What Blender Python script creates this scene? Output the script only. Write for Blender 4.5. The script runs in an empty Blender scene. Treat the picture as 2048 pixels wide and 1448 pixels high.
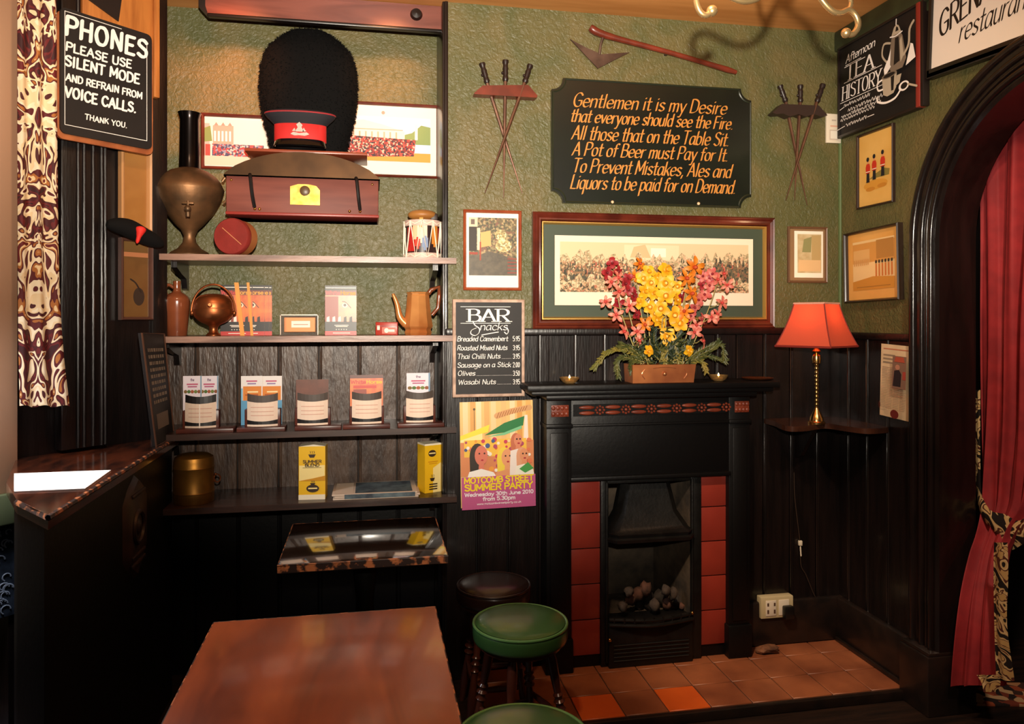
import bpy, bmesh, math, random
from mathutils import Vector, Matrix
random.seed(7)
SC = bpy.context.scene
COL = SC.collection
PI = math.pi

# ------------------------------------------------------------------ camera
F = 1500.0; TH = math.radians(10.7); EYE = 1.5; HY = 635.0
cam_d = bpy.data.cameras.new('camera'); cam = bpy.data.objects.new('camera', cam_d); COL.objects.link(cam)
cam.location = (0, 0, EYE); cam.rotation_euler = (PI / 2, 0, -TH)
cam_d.sensor_fit = 'HORIZONTAL'; cam_d.sensor_width = 36.0; cam_d.lens = F * 36.0 / 2048.0
cam_d.shift_y = -(724.0 - HY) / 2048.0
cam_d.clip_start = 0.05
SC.camera = cam

# ------------------------------------------------------------------ world, lamps, exposure
w = bpy.data.worlds.new('world'); SC.world = w; w.use_nodes = True
w.node_tree.nodes['Background'].inputs[0].default_value = (1.0, 0.72, 0.48, 1)
w.node_tree.nodes['Background'].inputs[1].default_value = 0.03
def area(name, loc, target, energy, size, col, spread=180):
    d = bpy.data.lights.new(name, 'AREA'); d.energy = energy; d.size = size; d.color = col; d.shape = 'DISK'; d.spread = math.radians(spread)
    o = bpy.data.objects.new(name, d); COL.objects.link(o); o.location = loc
    o.rotation_euler = (Vector(target) - Vector(loc)).to_track_quat('-Z', 'Y').to_euler(); return o
def spot(name, loc, target, energy, angle, blend, col, size=0.05):
    d = bpy.data.lights.new(name, 'SPOT'); d.energy = energy; d.spot_size = math.radians(angle); d.spot_blend = blend; d.color = col; d.shadow_soft_size = size
    o = bpy.data.objects.new(name, d); COL.objects.link(o); o.location = loc
    o.rotation_euler = (Vector(target) - Vector(loc)).to_track_quat('-Z', 'Y').to_euler(); return o
spot('lamp_main', (0.02, 0.0, 1.70), (0.52, 3.1, 2.57), 740, 84, 1.0, (1.0, 0.89, 0.74), 0.022)
spot('downlight_alcove', (-0.45, 2.75, 2.78), (-0.62, 3.36, 2.42), 45, 62, 1.0, (1.0, 0.33, 0.12), 0.05)
spot('downlight_hats', (0.10, 2.75, 2.78), (0.06, 3.36, 2.5), 30, 44, 1.0, (1.0, 0.40, 0.14), 0.05)
spot('fill_spot_window', (-0.45, 1.75, 2.76), (-1.02, 2.8, 2.0), 26, 60, 0.9, (1.0, 0.74, 0.48), 0.06)  # unseen spot added to brighten the pine board and window curtain
spot('fill_spot_corner', (1.35, 1.3, 2.75), (2.12, 2.75, 1.85), 34, 56, 0.9, (1.0, 0.74, 0.44), 0.06)  # added spot without a fitting, lifts the corner shelf and right wall
spot('fill_spot_table', (0.0, 1.0, 2.75), (0.08, 1.95, 0.65), 64, 54, 0.9, (1.0, 0.74, 0.5), 0.06)  # added spot, no lamp hangs here; brightens the tables and stool
spot('fill_spot_hearth', (0.35, 1.3, 2.75), (1.70, 2.82, 0.2), 240, 30, 0.9, (1.0, 0.74, 0.5), 0.06)  # narrow added spot brightening the hearth and right tile slip, no fitting
spot('fill_spot_ceiling', (1.15, 2.1, 2.2), (1.25, 2.3, 2.81), 26, 104, 1.0, (1.0, 0.78, 0.5), 0.1)  # unseen spot added below the ceiling to brighten it
spot('fill_spot_arch', (1.25, 0.9, 2.7), (2.33, 2.3, 1.25), 120, 50, 0.9, (1.0, 0.8, 0.62), 0.06)  # extra unseen spot, added to brighten the red curtain in the arch
area('window_daylight', (-1.12, 2.25, 1.75), (-0.85, 2.35, 1.03), 5, 0.3, (0.95, 0.97, 1.0), 110)
SC.view_settings.view_transform = 'Standard'; SC.view_settings.look = 'None'
SC.view_settings.gamma = 1.0; SC.view_settings.use_curve_mapping = False
SC.view_settings.exposure = 0.0

# ------------------------------------------------------------------ pixel -> place on a real plane
def ray(u, v):
    a = (u - 1024.0) / F
    return (math.sin(TH) + math.cos(TH) * a, math.cos(TH) - math.sin(TH) * a, (HY - v) / F)
def onY(u, v, Y):
    d = ray(u, v); t = Y / d[1]; return d[0] * t, EYE + d[2] * t
def onX(u, v, X):
    d = ray(u, v); t = X / d[0]; return d[1] * t, EYE + d[2] * t
def onZ(u, v, Z):
    d = ray(u, v); t = (Z - EYE) / d[2]; return d[0] * t, d[1] * t
def scale_at(Y, u):          # metres per pixel at depth Y on this column
    return (Y / ray(u, 0)[1]) / F
class Wall:
    """A vertical wall: origin (ox,oy), local x runs along it, local -y points into the room."""
    def __init__(s, ox, oy, deg):
        s.o = (ox, oy); s.a = math.radians(deg); s.c = math.cos(s.a); s.s = math.sin(s.a)
    def world(s, lx, ly, z):
        return (s.o[0] + s.c * lx - s.s * ly, s.o[1] + s.s * lx + s.c * ly, z)
    def uv(s, u, v, off=0.0):
        n = (s.s, -s.c); p = (s.o[0] + n[0] * off, s.o[1] + n[1] * off); d = ray(u, v)
        t = (p[0] * n[0] + p[1] * n[1]) / (d[0] * n[0] + d[1] * n[1])
        x, y = d[0] * t - p[0], d[1] * t - p[1]
        return x * s.c + y * s.s, EYE + d[2] * t
    def rect(s, x0, y0, x1, y1, off=0.0):
        um, vm = (x0 + x1) / 2, (y0 + y1) / 2
        a = s.uv(x0, vm, off)[0]; b = s.uv(x1, vm, off)[0]
        zt = s.uv(um, y0, off)[1]; zb = s.uv(um, y1, off)[1]
        return (a + b) / 2, zb, b - a, zt - zb

# ------------------------------------------------------------------ materials
def lin(h):
    if not isinstance(h, str): return (h[0], h[1], h[2], 1)
    h = h.lstrip('#'); out = []
    for i in (0, 2, 4):
        c = int(h[i:i + 2], 16) / 255.0
        out.append(c / 12.92 if c <= 0.04045 else ((c + 0.055) / 1.055) ** 2.4)
    return (*out, 1)
_M = {}
def mat(name, c1, c2=None, scale=8, rough=0.5, metal=0, bump=0, bscale=60, coat=0, stretch=(1, 1, 1), kind='noise', cols=None,
        detail=3, emit=0, spec=0.5, mirror=False, dist=0.0, bdist=0.01, ior=1.5, trans=0, contrast=(0.35, 0.65)):
    if name in _M: return _M[name]
    m = bpy.data.materials.new(name); m.use_nodes = True; nt = m.node_tree; N = nt.nodes; L = nt.links
    b = N['Principled BSDF']; b.inputs['Base Color'].default_value = lin(c1); b.inputs['Roughness'].default_value = rough
    b.inputs['Metallic'].default_value = metal; b.inputs['Coat Weight'].default_value = coat; b.inputs['Coat Roughness'].default_value = 0.12
    b.inputs['Specular IOR Level'].default_value = spec; b.inputs['Transmission Weight'].default_value = trans; b.inputs['IOR'].default_value = ior
    if emit:
        b.inputs['Emission Color'].default_value = lin(c1); b.inputs['Emission Strength'].default_value = emit
    co = None
    if c2 or bump or cols:
        tc = N.new('ShaderNodeTexCoord'); co = tc.outputs['Object']
        if mirror:
            sp = N.new('ShaderNodeSeparateXYZ'); ab = N.new('ShaderNodeMath'); ab.operation = 'ABSOLUTE'; cb = N.new('ShaderNodeCombineXYZ')
            L.new(co, sp.inputs[0]); L.new(sp.outputs[0], ab.inputs[0]); L.new(ab.outputs[0], cb.inputs[0]); L.new(sp.outputs[2], cb.inputs[2])
            co = cb.outputs[0]
        mp = N.new('ShaderNodeMapping'); mp.inputs['Scale'].default_value = stretch; L.new(co, mp.inputs[0]); co = mp.outputs[0]
    if c2 or cols:
        if kind == 'voronoi':
            t = N.new('ShaderNodeTexVoronoi'); t.inputs['Scale'].default_value = scale
            sp = N.new('ShaderNodeSeparateColor'); L.new(co, t.inputs['Vector']); L.new(t.outputs['Color'], sp.inputs[0]); fac = sp.outputs[0]
        elif kind == 'wave':
            t = N.new('ShaderNodeTexWave'); t.inputs['Scale'].default_value = scale; t.inputs['Distortion'].default_value = dist
            t.inputs['Detail'].default_value = detail; t.inputs['Detail Scale'].default_value = 1.5
            L.new(co, t.inputs['Vector']); fac = t.outputs['Fac']
        else:
            t = N.new('ShaderNodeTexNoise'); t.inputs['Scale'].default_value = scale; t.inputs['Detail'].default_value = detail
            t.inputs['Distortion'].default_value = dist
            L.new(co, t.inputs['Vector']); fac = t.outputs['Fac']
        r = N.new('ShaderNodeValToRGB'); L.new(fac, r.inputs[0]); cr = r.color_ramp
        if cols:
            cr.interpolation = 'CONSTANT'
            while len(cr.elements) < len(cols): cr.elements.new(0.5)
            lo, hi = (0.0, 1.0) if kind == 'voronoi' else contrast
            for i, c in enumerate(cols):
                cr.elements[i].position = 0.0 if i == 0 else lo + (hi - lo) * i / len(cols); cr.elements[i].color = lin(c)
        else:
            cr.elements[0].position = contrast[0]; cr.elements[0].color = lin(c1); cr.elements[1].position = contrast[1]; cr.elements[1].color = lin(c2)
        L.new(r.outputs[0], b.inputs['Base Color'])
    if bump:
        t = N.new('ShaderNodeTexNoise'); t.inputs['Scale'].default_value = bscale; t.inputs['Detail'].default_value = 4; t.inputs['Distortion'].default_value = dist
        L.new(co, t.inputs['Vector'])
        bp = N.new('ShaderNodeBump'); bp.inputs['Strength'].default_value = bump; bp.inputs['Distance'].default_value = bdist
        L.new(t.outputs['Fac'], bp.inputs['Height']); L.new(bp.outputs[0], b.inputs['Normal'])
    _M[name] = m; return m
def flat(h, rough=0.6, **k):
    return mat('paint_' + (h.lstrip('#') if isinstance(h, str) else '_'.join('%.2f' % c for c in h)) + ('' if rough == 0.6 else '_%d' % (rough * 100)), h, rough=rough, **k)

GREEN = mat('green_relief_paper', '#6a5f39', '#555632', scale=3.5, rough=0.48, bump=0.55, bscale=48, dist=1.2, bdist=0.012)
GREEN_CORNER = GREEN
DARKW = mat('black_brown_varnished_wood', '#1b1210', '#100b0a', scale=6, stretch=(6, 6, 0.6), rough=0.34, bump=0.12, bscale=25, coat=0.25)
ALCW = mat('aged_dark_board_varnish', '#5a4538', '#3a2a22', scale=9, stretch=(3, 3, 0.7), rough=0.4, bump=0.35, bscale=30, coat=0.2)
SHELFW = mat('worn_brown_shelf_wood', '#9a7462', '#6a4a3c', scale=8, stretch=(0.6, 6, 6), rough=0.4, bump=0.1, bscale=30, coat=0.2)
BLACKP = mat('black_stove_paint_and_shade', '#0c0a0a', rough=0.45, spec=0.3, bump=0.06, bscale=60)
IRON = mat('dull_cast_iron', '#1c1b1a', '#121110', scale=20, rough=0.45, metal=0.3, bump=0.1, bscale=80)
MAHOG = mat('red_mahogany_top', '#9a4c28', '#6a2f18', scale=5, stretch=(1.6, 0.35, 1), rough=0.34, coat=0.35, bump=0.03, bscale=30, dist=0.6)
DARKTOP = mat('dark_varnished_top', '#2a1c14', '#1c120d', scale=6, stretch=(0.5, 3, 1), rough=0.07, coat=1.0, ior=2.6, spec=0.8)
WORN = mat('bare_worn_wood_edge', '#b46a3e', '#2a1710', scale=34, rough=0.5, detail=4, contrast=(0.40, 0.50))
COPPER = mat('aged_copper', '#b0663c', '#7b4628', scale=9, rough=0.38, metal=0.9, bump=0.04, bscale=40)
URN = mat('tarnished_copper', '#8a6240', '#5e4630', scale=10, rough=0.48, metal=0.7, bump=0.12, bscale=30)
BRASS = mat('polished_brass', '#d8a857', rough=0.2, metal=1.0)
BRASSD = mat('dull_brass', '#a87430', '#7f5624', scale=8, rough=0.42, metal=0.85)
WHITE = flat('#efe6d8', 0.7); CREAM = flat('#ead9b4', 0.7); BLACKB = mat('blackboard', '#191210', '#120d0c', scale=10, rough=0.6)
CHALK = flat('#f4ece6', 0.8)

# ------------------------------------------------------------------ mesh builder
class MB:
    def __init__(s): s.v = []; s.f = []; s.fm = []; s.mats = []; s.cur = 0
    def m(s, mt):
        if mt not in s.mats: s.mats.append(mt)
        s.cur = s.mats.index(mt); return s
    def face(s, pts):
        b = len(s.v); s.v.extend(tuple(p) for p in pts); s.f.append(tuple(range(b, b + len(pts)))); s.fm.append(s.cur)
    def add(s, vs, fs, M=None):
        b = len(s.v)
        s.v.extend(tuple(M @ Vector(p)) for p in vs) if M else s.v.extend(tuple(p) for p in vs)
        for f in fs: s.f.append(tuple(b + i for i in f)); s.fm.append(s.cur)
        return s
    def box(s, x0, x1, y0, y1, z0, z1, bev=0.0, M=None, seg=2):
        if bev <= 0:
            v = [(x0, y0, z0), (x1, y0, z0), (x1, y1, z0), (x0, y1, z0), (x0, y0, z1), (x1, y0, z1), (x1, y1, z1), (x0, y1, z1)]
            return s.add(v, [(0, 3, 2, 1), (4, 5, 6, 7), (0, 1, 5, 4), (1, 2, 6, 5), (2, 3, 7, 6), (3, 0, 4, 7)], M)
        bm = bmesh.new(); bmesh.ops.create_cube(bm, size=1)
        for q in bm.verts: q.co = Vector(((x0 + x1) / 2 + q.co.x * (x1 - x0), (y0 + y1) / 2 + q.co.y * (y1 - y0), (z0 + z1) / 2 + q.co.z * (z1 - z0)))
        bmesh.ops.bevel(bm, geom=list(bm.edges), offset=bev, segments=seg, profile=0.5, affect='EDGES')
        bm.verts.index_update()
        s.add([q.co.copy() for q in bm.verts], [tuple(q.index for q in f.verts) for f in bm.faces], M); bm.free(); return s
    def lathe(s, prof, n=32, c=(0, 0, 0), M=None, sx=1, sy=1, cap=True):
        vs = []; fs = []
        for r, z in prof:
            for k in range(n):
                a = 2 * PI * k / n; vs.append((c[0] + r * math.cos(a) * sx, c[1] + r * math.sin(a) * sy, c[2] + z))
        for i in range(len(prof) - 1):
            for k in range(n):
                k2 = (k + 1) % n; fs.append((i * n + k, i * n + k2, (i + 1) * n + k2, (i + 1) * n + k))
        if cap:
            if prof[0][0] > 1e-5: fs.append(tuple(range(n - 1, -1, -1)))
            if prof[-1][0] > 1e-5: fs.append(tuple((len(prof) - 1) * n + k for k in range(n)))
        return s.add(vs, fs, M)
    def tube(s, path, r, n=10, M=None, closed=False, cap=True):
        P = [Vector(p) for p in path]; R = r if isinstance(r, (list, tuple)) else [r] * len(P)
        vs = []; fs = []; up = None
        for i, p in enumerate(P):
            a = P[i - 1] if (i > 0 or closed) else p; b = P[(i + 1) % len(P)] if (i < len(P) - 1 or closed) else p
            t = (b - a).normalized() if (b - a).length > 1e-9 else Vector((0, 0, 1))
            if up is None: up = t.orthogonal().normalized()
            up = (up - t * up.dot(t)); up = up.normalized() if up.length > 1e-6 else t.orthogonal().normalized()
            q = t.cross(up)
            for k in range(n):
                an = 2 * PI * k / n; vs.append(p + up * (R[i] * math.cos(an)) + q * (R[i] * math.sin(an)))
        m = len(P)
        for i in range(m if closed else m - 1):
            j = (i + 1) % m
            for k in range(n):
                k2 = (k + 1) % n; fs.append((i * n + k, i * n + k2, j * n + k2, j * n + k))
        if cap and not closed: fs.append(tuple(range(n - 1, -1, -1))); fs.append(tuple((m - 1) * n + k for k in range(n)))
        return s.add(vs, fs, M)
    def ball(s, c, r, nu=16, nv=10, M=None):
        rx, ry, rz = r if isinstance(r, (list, tuple)) else (r, r, r)
        prof = [(max(1e-6, math.sin(PI * i / nv)), -math.cos(PI * i / nv)) for i in range(nv + 1)]
        vs = []; fs = []
        for q, z in prof:
            for k in range(nu):
                a = 2 * PI * k / nu; vs.append((c[0] + rx * q * math.cos(a), c[1] + ry * q * math.sin(a), c[2] + rz * z))
        for i in range(nv):
            for k in range(nu):
                k2 = (k + 1) % nu; fs.append((i * nu + k, i * nu + k2, (i + 1) * nu + k2, (i + 1) * nu + k))
        return s.add(vs, fs, M)
    def prism(s, pts, y0, y1, M=None):        # outline in (x,z), extruded along y
        n = len(pts); vs = [(p[0], y0, p[1]) for p in pts] + [(p[0], y1, p[1]) for p in pts]
        fs = [tuple(range(n)), tuple(range(2 * n - 1, n - 1, -1))] + [(i, i + n, (i + 1) % n + n, (i + 1) % n) for i in range(n)]
        return s.add(vs, fs, M)
    def prismz(s, pts, z0, z1, M=None):       # outline in (x,y), extruded along z
        n = len(pts); vs = [(p[0], p[1], z0) for p in pts] + [(p[0], p[1], z1) for p in pts]
        fs = [tuple(range(n - 1, -1, -1)), tuple(range(n, 2 * n))] + [(i, (i + 1) % n, (i + 1) % n + n, i + n) for i in range(n)]
        return s.add(vs, fs, M)
    def flat(s, pts, y=0.0): s.face([(p[0], y, p[1]) for p in pts]); return s
    def rect(s, x0, z0, x1, z1, y=0.0): return s.flat([(x0, z0), (x1, z0), (x1, z1), (x0, z1)], y)
    def disc(s, cx, cz, rx, rz=None, y=0.0, n=20, a0=0, a1=2 * PI):
        rz = rz or rx; return s.flat([(cx + rx * math.cos(a0 + (a1 - a0) * k / n), cz + rz * math.sin(a0 + (a1 - a0) * k / n)) for k in range(n)], y)
    def frame(s, x0, z0, x1, z1, prof):       # prof: (inset, y) polyline, mitred around a rectangle
        n = len(prof); vs = []
        for ins, y in prof: vs += [(x0 + ins, y, z0 + ins), (x1 - ins, y, z0 + ins), (x1 - ins, y, z1 - ins), (x0 + ins, y, z1 - ins)]
        fs = [(i * 4 + k, i * 4 + (k + 1) % 4, (i + 1) * 4 + (k + 1) % 4, (i + 1) * 4 + k) for i in range(n - 1) for k in range(4)]
        return s.add(vs, fs)
    # broad-nib pen stroke in the local x,z plane
    sn = 0
    def stroke(s, pts, a, b=None, phi=0.0, y=0.0):
        b = a if b is None else b
        pen = [(a * math.cos(t) * math.cos(phi) - b * math.sin(t) * math.sin(phi), a * math.cos(t) * math.sin(phi) + b * math.sin(t) * math.cos(phi)) for t in [2 * PI * k / 8 + PI / 8 for k in range(8)]]
        if len(pts) == 1: s.flat([(pts[0][0] + q[0], pts[0][1] + q[1]) for q in pen], y); return s
        for p, q in zip(pts[:-1], pts[1:]):
            s.sn += 1
            s.flat(hull([(p[0] + e[0], p[1] + e[1]) for e in pen] + [(q[0] + e[0], q[1] + e[1]) for e in pen]), y - 8e-6 * (s.sn % 60))
        return s
    def text(s, st, x0, x1, zb, h, a, b=None, phi=0.0, y=0.0, shear=0.0, serif=0.0, rot=0.0, wob=0.0, tr=0.35):
        W = sum(GL.get(c, GL['-'])[0] + tr for c in st) - tr; sx = (x1 - x0) / W; sz = h / 8.0; gx = 0.0
        cr, sr = math.cos(rot), math.sin(rot)
        for c in st:
            wd, strokes = GL.get(c, GL['-'])
            dz = random.uniform(-wob, wob) if wob else 0
            for sm, pts in strokes:
                q = spline(pts) if sm else pts
                segs = [q]
                if serif and not sm:
                    for e in (pts[0], pts[-1]):
                        if e[1] in (0, 8): segs.append([(e[0] - serif, e[1]), (e[0] + serif, e[1])])
                for sg in segs:
                    out = []
                    for px, pz in sg:
                        X = (gx + px) * sx + shear * pz * sz; Z = (pz + dz) * sz
                        out.append((x0 + X * cr - Z * sr, zb + X * sr + Z * cr))
                    s.stroke(out, a, b, phi, y)
            gx += wd + tr
        return s
    def build(s, name, parent=None, loc=None, rot=None, sharp=40, smooth=True):
        me = bpy.data.meshes.new(name); me.from_pydata([tuple(p) for p in s.v], [], s.f)
        for mt in s.mats: me.materials.append(mt)
        me.polygons.foreach_set('material_index', s.fm)
        if s.recalc:
            bm = bmesh.new(); bm.from_mesh(me); bmesh.ops.recalc_face_normals(bm, faces=list(bm.faces)); bm.to_mesh(me); bm.free()
        if smooth:
            me.polygons.foreach_set('use_smooth', [True] * len(me.polygons)); me.set_sharp_from_angle(angle=math.radians(sharp))
        me.update(); o = bpy.data.objects.new(name, me); COL.objects.link(o)
        if parent: o.parent = parent
        if loc: o.location = loc
        if rot: o.rotation_euler = rot
        return o
    recalc = True
def hull(P):
    P = sorted(set(P))
    def half(Q):
        h = []
        for p in Q:
            while len(h) > 1 and (h[-1][0] - h[-2][0]) * (p[1] - h[-2][1]) - (h[-1][1] - h[-2][1]) * (p[0] - h[-2][0]) <= 0: h.pop()
            h.append(p)
        return h[:-1]
    return half(P) + half(P[::-1])
def spline(P, k=3):
    out = []
    n = len(P)
    for i in range(n - 1):
        p0 = P[max(0, i - 1)]; p1 = P[i]; p2 = P[i + 1]; p3 = P[min(n - 1, i + 2)]
        if p0 == p1 and P[0] == P[-1]: p0 = P[-2]
        if p3 == p2 and P[0] == P[-1]: p3 = P[1]
        for j in range(k):
            t = j / k
            out.append(tuple(0.5 * (2 * b + (c - a) * t + (2 * a - 5 * b + 4 * c - d) * t * t + (-a + 3 * b - 3 * c + d) * t ** 3) for a, b, c, d in zip(p0, p1, p2, p3)))
    out.append(tuple(P[-1])); return out
def spl(P, k=6): return spline([tuple(p) for p in P], k)

# ------------------------------------------------------------------ a hand-lettering alphabet (centre lines; cap 8, x-height 5)
_G = '''a 4.9 ~4,4.2 3,5 1.3,4.8 .3,3 .5,.8 1.8,0 3.2,.8 4,3|4,5 4,.8 4.5,0
b 4.8 .5,8 .5,0|~.5,3.5 2,5 3.8,4.4 4.2,2.5 3.6,.6 2,0 .5,1
c 4.4 ~4,4 2.6,5 1,4.5 .3,2.5 1,.5 2.6,0 4,.8
d 4.8 ~4,3.8 2.6,5 1,4.5 .3,2.5 .9,.5 2.3,0 4,1.2|4,8 4,0
e 4.6 ~.4,2.6 4,2.8 3.6,4.5 2.3,5 .9,4.3 .3,2.5 1,.5 2.5,0 4,.8
f 3.3 ~3.6,7.4 2.6,8 1.6,7.4 1.4,6 1.4,0|.2,5 3,5
g 4.8 ~4,3.8 2.6,5 1,4.5 .3,2.7 .9,.8 2.3,.3 4,1.4|~4,5 4,-1 3.2,-2.6 1.8,-3 .5,-2.4
h 4.7 .5,8 .5,0|~.5,3.4 2,4.9 3.4,4.8 3.9,3.6 3.9,0
i 1.9 .8,5 .8,0|.8,6.8 .8,7.1
j 2.3 ~1.4,5 1.4,-1.5 .9,-2.7 -.3,-3|1.4,6.6 1.4,7.1
k 4.4 .5,8 .5,0|3.8,5 .6,2|1.7,3 4,0
l 1.9 .8,8 .8,0
m 6.7 .5,5 .5,0|~.5,3.6 1.7,4.9 2.8,4.8 3.2,3.6 3.2,0|~3.2,3.6 4.4,4.9 5.5,4.8 5.9,3.6 5.9,0
n 4.7 .5,5 .5,0|~.5,3.4 2,4.9 3.4,4.8 3.9,3.6 3.9,0
o 4.7 ~2.2,5 .8,4.4 .3,2.5 .9,.5 2.2,0 3.6,.5 4.1,2.5 3.6,4.4 2.2,5
p 4.8 .5,5 .5,-3|~.5,3.5 2,5 3.8,4.4 4.2,2.5 3.6,.6 2,0 .5,1
q 4.8 4,5 4,-3|~4,3.8 2.6,5 1,4.5 .3,2.5 .9,.5 2.3,0 4,1.2
r 3.3 .5,5 .5,0|~.5,3 1.4,4.6 2.9,4.9
s 4.1 ~3.5,4.3 2.2,5 .8,4.5 .7,3.4 2,2.6 3.4,1.8 3.4,.6 2,0 .4,.7
t 3.3 ~1.4,7.4 1.4,1 2.1,.1 3.2,.4|.2,5 3,5
u 4.7 ~.5,5 .5,1.4 1.2,.1 2.5,.1 3.9,1.6|3.9,5 3.9,0
v 4.3 .2,5 2.1,0 4,5
w 6.3 .2,5 1.7,0 3.1,5 4.6,0 6,5
x 4.2 .3,5 3.8,0|3.8,5 .3,0
y 4.5 .3,5 2.2,.2|4.1,5 1.4,-3 .2,-2.8
z 4.2 .4,5 3.7,5 .3,0 3.8,0
A 5.9 0,0 2.7,8 5.4,0|1,2.8 4.4,2.8
B 5.4 .5,8 .5,0|~.5,8 3,8 4.3,7 4.2,5.2 3,4.3 .5,4.3|~.5,4.3 3.4,4.2 4.9,3.2 4.8,1.2 3.4,.1 .5,0
C 5.6 ~5,6.6 3.6,8 1.7,7.6 .4,5.5 .4,2.5 1.7,.4 3.6,0 5,1.4
D 5.8 .5,8 .5,0|~.5,8 2.8,7.9 4.8,6.5 5.2,4 4.8,1.5 2.8,.1 .5,0
E 4.9 4.2,8 .5,8|.5,8 .5,0|.5,0 4.3,0|.5,4.2 3.4,4.2
F 4.7 4.2,8 .5,8|.5,8 .5,0|.5,4.2 3.4,4.2
G 5.9 ~5,6.6 3.6,8 1.7,7.6 .4,5.5 .4,2.5 1.7,.4 3.6,0 5.1,1.2 5.1,3.6|5.1,3.6 3.2,3.6
H 5.7 .5,8 .5,0|4.9,8 4.9,0|.5,4.2 4.9,4.2
I 2.2 .8,8 .8,0
J 3.9 ~3,8 3,1.8 2,.1 .3,.8
K 5.4 .5,8 .5,0|4.6,8 .6,3.4|1.9,4.8 4.9,0
L 4.6 .5,8 .5,0|.5,0 4.2,0
M 6.9 .4,0 .6,8 3.3,2 6,8 6.2,0
N 5.8 .5,0 .5,8 4.9,0 4.9,8
O 6.2 ~2.9,8 1.2,7.2 .3,4 1.2,.8 2.9,0 4.6,.8 5.5,4 4.6,7.2 2.9,8
P 5.2 .5,8 .5,0|~.5,8 3.2,8 4.7,6.9 4.6,4.9 3.2,3.9 .5,3.9
R 5.5 .5,8 .5,0|~.5,8 3.2,8 4.7,6.9 4.6,4.9 3.2,3.9 .5,3.9|2.4,3.9 5,0
S 5.1 ~4.4,6.9 2.8,8 .9,7.4 .6,5.6 2.4,4.4 4.3,3.2 4.4,1 2.6,0 .4,1.1
T 5.4 0,8 5,8|2.5,8 2.5,0
U 5.7 ~.5,8 .5,2 1.4,.3 2.7,0 4.1,.4 4.9,2 4.9,8
V 5.5 0,8 2.6,0 5.2,8
W 7.4 0,8 1.6,0 3.4,7 5.2,0 6.8,8
Y 5.3 0,8 2.5,4 5,8|2.5,4 2.5,0
0 4.7 ~2.1,8 .8,7 .3,4 .8,1 2.1,0 3.4,1 4,4 3.4,7 2.1,8
1 3 .5,6.6 1.6,8 1.6,0
2 4.6 ~.4,6.4 1.2,7.8 3,7.8 3.8,6.2 2.8,3.8 .4,0|.4,0 4,0
3 4.6 ~.5,7.2 2.2,8 3.8,6.8 3.4,4.8 2,4.3 3.6,3.8 4,1.8 2.6,.1 .4,.8
5 4.6 ~3.8,8 .8,8 .6,4.6 2.4,5 4,3.6 3.8,1.2 2.2,0 .4,.8
6 4.6 ~3.6,7.6 1.6,6.6 .4,3.4 .8,.8 2.2,0 3.8,1 3.8,3.4 2.4,4.6 .6,3
8 4.6 ~2.1,4.3 .6,5.6 .8,7.4 2.1,8 3.4,7.4 3.6,5.6 2.1,4.3 .4,2.6 .6,.6 2.1,0 3.6,.6 3.8,2.6 2.1,4.3
9 4.6 ~3.8,5 2.4,3.6 .6,4.4 .5,6.6 2,8 3.6,7.2 3.8,5 3,1.4 1.4,0
. 1.9 .7,.2 .8,.2
, 1.9 .9,.4 .4,-1.4
: 1.9 .8,.3 .8,.5|.8,4 .8,4.2
' 1.5 .8,8 .6,6.4
- 3.4 .4,3 2.8,3
& 5.6 ~5,2.6 3.4,.4 1.6,0 .4,1.4 1,3.4 3,5.4 3,7.4 1.8,8 1,6.8 2,4 5,0
~ 2 0,0 0,0'''
GL = {' ': (2.4, []), '£': (4.6, [(True, [(3.8, 6.8), (2.6, 8), (1.4, 7), (1.4, 3), (.4, 0)]), (False, [(.4, 0), (4, 0)]), (False, [(.4, 3.8), (3, 3.8)])])}
for ln in _G.split('\n'):
    ch, wd, body = ln.split(' ', 2); st = []
    for part in body.split('|'):
        sm = part.startswith('~'); st.append((sm, [tuple(float(q) for q in p.split(',')) for p in part.lstrip('~').split()]))
    GL[ch] = (float(wd), st)

# ------------------------------------------------------------------ things
def tag(o, label, cat, group=None, kind=None):
    if label: o['label'] = label
    if cat: o['category'] = cat
    if group: o['group'] = group
    if kind: o['kind'] = kind
    return o
def thing(name, label, cat, loc=(0, 0, 0), rot=(0, 0, 0), group=None):
    o = bpy.data.objects.new(name, None); COL.objects.link(o); o.empty_display_size = 0.05
    o.location = loc; o.rotation_euler = rot; return tag(o, label, cat, group)
def on_wall(W, name, label, cat, lx, z, off=0.0, roll=0.0, group=None):
    return thing(name, label, cat, W.world(lx, -off, z), (0, roll, W.a), group)
def struct(mb, name, parent=None, **k):
    o = mb.build(name, parent, **k)
    if not parent: o['kind'] = 'structure'
    return o
def copy_tree(o, parent=None):
    c = o.copy(); COL.objects.link(c); c.parent = parent
    for ch in list(o.children): copy_tree(ch, c)
    return c
YB = 3.11; YA = 3.37; XR = 2.125; CEIL = 2.81; XC = 0.305
BREAST = Wall(0, YB, 0); ALC = Wall(0, YA, 0); RIGHT = Wall(XR, 0, -90); SPLAY = Wall(-0.80, 3.13, 45)
# ================================================================== SETTING
PINE = mat('orange_lit_pine', '#c47a3a', '#a35f2b', scale=5, stretch=(8, 8, 0.8), rough=0.4)
CEILM = mat('orange_tan_ceiling_board', '#c98a4e', '#b5763c', scale=3, stretch=(0.6, 6, 1), rough=0.55)
FLOORM = mat('dark_worn_floorboards', '#2a1a12', '#150d0a', scale=7, stretch=(0.6, 5, 1), rough=0.5, bump=0.1, bscale=30)
TILE = mat('terracotta_tile', '#a4623f', '#7a442c', scale=4, rough=0.42, bump=0.08, bscale=40)
TILEO = mat('orange_terracotta_tile', '#dc6424', '#cc5820', scale=4, rough=0.42)
GROUT = flat('#3a2a20', 0.9)

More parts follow.
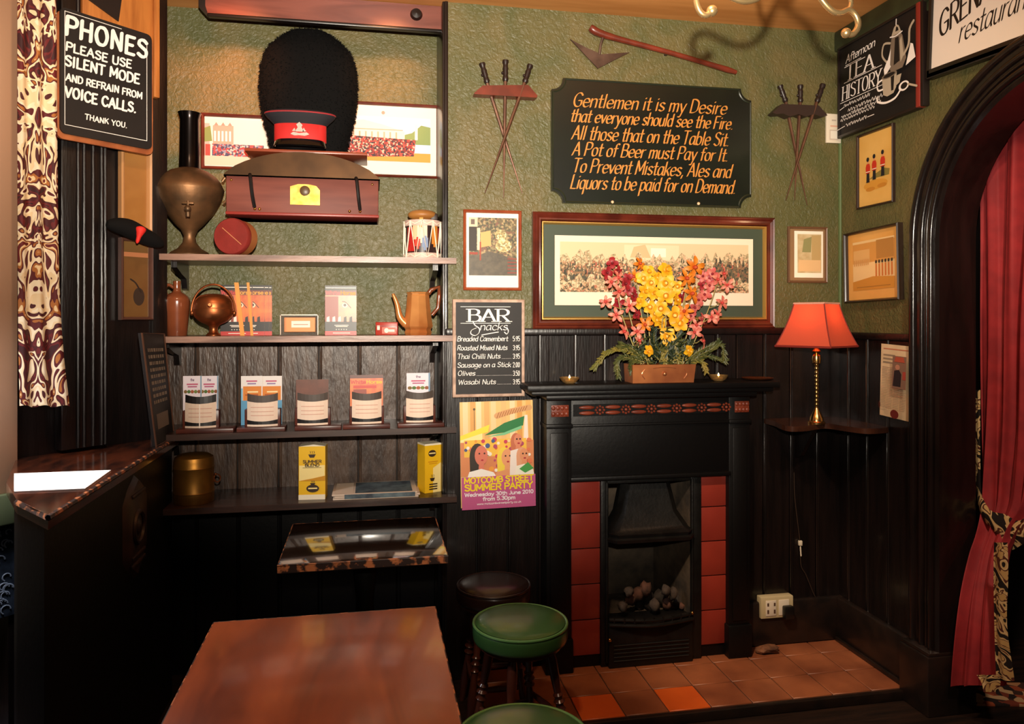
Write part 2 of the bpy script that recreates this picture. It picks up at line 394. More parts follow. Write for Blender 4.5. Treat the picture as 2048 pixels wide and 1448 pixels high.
mb = MB().m(FLOORM)
mb.box(-4, 5, -1.5, 3.6, -0.1, 0)
struct(mb, 'floor', sharp=30)
mb = MB().m(CEILM); mb.box(-3, 2.3, 0.9, 3.6, CEIL, CEIL + 0.08); struct(mb, 'ceiling')

# chimney breast wall with a hole for the firebox
HX0, HX1, HZ1 = 0.86, 1.40, 0.92
mb = MB().m(GREEN)
for a in ((XC, HX0, 0, CEIL), (HX1, XR + 0.135, 0, CEIL), (HX0, HX1, HZ1, CEIL)): mb.box(a[0], a[1], YB, YA + 0.1, a[2], a[3])
wb = struct(mb, 'wall_back')
def boards(W, x0, x1, z0, z1, step, m, off=0.0, th=0.018, gap=0.004, bead=True, ph=0.0):
    b = MB().m(flat('#0d0908', 0.6)); b.box(x0, x1, -off - 0.004, -off + 0.001, z0 + 0.001, z1 - 0.001); b.m(m); x = x0 - ph
    while x < x1 - 1e-4:
        a, c = max(x, x0), min(x + step, x1)
        if c - a > 0.01: b.box(a + gap / 2, c - gap / 2, -off - th, -off + 0.001, z0, z1, 0.003, seg=1)
        if bead and x > x0 + 0.01 and c - a > 0.03: b.tube([(x + 0.010, -off - th, z0), (x + 0.010, -off - th, z1)], 0.005, 6)
        x += step
    return b
DADO = 1.425
b = boards(BREAST, XC, 0.74, 0, DADO, 0.13, DARKW)
for q in (boards(BREAST, 0.74, 1.6, 1.0, DADO, 0.13, DARKW, ph=0.02), boards(BREAST, 1.6, XR, 0, DADO, 0.13, DARKW)): b.m(DARKW).add(q.v, q.f)
struct(b, 'panelling', wb, loc=(0, YB, 0))
b = MB().m(DARKW); b.box(XC, XR, -0.03, 0, DADO, DADO + 0.03, 0.006); struct(b, 'dado_rail', wb, loc=(0, YB, 0))
b = MB().m(DARKW); b.box(XC - 0.004, XC + 0.012, -0.012, 0.02, 0, CEIL, 0.004); b.box(XC - 0.012, XC + 0.001, -0.006, YA - YB, 0, CEIL, 0.004)
struct(b, 'corner_post', wb, loc=(0, YB, 0))

# alcove back wall
mb = MB().m(GREEN); mb.box(-1.2, XC, YA, YA + 0.1, 0, CEIL); wa = struct(mb, 'wall_alcove')
b = boards(ALC, -1.0, XC - 0.012, 0.755, DADO - 0.02, 0.168, ALCW, ph=0.06); q = boards(ALC, -1.0, XC - 0.012, 0, 0.755, 0.168, BLACKP, ph=0.06); b.m(BLACKP).add(q.v, q.f); struct(b, 'panelling', wa, loc=(0, YA, 0))  # boards under the lowest shelf are black: its shade put into the colour

# splayed wall between the alcove and the window bay
mb = MB().m(DARKW)
mb.box(-0.535, 0.0, 0.0, 0.12, 0, CEIL)
ws = struct(mb, 'wall_left', loc=(SPLAY.o[0], SPLAY.o[1], 0), rot=(0, 0, SPLAY.a))
def srect(x0, y0, x1, y1, off=0.0):
    lx, z, w_, h = SPLAY.rect(x0, y0, x1, y1, off); return lx - w_ / 2, z, lx + w_ / 2, z + h
b = MB().m(DARKW)
x0, _, x1, _ = srect(122, 200, 214, 905, 0.05)
b.box(x0, x1, -0.05, 0.001, 1.04, CEIL - 0.002, 0.008)
for u in (156, 168, 186, 203, 210): 
    xx = SPLAY.uv(u, 600, 0.05)[0]; b.tube([(xx, -0.05, 1.045), (xx, -0.05, CEIL - 0.003)], 0.007, 8)
x0, _, x1, _ = srect(300, 200, 330, 905, 0.0)
b.box(x0, x1 + 0.005, -0.012, 0.03, 1.04, CEIL - 0.002, 0.006)
struct(b, 'pilaster', ws)
# window bay: cream window post with a green sill under it
b = MB().m(flat('#b98e70', 0.5)); x0, z0, x1, z1 = srect(-2, 0, 31, 985, 0.02)
b.box(x0 - 0.02, x1, -0.04, 0.02, z0, CEIL - 0.001, 0.006)
win = struct(b, 'window_1', loc=(SPLAY.o[0], SPLAY.o[1], 0), rot=(0, 0, SPLAY.a))
b = MB().m(flat('#687050', 0.5)); xa, za, xb, zb = srect(-2, 985, 33, 1046, 0.03); b.box(xa - 0.03, xb + 0.005, -0.06, 0.02, za, zb, 0.006); struct(b, 'window_sill', win)
b = MB().m(mat('sunlit_window_pane', '#d9a98a', rough=0.1, emit=0.12)); b.box(-1.3, x0 - 0.02, -0.012, -0.006, z0, CEIL - 0.01); struct(b, 'window_pane', win)

# right wall with the arched doorway (centre line Y = AC, springing at z = AZ)
AC, AZ, AR, AO, TK = 1.968, 1.788, 0.505, 0.645, 0.135
ZP = 0.235
mb = MB().m(GREEN)
def wallcol(y0, y1, z0a, z0b):          # one vertical strip of wall between y0 and y1, from z0 up to the ceiling, both faces
    for x in (XR, XR + TK): mb.face([(x, y0, z0a), (x, y1, z0b), (x, y1, CEIL), (x, y0, CEIL)])
N = 40
for k in range(N):
    ta, tb = PI * k / N, PI * (k + 1) / N
    wallcol(AC + AR * math.cos(ta), AC + AR * math.cos(tb), AZ + AR * math.sin(ta), AZ + AR * math.sin(tb))
wallcol(AC + AR, YB, 0, 0); wallcol(AC - AR, 0.9, 0, 0)
mb.recalc = False
wr = struct(mb, 'wall_right', smooth=False)
b = boards(RIGHT, -YB, -(AC + AO) + 0.03, 0, DADO - 0.02, 0.13, DARKW, ph=0.05); struct(b, 'panelling', wr, loc=(XR, 0, 0), rot=(0, 0, -PI / 2))
b = MB().m(DARKW); b.box(-YB + 0.03, -(AC + AO) + 0.01, -0.028, 0, DADO - 0.02, DADO + 0.01, 0.006); struct(b, 'dado_rail', wr, loc=(XR, 0, 0), rot=(0, 0, -PI / 2))
b = MB().m(mat('dark_green_cornice', '#343a22', '#282d1a', scale=12, rough=0.5)); b.box(-YB, -0.9, -0.035, 0, CEIL - 0.095, CEIL - 0.001, 0.01); b.box(-YB, -0.9, -0.02, 0, CEIL - 0.13, CEIL - 0.09, 0.006)
struct(b, 'cornice', wr, loc=(XR, 0, 0), rot=(0, 0, -PI / 2))
b = MB().m(mat('pale_green_corner_highlight', '#56693f', rough=0.45)); b.tube([(XR - 0.004, YB - 0.004, DADO + 0.03), (XR - 0.004, YB - 0.004, CEIL - 0.1)], 0.008, 8); struct(b, 'corner_highlight', wr)  # strip added up the corner, a highlight put into its paler green
# skirting
SK = mat('scuffed_dark_skirting', '#241813', '#15100e', scale=16, rough=0.4, coat=0.2)
b = MB().m(SK); b.box(1.6, XR, YB - 0.045, YB - 0.017, 0.04, 0.235, 0.008); struct(b, 'baseboard_back')
b = MB().m(SK); b.box(XR - 0.05, XR - 0.017, AC + AO - 0.02, YB - 0.045, 0.0, 0.235, 0.008); b.box(XR - 0.062, XR - 0.05, AC + AO, YB - 0.05, 0.04, 0.06, 0.004); struct(b, 'baseboard_right')

# arch surround: door_1 with moulded architrave, lining and plinth blocks
def archpath(r, x, n=40):
    p = [(x, AC + r, ZP)]
    p += [(x, AC + r * math.cos(PI * k / n), AZ + r * math.sin(PI * k / n)) for k in range(n + 1)]
    return p + [(x, AC - r, ZP)]
ARCHW = mat('worn_black_gloss_wood', '#1d1311', '#120d0c', scale=8, stretch=(4, 4, 0.6), rough=0.24, coat=0.4, bump=0.06, bscale=30)
b = MB().m(ARCHW)
def band(r0, r1, x0, x1):
    P0, P1 = archpath(r0, x0), archpath(r1, x1)
    b.add(P0 + P1, [(i, i + 1, i + 1 + len(P0), i + len(P0)) for i in range(len(P0) - 1)])
prof = [(AO, XR + 0.002), (AO, XR - 0.03), (AO - 0.008, XR - 0.036), (AR + 0.012, XR - 0.03), (AR, XR - 0.022), (AR - 0.001, XR + TK), ]
for (r0, x0), (r1, x1) in zip(prof[:-1], prof[1:]): band(r0, r1, x0, x1)
d1 = struct(b, 'door_1', sharp=50)
for r, rr in ((AO - 0.016, 0.016), (AO - 0.062, 0.012), (AR + 0.03, 0.012), (AO - 0.088, 0.006)):
    b = MB().m(ARCHW); b.tube(archpath(r, XR - 0.034), rr, 10); struct(b, 'moulding', d1)
for sgn in (1, -1):
    b = MB().m(SK); ya, yb = sorted((AC + sgn * (AO + 0.012), AC + sgn * (AR - 0.006)))
    b.box(XR - 0.075, XR + TK, ya, yb, 0, ZP - 0.01, 0.006); b.box(XR - 0.068, XR + TK, ya + 0.004, yb - 0.004, ZP - 0.012, ZP + 0.004, 0.004); struct(b, 'plinth', d1)
# passage seen through the arch
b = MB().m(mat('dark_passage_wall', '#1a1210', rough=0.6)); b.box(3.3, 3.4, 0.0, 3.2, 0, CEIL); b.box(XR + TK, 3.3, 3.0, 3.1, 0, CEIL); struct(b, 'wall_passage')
# terracotta hearth, one step above the boards
HY0, HY1, HX = 2.62, YB - 0.02, 0.42
b = MB().m(GROUT); b.box(HX, XR - 0.05, HY0 + 0.004, HY1 - 0.02, 0.0, 0.036)
b.m(SK).box(HX - 0.01, XR - 0.05, HY0 - 0.02, HY0 + 0.004, 0.0, 0.038, 0.004)
tw = 0.168; nx = int((XR - 0.05 - HX) / tw) + 1
random.seed(3)
for i in range(nx):
    for j in range(3):
        xa = HX + i * tw; xb = min(xa + tw - 0.004, XR - 0.052); ya = HY0 + 0.006 + j * tw; yb2 = min(ya + tw - 0.004, HY1 - 0.022)
        if xb - xa < 0.02 or yb2 - ya < 0.02: continue
        orange = (j == 0 and i in (2, 4)) 
        b.m(TILEO if orange else TILE).box(xa, xb, ya, yb2, 0.03, 0.04, 0.002, seg=1)
struct(b, 'floor_hearth')
# ================================================================== HELPERS FOR THINGS ON WALLS
class Pl:
    """local frame of a thing hung on wall W at pixel rect"""
    def __init__(s, W, rect, off=0.0):
        s.W, s.off = W, off; s.lx, s.z, s.w, s.h = W.rect(*rect, off)
    def root(s, name, label, cat, roll=0.0, group=None): return on_wall(s.W, name, label, cat, s.lx, s.z, s.off, roll, group)
    def p(s, u, v):
        x, z = s.W.uv(u, v, s.off); return x - s.lx, z - s.z
    def line(s, mb, st, u0, u1, vb, vt, a, b=None, phi=0.0, y=0.0, **k):
        um = (u0 + u1) / 2; x0 = s.p(u0, vb)[0]; x1 = s.p(u1, vb)[0]; zb = s.p(um, vb)[1]; zt = s.p(um, vt)[1]
        mb.text(st, x0, x1, zb, zt - zb, a, b, phi, y, **k)
class Fr:
    """fractions of a flat print"""
    def __init__(s, mb, x0, z0, x1, z1, y): s.mb, s.x0, s.z0, s.w, s.h, s.y, s.n = mb, x0, z0, x1 - x0, z1 - z0, y, 0
    def q(s, x, z): return s.x0 + x * s.w, s.z0 + z * s.h
    def lay(s): s.n += 1; return s.y - 0.00025 * s.n
    def rect(s, m, x0, z0, x1, z1): a = s.q(x0, z0); b = s.q(x1, z1); s.mb.m(m).rect(a[0], a[1], b[0], b[1], s.lay()); return s
    def poly(s, m, pts): s.mb.m(m).flat([s.q(*p) for p in pts], s.lay()); return s
    def disc(s, m, x, z, rx, rz=None): a = s.q(x, z); s.mb.m(m).disc(a[0], a[1], rx * s.w, (rz or rx) * s.h if rz else rx * s.w, s.lay()); return s
    def stroke(s, m, pts, a, b=None, phi=0.0, smooth=True):
        P = [s.q(*p) for p in pts]; s.mb.m(m).stroke(spline(P, 4) if smooth and len(P) > 2 else P, a, b, phi, s.lay()); return s
    def text(s, m, st, x0, x1, zb, h, a, b=None, **k):
        p = s.q(x0, zb); s.mb.m(m).text(st, p[0], s.q(x1, 0)[0], p[1], h * s.h, a, b, y=s.lay(), **k); return s
def picture(W, rect, name, label, cat, fm, fw, d, printer, off=0.0, roll=0.0, prof=None, mount=None, mfw=0.0, lip=None, bottom_extra=0.0):
    P = Pl(W, rect, off); r = P.root(name, label, cat, roll); w, h = P.w, P.h
    b = MB().m(fm); b.frame(-w / 2, 0, w / 2, h, prof or [(0, 0), (0, -d * 0.8), (fw * 0.3, -d), (fw * 0.7, -d * 0.85), (fw, -d * 0.5), (fw, -0.001)]); b.build('frame', r, sharp=30)
    ins = fw
    if lip:
        b = MB().m(lip); b.frame(-w / 2 + fw, 0 + fw, w / 2 - fw, h - fw, [(0, -d * 0.72), (0.004, -d * 0.74), (0.011, -d * 0.3), (0.011, -0.001)]); b.build('gilt_slip', r, sharp=30); ins += 0.010
    if mount:
        b = MB().m(mount); b.rect(-w / 2 + ins, ins, w / 2 - ins, h - ins, -d * 0.30); b.build('mount', r); 
    b = MB(); printer(b, P, ins, -d * 0.33); b.build('print', r, smooth=False)
    return r, P
REDFR = mat('red_brown_frame_wood', '#6a2a1c', '#4a1a12', scale=10, stretch=(1, 1, 1), rough=0.3, coat=0.3)
REDBR = mat('orange_red_frame_wood', '#a4512d', '#86391d', scale=10, rough=0.35, coat=0.3)
DKFR = mat('dark_brown_frame_wood', '#2a1610', rough=0.35, coat=0.3)
GILT = mat('gilt_slip', '#d9a95a', rough=0.35, metal=0.6)
PAPER = flat('#f3e9d8', 0.75)
CHK = flat('#f4ece6', 0.8)

# ================================================================== ALCOVE SHELVES
SHV = {1: 511.5, 2: 672.0, 3: 862.0, 4: 1004.0}
SH = {k: onY(610, v, 3.06)[1] for k, v in SHV.items()}
shelf_lab = {1: 'worn brown wooden shelf under the copper urn and toy drum', 2: 'worn brown wooden shelf carrying the jug, kettle and coffee pot',
             3: 'narrow dark wooden shelf carrying the row of leaflet holders', 4: 'lowest alcove shelf, carrying the brass canister and yellow cartons'}
for k in (1, 2, 3, 4):
    x0 = -0.905 if k > 1 else -0.875; x1 = XC - 0.014
    z = SH[k]; yf = 3.055 if k != 4 else 3.04
    t = thing('wall_shelf', shelf_lab[k], 'shelf', ((x0 + x1) / 2, YA - 0.018, z - 0.024), group='alcove shelves')
    w2 = (x1 - x0) / 2
    b = MB().m(SHELFW if k < 3 else mat('darker_shelf_wood', '#40281e', '#2a1913', scale=8, stretch=(0.6, 6, 6), rough=0.38, coat=0.2))
    lft = -w2 + 0.085
    b.prismz([(lft, 0.0 if k < 3 else 0.0), (-w2 + 0.085, -0.20), (-w2 + 0.085, yf - YA + 0.018), (w2 + 0.055, yf - YA + 0.018), (w2 + 0.055, YB - 0.012 - YA + 0.018 - 0.012), (w2, YB - 0.012 - YA + 0.018 - 0.012), (w2, 0.0)], 0.0, 0.024)
    b.build('board', t, sharp=30)
    for sx in (-w2 + 0.115, w2 - 0.022):
        b = MB().m(DARKW); P = [(0, 0), (0, -0.105), (-0.03, -0.10), (-0.045, -0.06), (-0.12, -0.045), (-0.2, -0.022), (-0.2, 0)]
        vs = [(sx - 0.011, y, z_) for y, z_ in P] + [(sx + 0.011, y, z_) for y, z_ in P]; n = len(P)
        b.add(vs, [tuple(range(n)), tuple(range(2 * n - 1, n - 1, -1))] + [(i, (i + 1) % n, (i + 1) % n + n, i + n) for i in range(n)]); b.build('bracket', t, sharp=30)

def spot_on(k, u, Y, v=None):
    """place on shelf k at pixel column u, depth Y"""
    return (onY(u, 600, Y)[0], Y, SH[k] if k else onY(u, v, Y)[1])
def prof_px(pts, vb, s): return [(r * s, (vb - v) * s) for r, v in pts]

# ---- copper urn
Y = 3.19; p = spot_on(1, 379, Y); s = scale_at(Y, 379)
t = thing('copper_urn', 'tall tarnished copper tea urn with black chimney on the top shelf', 'urn', p)
b = MB().m(URN); b.lathe(prof_px([(38, 503), (39, 499), (34, 494), (22, 487), (13, 475), (11, 462), (16, 450), (28, 438), (46, 415), (60, 390), (65, 372), (65.5, 369), (63, 363), (59, 354), (50, 343), (36, 333), (20, 327)], 503, s), 40); b.build('body', t)
b = MB().m(mat('dark_chimney_metal', '#241f1e', rough=0.22, metal=0.9)); b.lathe(prof_px([(23, 334), (20, 328), (19, 300), (18, 230), (20, 222), (22, 216), (19, 216), (16, 224)], 503, s), 32); b.build('chimney', t)
b = MB().m(URN); b.tube([(0.02, -62 * s, 91 * s), (0.03, -76 * s, 86 * s), (0.032, -84 * s, 84 * s)], 0.008, 10); b.ball((0.032, -86 * s, 84 * s), 0.013); b.lathe([(0.008, -0.03), (0.01, -0.02), (0.007, 0)], 12, (0.032, -84 * s, 84 * s)); b.box(0.01, 0.054, -87 * s, -83 * s, 84 * s + 0.018, 84 * s + 0.026, 0.003); b.tube([(0.032, -85 * s, 84 * s), (0.032, -85 * s, 84 * s + 0.03)], 0.005, 8); b.build('tap', t)
for sx in (-1, 1):
    b = MB().m(URN); b.tube(spl([(sx * 62 * s, 0, 152 * s), (sx * 72 * s, 0, 162 * s), (sx * 72 * s, 0, 120 * s), (sx * 64 * s, 0, 108 * s)]), 0.006, 8); b.build('handle', t)
# ---- round red leather box leaning on the wall
Y = 3.075; p = spot_on(1, 464, Y); s = scale_at(Y, 464)
RL = mat('worn_red_leather', '#8e2f2a', '#74251f', scale=9, rough=0.4, coat=0.2, bump=0.08)
t = thing('leather_box', 'round red leather collar box standing on its edge beside the urn', 'box', (p[0], p[1], p[2]), (0, 0, math.radians(-16)))
R = 37 * s
b = MB().m(mat('tan_leather_edge', '#b06a3c', rough=0.5)); b.lathe([(R * 0.97, 0.0), (R * 0.97, 0.075)], 48, M=Matrix.Translation((0, 0.075, R)) @ Matrix.Rotation(PI / 2, 4, 'X')); b.build('side', t)
b = MB().m(RL); b.lathe([(0, -0.012), (R * 0.94, -0.010), (R, -0.004), (R, 0.016), (R * 0.97, 0.016)], 48, M=Matrix.Translation((0, 0.0, R)) @ Matrix.Rotation(PI / 2, 4, 'X') @ Matrix.Scale(-1, 4, (0, 0, 1))); b.build('lid', t)
b = MB().m(flat('#c07a52', 0.5)); b.stroke([(-R * 0.45, R * 1.45), (R * 0.6, R * 0.55)], 0.0015, y=-0.0135); b.build('strap_line', t)
# ---- toy drum
Y = 3.17; p = spot_on(1, 845, Y); s = scale_at(Y, 845); vb = 512
t = thing('toy_drum', 'small military drum with white ropes and painted crest on the top shelf', 'drum', p)
r0 = 33 * s; H = 76 * s
b = MB().m(flat('#2a1718', 0.4)); b.lathe([(r0, 0.012), (r0, H - 0.012)], 40); 
b.m(flat('#b3231f', 0.4))
for a in (205, 330): 
    for k in range(6):
        a0, a1 = math.radians(a + k * 6), math.radians(a + k * 6 + 6); q = r0 + 0.001
        b.face([(q * math.cos(a0), q * math.sin(a0), 0.03), (q * math.cos(a1), q * math.sin(a1), 0.03), (q * math.cos(a1), q * math.sin(a1), H - 0.03), (q * math.cos(a0), q * math.sin(a0), H - 0.03)])
b.build('shell', t)
b = MB(); 
for m_, az, z0, wd, hh in ((flat('#d8c6b0'), 262, 0.075, 20, 0.075), (flat('#7486a6'), 275, 0.045, 10, 0.04), (flat('#c0402a'), 250, 0.05, 9, 0.03), (flat('#c98a2c'), 262, 0.14, 12, 0.02), (flat('#c57b2a'), 312, 0.06, 14, 0.09), (flat('#c8b48c'), 240, 0.09, 8, 0.05)):
    for k in range(4):
        a0, a1 = math.radians(az - wd + k * wd / 2), math.radians(az - wd + (k + 1) * wd / 2); q = r0 + 0.0022
        zz0 = z0 - (0.012 if k in (1, 2) else 0); zz1 = z0 + hh + (0.008 if k in (1, 2) else 0)
        b.m(m_).face([(q * math.cos(a0), q * math.sin(a0), zz0), (q * math.cos(a1), q * math.sin(a1), zz0), (q * math.cos(a1), q * math.sin(a1), zz1), (q * math.cos(a0), q * math.sin(a0), zz1)])
b.build('crest', t)
ROPE = flat('#eadcc8', 0.7)
for z0 in (0.0, H - 0.024):
    b = MB().m(flat('#c9aca0', 0.5)); b.lathe([(r0, z0), (r0 + 0.007, z0), (r0 + 0.007, z0 + 0.024), (r0, z0 + 0.024)], 40, cap=False); b.build('hoop', t)
b = MB().m(ROPE)
for k in range(10):
    a0, a1, a2 = [2 * PI * (k + q) / 10 + 0.2 for q in (0, 0.5, 1)]; q = r0 + 0.010
    P = [(q * math.cos(a0), q * math.sin(a0), H - 0.004), (q * math.cos(a1), q * math.sin(a1), 0.006), (q * math.cos(a2), q * math.sin(a2), H - 0.004)]
    b.tube(P, 0.0028, 6)
for zc in (0.012, H - 0.012):
    b.tube([((r0 + 0.009) * math.cos(2 * PI * k / 40), (r0 + 0.009) * math.sin(2 * PI * k / 40), zc + 0.006 * math.sin(k * PI / 2)) for k in range(40)], 0.0026, 6, closed=True)
b.build('rope', t)
b = MB().m(flat('#d8c7a8', 0.7)); b.lathe([(0, H + 0.001), (r0, H)], 40); b.build('drum_head', t)
t2 = thing('leather_pouch', 'tan domed leather pouch lying on top of the toy drum', 'pouch', (p[0], p[1], p[2] + H + 0.002))
b = MB().m(mat('tan_leather', '#b07a3c', '#94602c', scale=8, rough=0.5)); b.ball((0, 0, 0.024), (0.062, 0.05, 0.024), 24, 12); b.build('body', t2)
b = MB().m(flat('#2a1a14', 0.5)); b.box(0.03, 0.062, -0.03, 0.03, 0.0, 0.03, 0.006); b.build('flap', t2)

# ---- box with hats, fixed to the wall above the shelf
YF = 3.13
xa, zb = onY(452, 428.5, YF); xb, _ = onY(757, 431, YF); _, zt = onY(605, 352, YF); cx = (xa + xb) / 2
t = thing('trunk', 'dark domed wooden trunk with brass lock fixed to alcove wall under the bearskin', 'trunk', (cx, YA, zb))
w2 = (xb - xa) / 2; hb = zt - zb; D = YA - YF
TR = mat('red_brown_trunk_wood', '#7d4337', '#66332a', scale=6, stretch=(0.5, 4, 4), rough=0.55, spec=0.3)
b = MB().m(TR); b.box(-w2, w2, -D, -0.001, 0.0, hb, 0.004); b.build('body', t)
b = MB().m(mat('red_trunk_base_edge', '#8a2b22', rough=0.4)); b.box(-w2 - 0.002, w2 + 0.002, -D - 0.004, -0.002, 0.0, 0.012, 0.003); b.build('base_edge', t)
xl, _ = onY(447, 350, YF - 0.015); xr, _ = onY(760, 350, YF - 0.015); zt2 = onY(605, 304, YF - 0.015)[1] - zb; ze = onY(450, 345, YF - 0.015)[1] - zb
arch = [(xl - cx, hb - 0.006), (xl - cx, ze - 0.012)]
for k in range(17):
    q = -1 + 2 * k / 16; arch.append(((xl + xr) / 2 - cx + q * (xr - xl) / 2 * 0.985, ze + (zt2 - ze) * (1 - q * q) ** 0.8 if abs(q) < 1 else ze))
arch += [(xr - cx, ze - 0.012), (xr - cx, hb - 0.006)]
b = MB().m(mat('dark_bronze_lid', '#4a3018', '#38230f', scale=8, rough=0.42, metal=0.75)); b.prism(arch, -D - 0.015, -0.001)
b.build('lid', t, sharp=35)
for sx in (xl - cx + 0.052 * 2, xr - cx - 0.046 * 2):
    b = MB().m(flat('#151010', 0.4)); yy = -D - 0.02
    b.tube(spl([(sx - 0.004, yy, ze - 0.005), (sx, yy - 0.012, hb - 0.02), (sx + 0.006, yy - 0.012, hb * 0.5), (sx + 0.012, yy + 0.01, 0.03)]), [0.007] * 19, 8); b.build('strap', t)
    for q in (0.012, 0.03 if sx < 0 else -0.03): b = MB().m(BRASS); b.ball((sx + q, -D - 0.002, 0.024), 0.006, 10, 8); b.build('stud', t)
for sx in (-w2 + 0.02, w2 - 0.025): b = MB().m(BRASS); b.ball((sx, -D - 0.001, hb - 0.025), 0.005, 10, 8); b.build('rivet', t)
b = MB().m(mat('brass_lock_plate', '#e0b35c', '#b98a3c', scale=30, rough=0.3, metal=0.85)); b.prism([(-0.052, 0.045), (0.064, 0.045), (0.064, 0.105), (0.05, 0.122), (0.02, 0.128), (-0.02, 0.128), (-0.052, 0.118)], -D - 0.005, -D + 0.001); b.build('lock_plate', t)
b = MB().m(flat('#5a4326', 0.4)); b.lathe([(0.02, 0), (0.02, 0.012), (0.012, 0.016), (0, 0.016)], 20, M=Matrix.Translation((0.006, -D - 0.005, 0.100)) @ Matrix.Rotation(PI / 2, 4, 'X')); b.build('lock', t)
ztop = zb + zt2
t = thing('wooden_tray', 'thin reddish board on the domed trunk under the two hats', 'board', (onY(614, 300, 3.15)[0], 3.245, ztop + 0.0005))
b = MB().m(mat('orange_red_tray_wood', '#8e3f24', rough=0.35)); b.box(-0.24, 0.24, -0.11, 0.10, 0.0, 0.012, 0.002); b.build('board', t)
zt3 = ztop + 0.015
# bearskin
Y = 3.275; px = onY(618, 200, Y)[0]; s = scale_at(Y, 618)
t = thing('bearskin_hat', 'tall black bearskin guardsman hat standing on the trunk', 'hat', (px, Y, zt3))
b = MB().m(mat('black_fur', '#070606', rough=0.85, spec=0.15))
prof = [(0.0, 0.001), (66 * s, 0.001), (78 * s, 35 * s), (88 * s, 70 * s), (94 * s, 110 * s), (95 * s, 150 * s), (91 * s, 185 * s), (80 * s, 212 * s), (60 * s, 232 * s), (32 * s, 251 * s), (0.0, 254 * s)]
prof = spl(prof, 3); SYF = 0.41
b.lathe(prof, 40, sy=SYF)
random.seed(11)
cum = []
for i in range(len(prof) - 1):
    r = (prof[i][0] + prof[i + 1][0]) / 2; cum.append(r * math.hypot(prof[i + 1][0] - prof[i][0], prof[i + 1][1] - prof[i][1]))
for _ in range(5200):
    i = random.choices(range(len(cum)), cum)[0]; f = random.random(); a = random.random() * 2 * PI
    r = prof[i][0] * (1 - f) + prof[i + 1][0] * f; z = prof[i][1] * (1 - f) + prof[i + 1][1] * f
    if z < 0.006: continue
    n = Vector((prof[i + 1][1] - prof[i][1], 0, -(prof[i + 1][0] - prof[i][0]))).normalized()
    nn = Vector((n.x * math.cos(a), n.x * math.sin(a) * 1.4, n.z)).normalized()
    c = Vector((r * math.cos(a), r * math.sin(a) * SYF, z)); d = (nn * 0.8 + Vector((random.uniform(-.5, .5), random.uniform(-.5, .5), random.uniform(-.9, .1)))).normalized()
    q = d.cross(Vector((random.random(), random.random(), random.random()))).normalized() * 0.0022
    L = random.uniform(0.006, 0.013); tip = c + d * L
    if tip.y + Y > YA - 0.004 or tip.z < 0.001: continue
    b.face([c - q, c + q, tip])
b.recalc = False
b.build('fur_cap', t, smooth=False)
# peaked cap
Y = 3.112; px = onY(601, 260, Y)[0]; s = scale_at(Y, 601)
t = thing('peaked_cap', 'black peaked army cap with red band and silver badge before the bearskin', 'cap', (px, Y, zt3))
SYC = 0.42; NAVY = mat('navy_black_cloth', '#14121a', rough=0.8); RED = mat('scarlet_band_cloth', '#c01f1c', rough=0.7)
b = MB().m(NAVY); b.lathe(spl([(50 * s, 44 * s), (56 * s, 50 * s), (66 * s, 60 * s), (68 * s, 66 * s), (60 * s, 71 * s), (30 * s, 74 * s), (0.0, 75 * s)], 4), 48, sy=SYC); b.build('crown', t)
b = MB().m(RED); b.lathe([(49 * s, 10 * s), (50.5 * s, 12 * s), (50.5 * s, 46 * s), (49 * s, 47 * s)], 48, sy=SYC, cap=False); b.build('band', t)
b = MB().m(mat('red_piping', '#9c2a30', rough=0.6)); b.tube([(68 * s * math.cos(k * PI / 24), 68 * s * SYC * math.sin(k * PI / 24), 66 * s) for k in range(48)], 0.0032, 6, closed=True); b.build('piping', t)
b = MB().m(mat('black_patent_leather', '#0b0a0b', rough=0.12, coat=0.5)); vs = []; fs = []
for k in range(25):
    a = math.radians(196 + 148 * k / 24); bul = math.sin(PI * k / 24)
    for r, z in ((49 * s, 14 * s), (51 * s + 8 * s * bul, 9 * s), (52 * s + 20 * s * bul, 0.6 * s), (51 * s + 18 * s * bul, 0.0), (48 * s, 10 * s)): vs.append((r * math.cos(a), r * math.sin(a) * SYC - 0.004 * bul, z))
for k in range(24):
    for j in range(4): fs.append((k * 5 + j, k * 5 + j + 1, (k + 1) * 5 + j + 1, (k + 1) * 5 + j))
b.add(vs, fs); b.lathe([(49 * s, 0.0), (49 * s, 12 * s)], 48, sy=SYC, cap=False); b.build('peak', t)
b = MB().m(mat('silver_badge', '#e8e2d8', rough=0.25, metal=0.8)); yb_ = -50.5 * s * SYC - 0.004
for pts in ([(-17, 22), (-12, 26), (0, 24), (14, 26), (19, 22), (10, 19), (0, 20), (-10, 19)], [(-9, 27), (9, 27), (4, 36), (6, 40), (0, 46), (-6, 41), (-3, 35)], [(-14, 28), (-9, 34), (-7, 27)], [(13, 28), (8, 35), (6, 27)]): b.prism([(x * s, z * s) for x, z in pts], yb_ - 0.003, yb_ + 0.004)
b.build('badge', t, smooth=False)
b = MB().m(BRASS); b.tube(spl([(47 * s * math.cos(math.radians(a)), 51.5 * s * SYC * math.sin(math.radians(a)), 12 * s) for a in (200, 230, 270, 310, 340)]), 0.0028, 6); b.build('chin_strap', t)

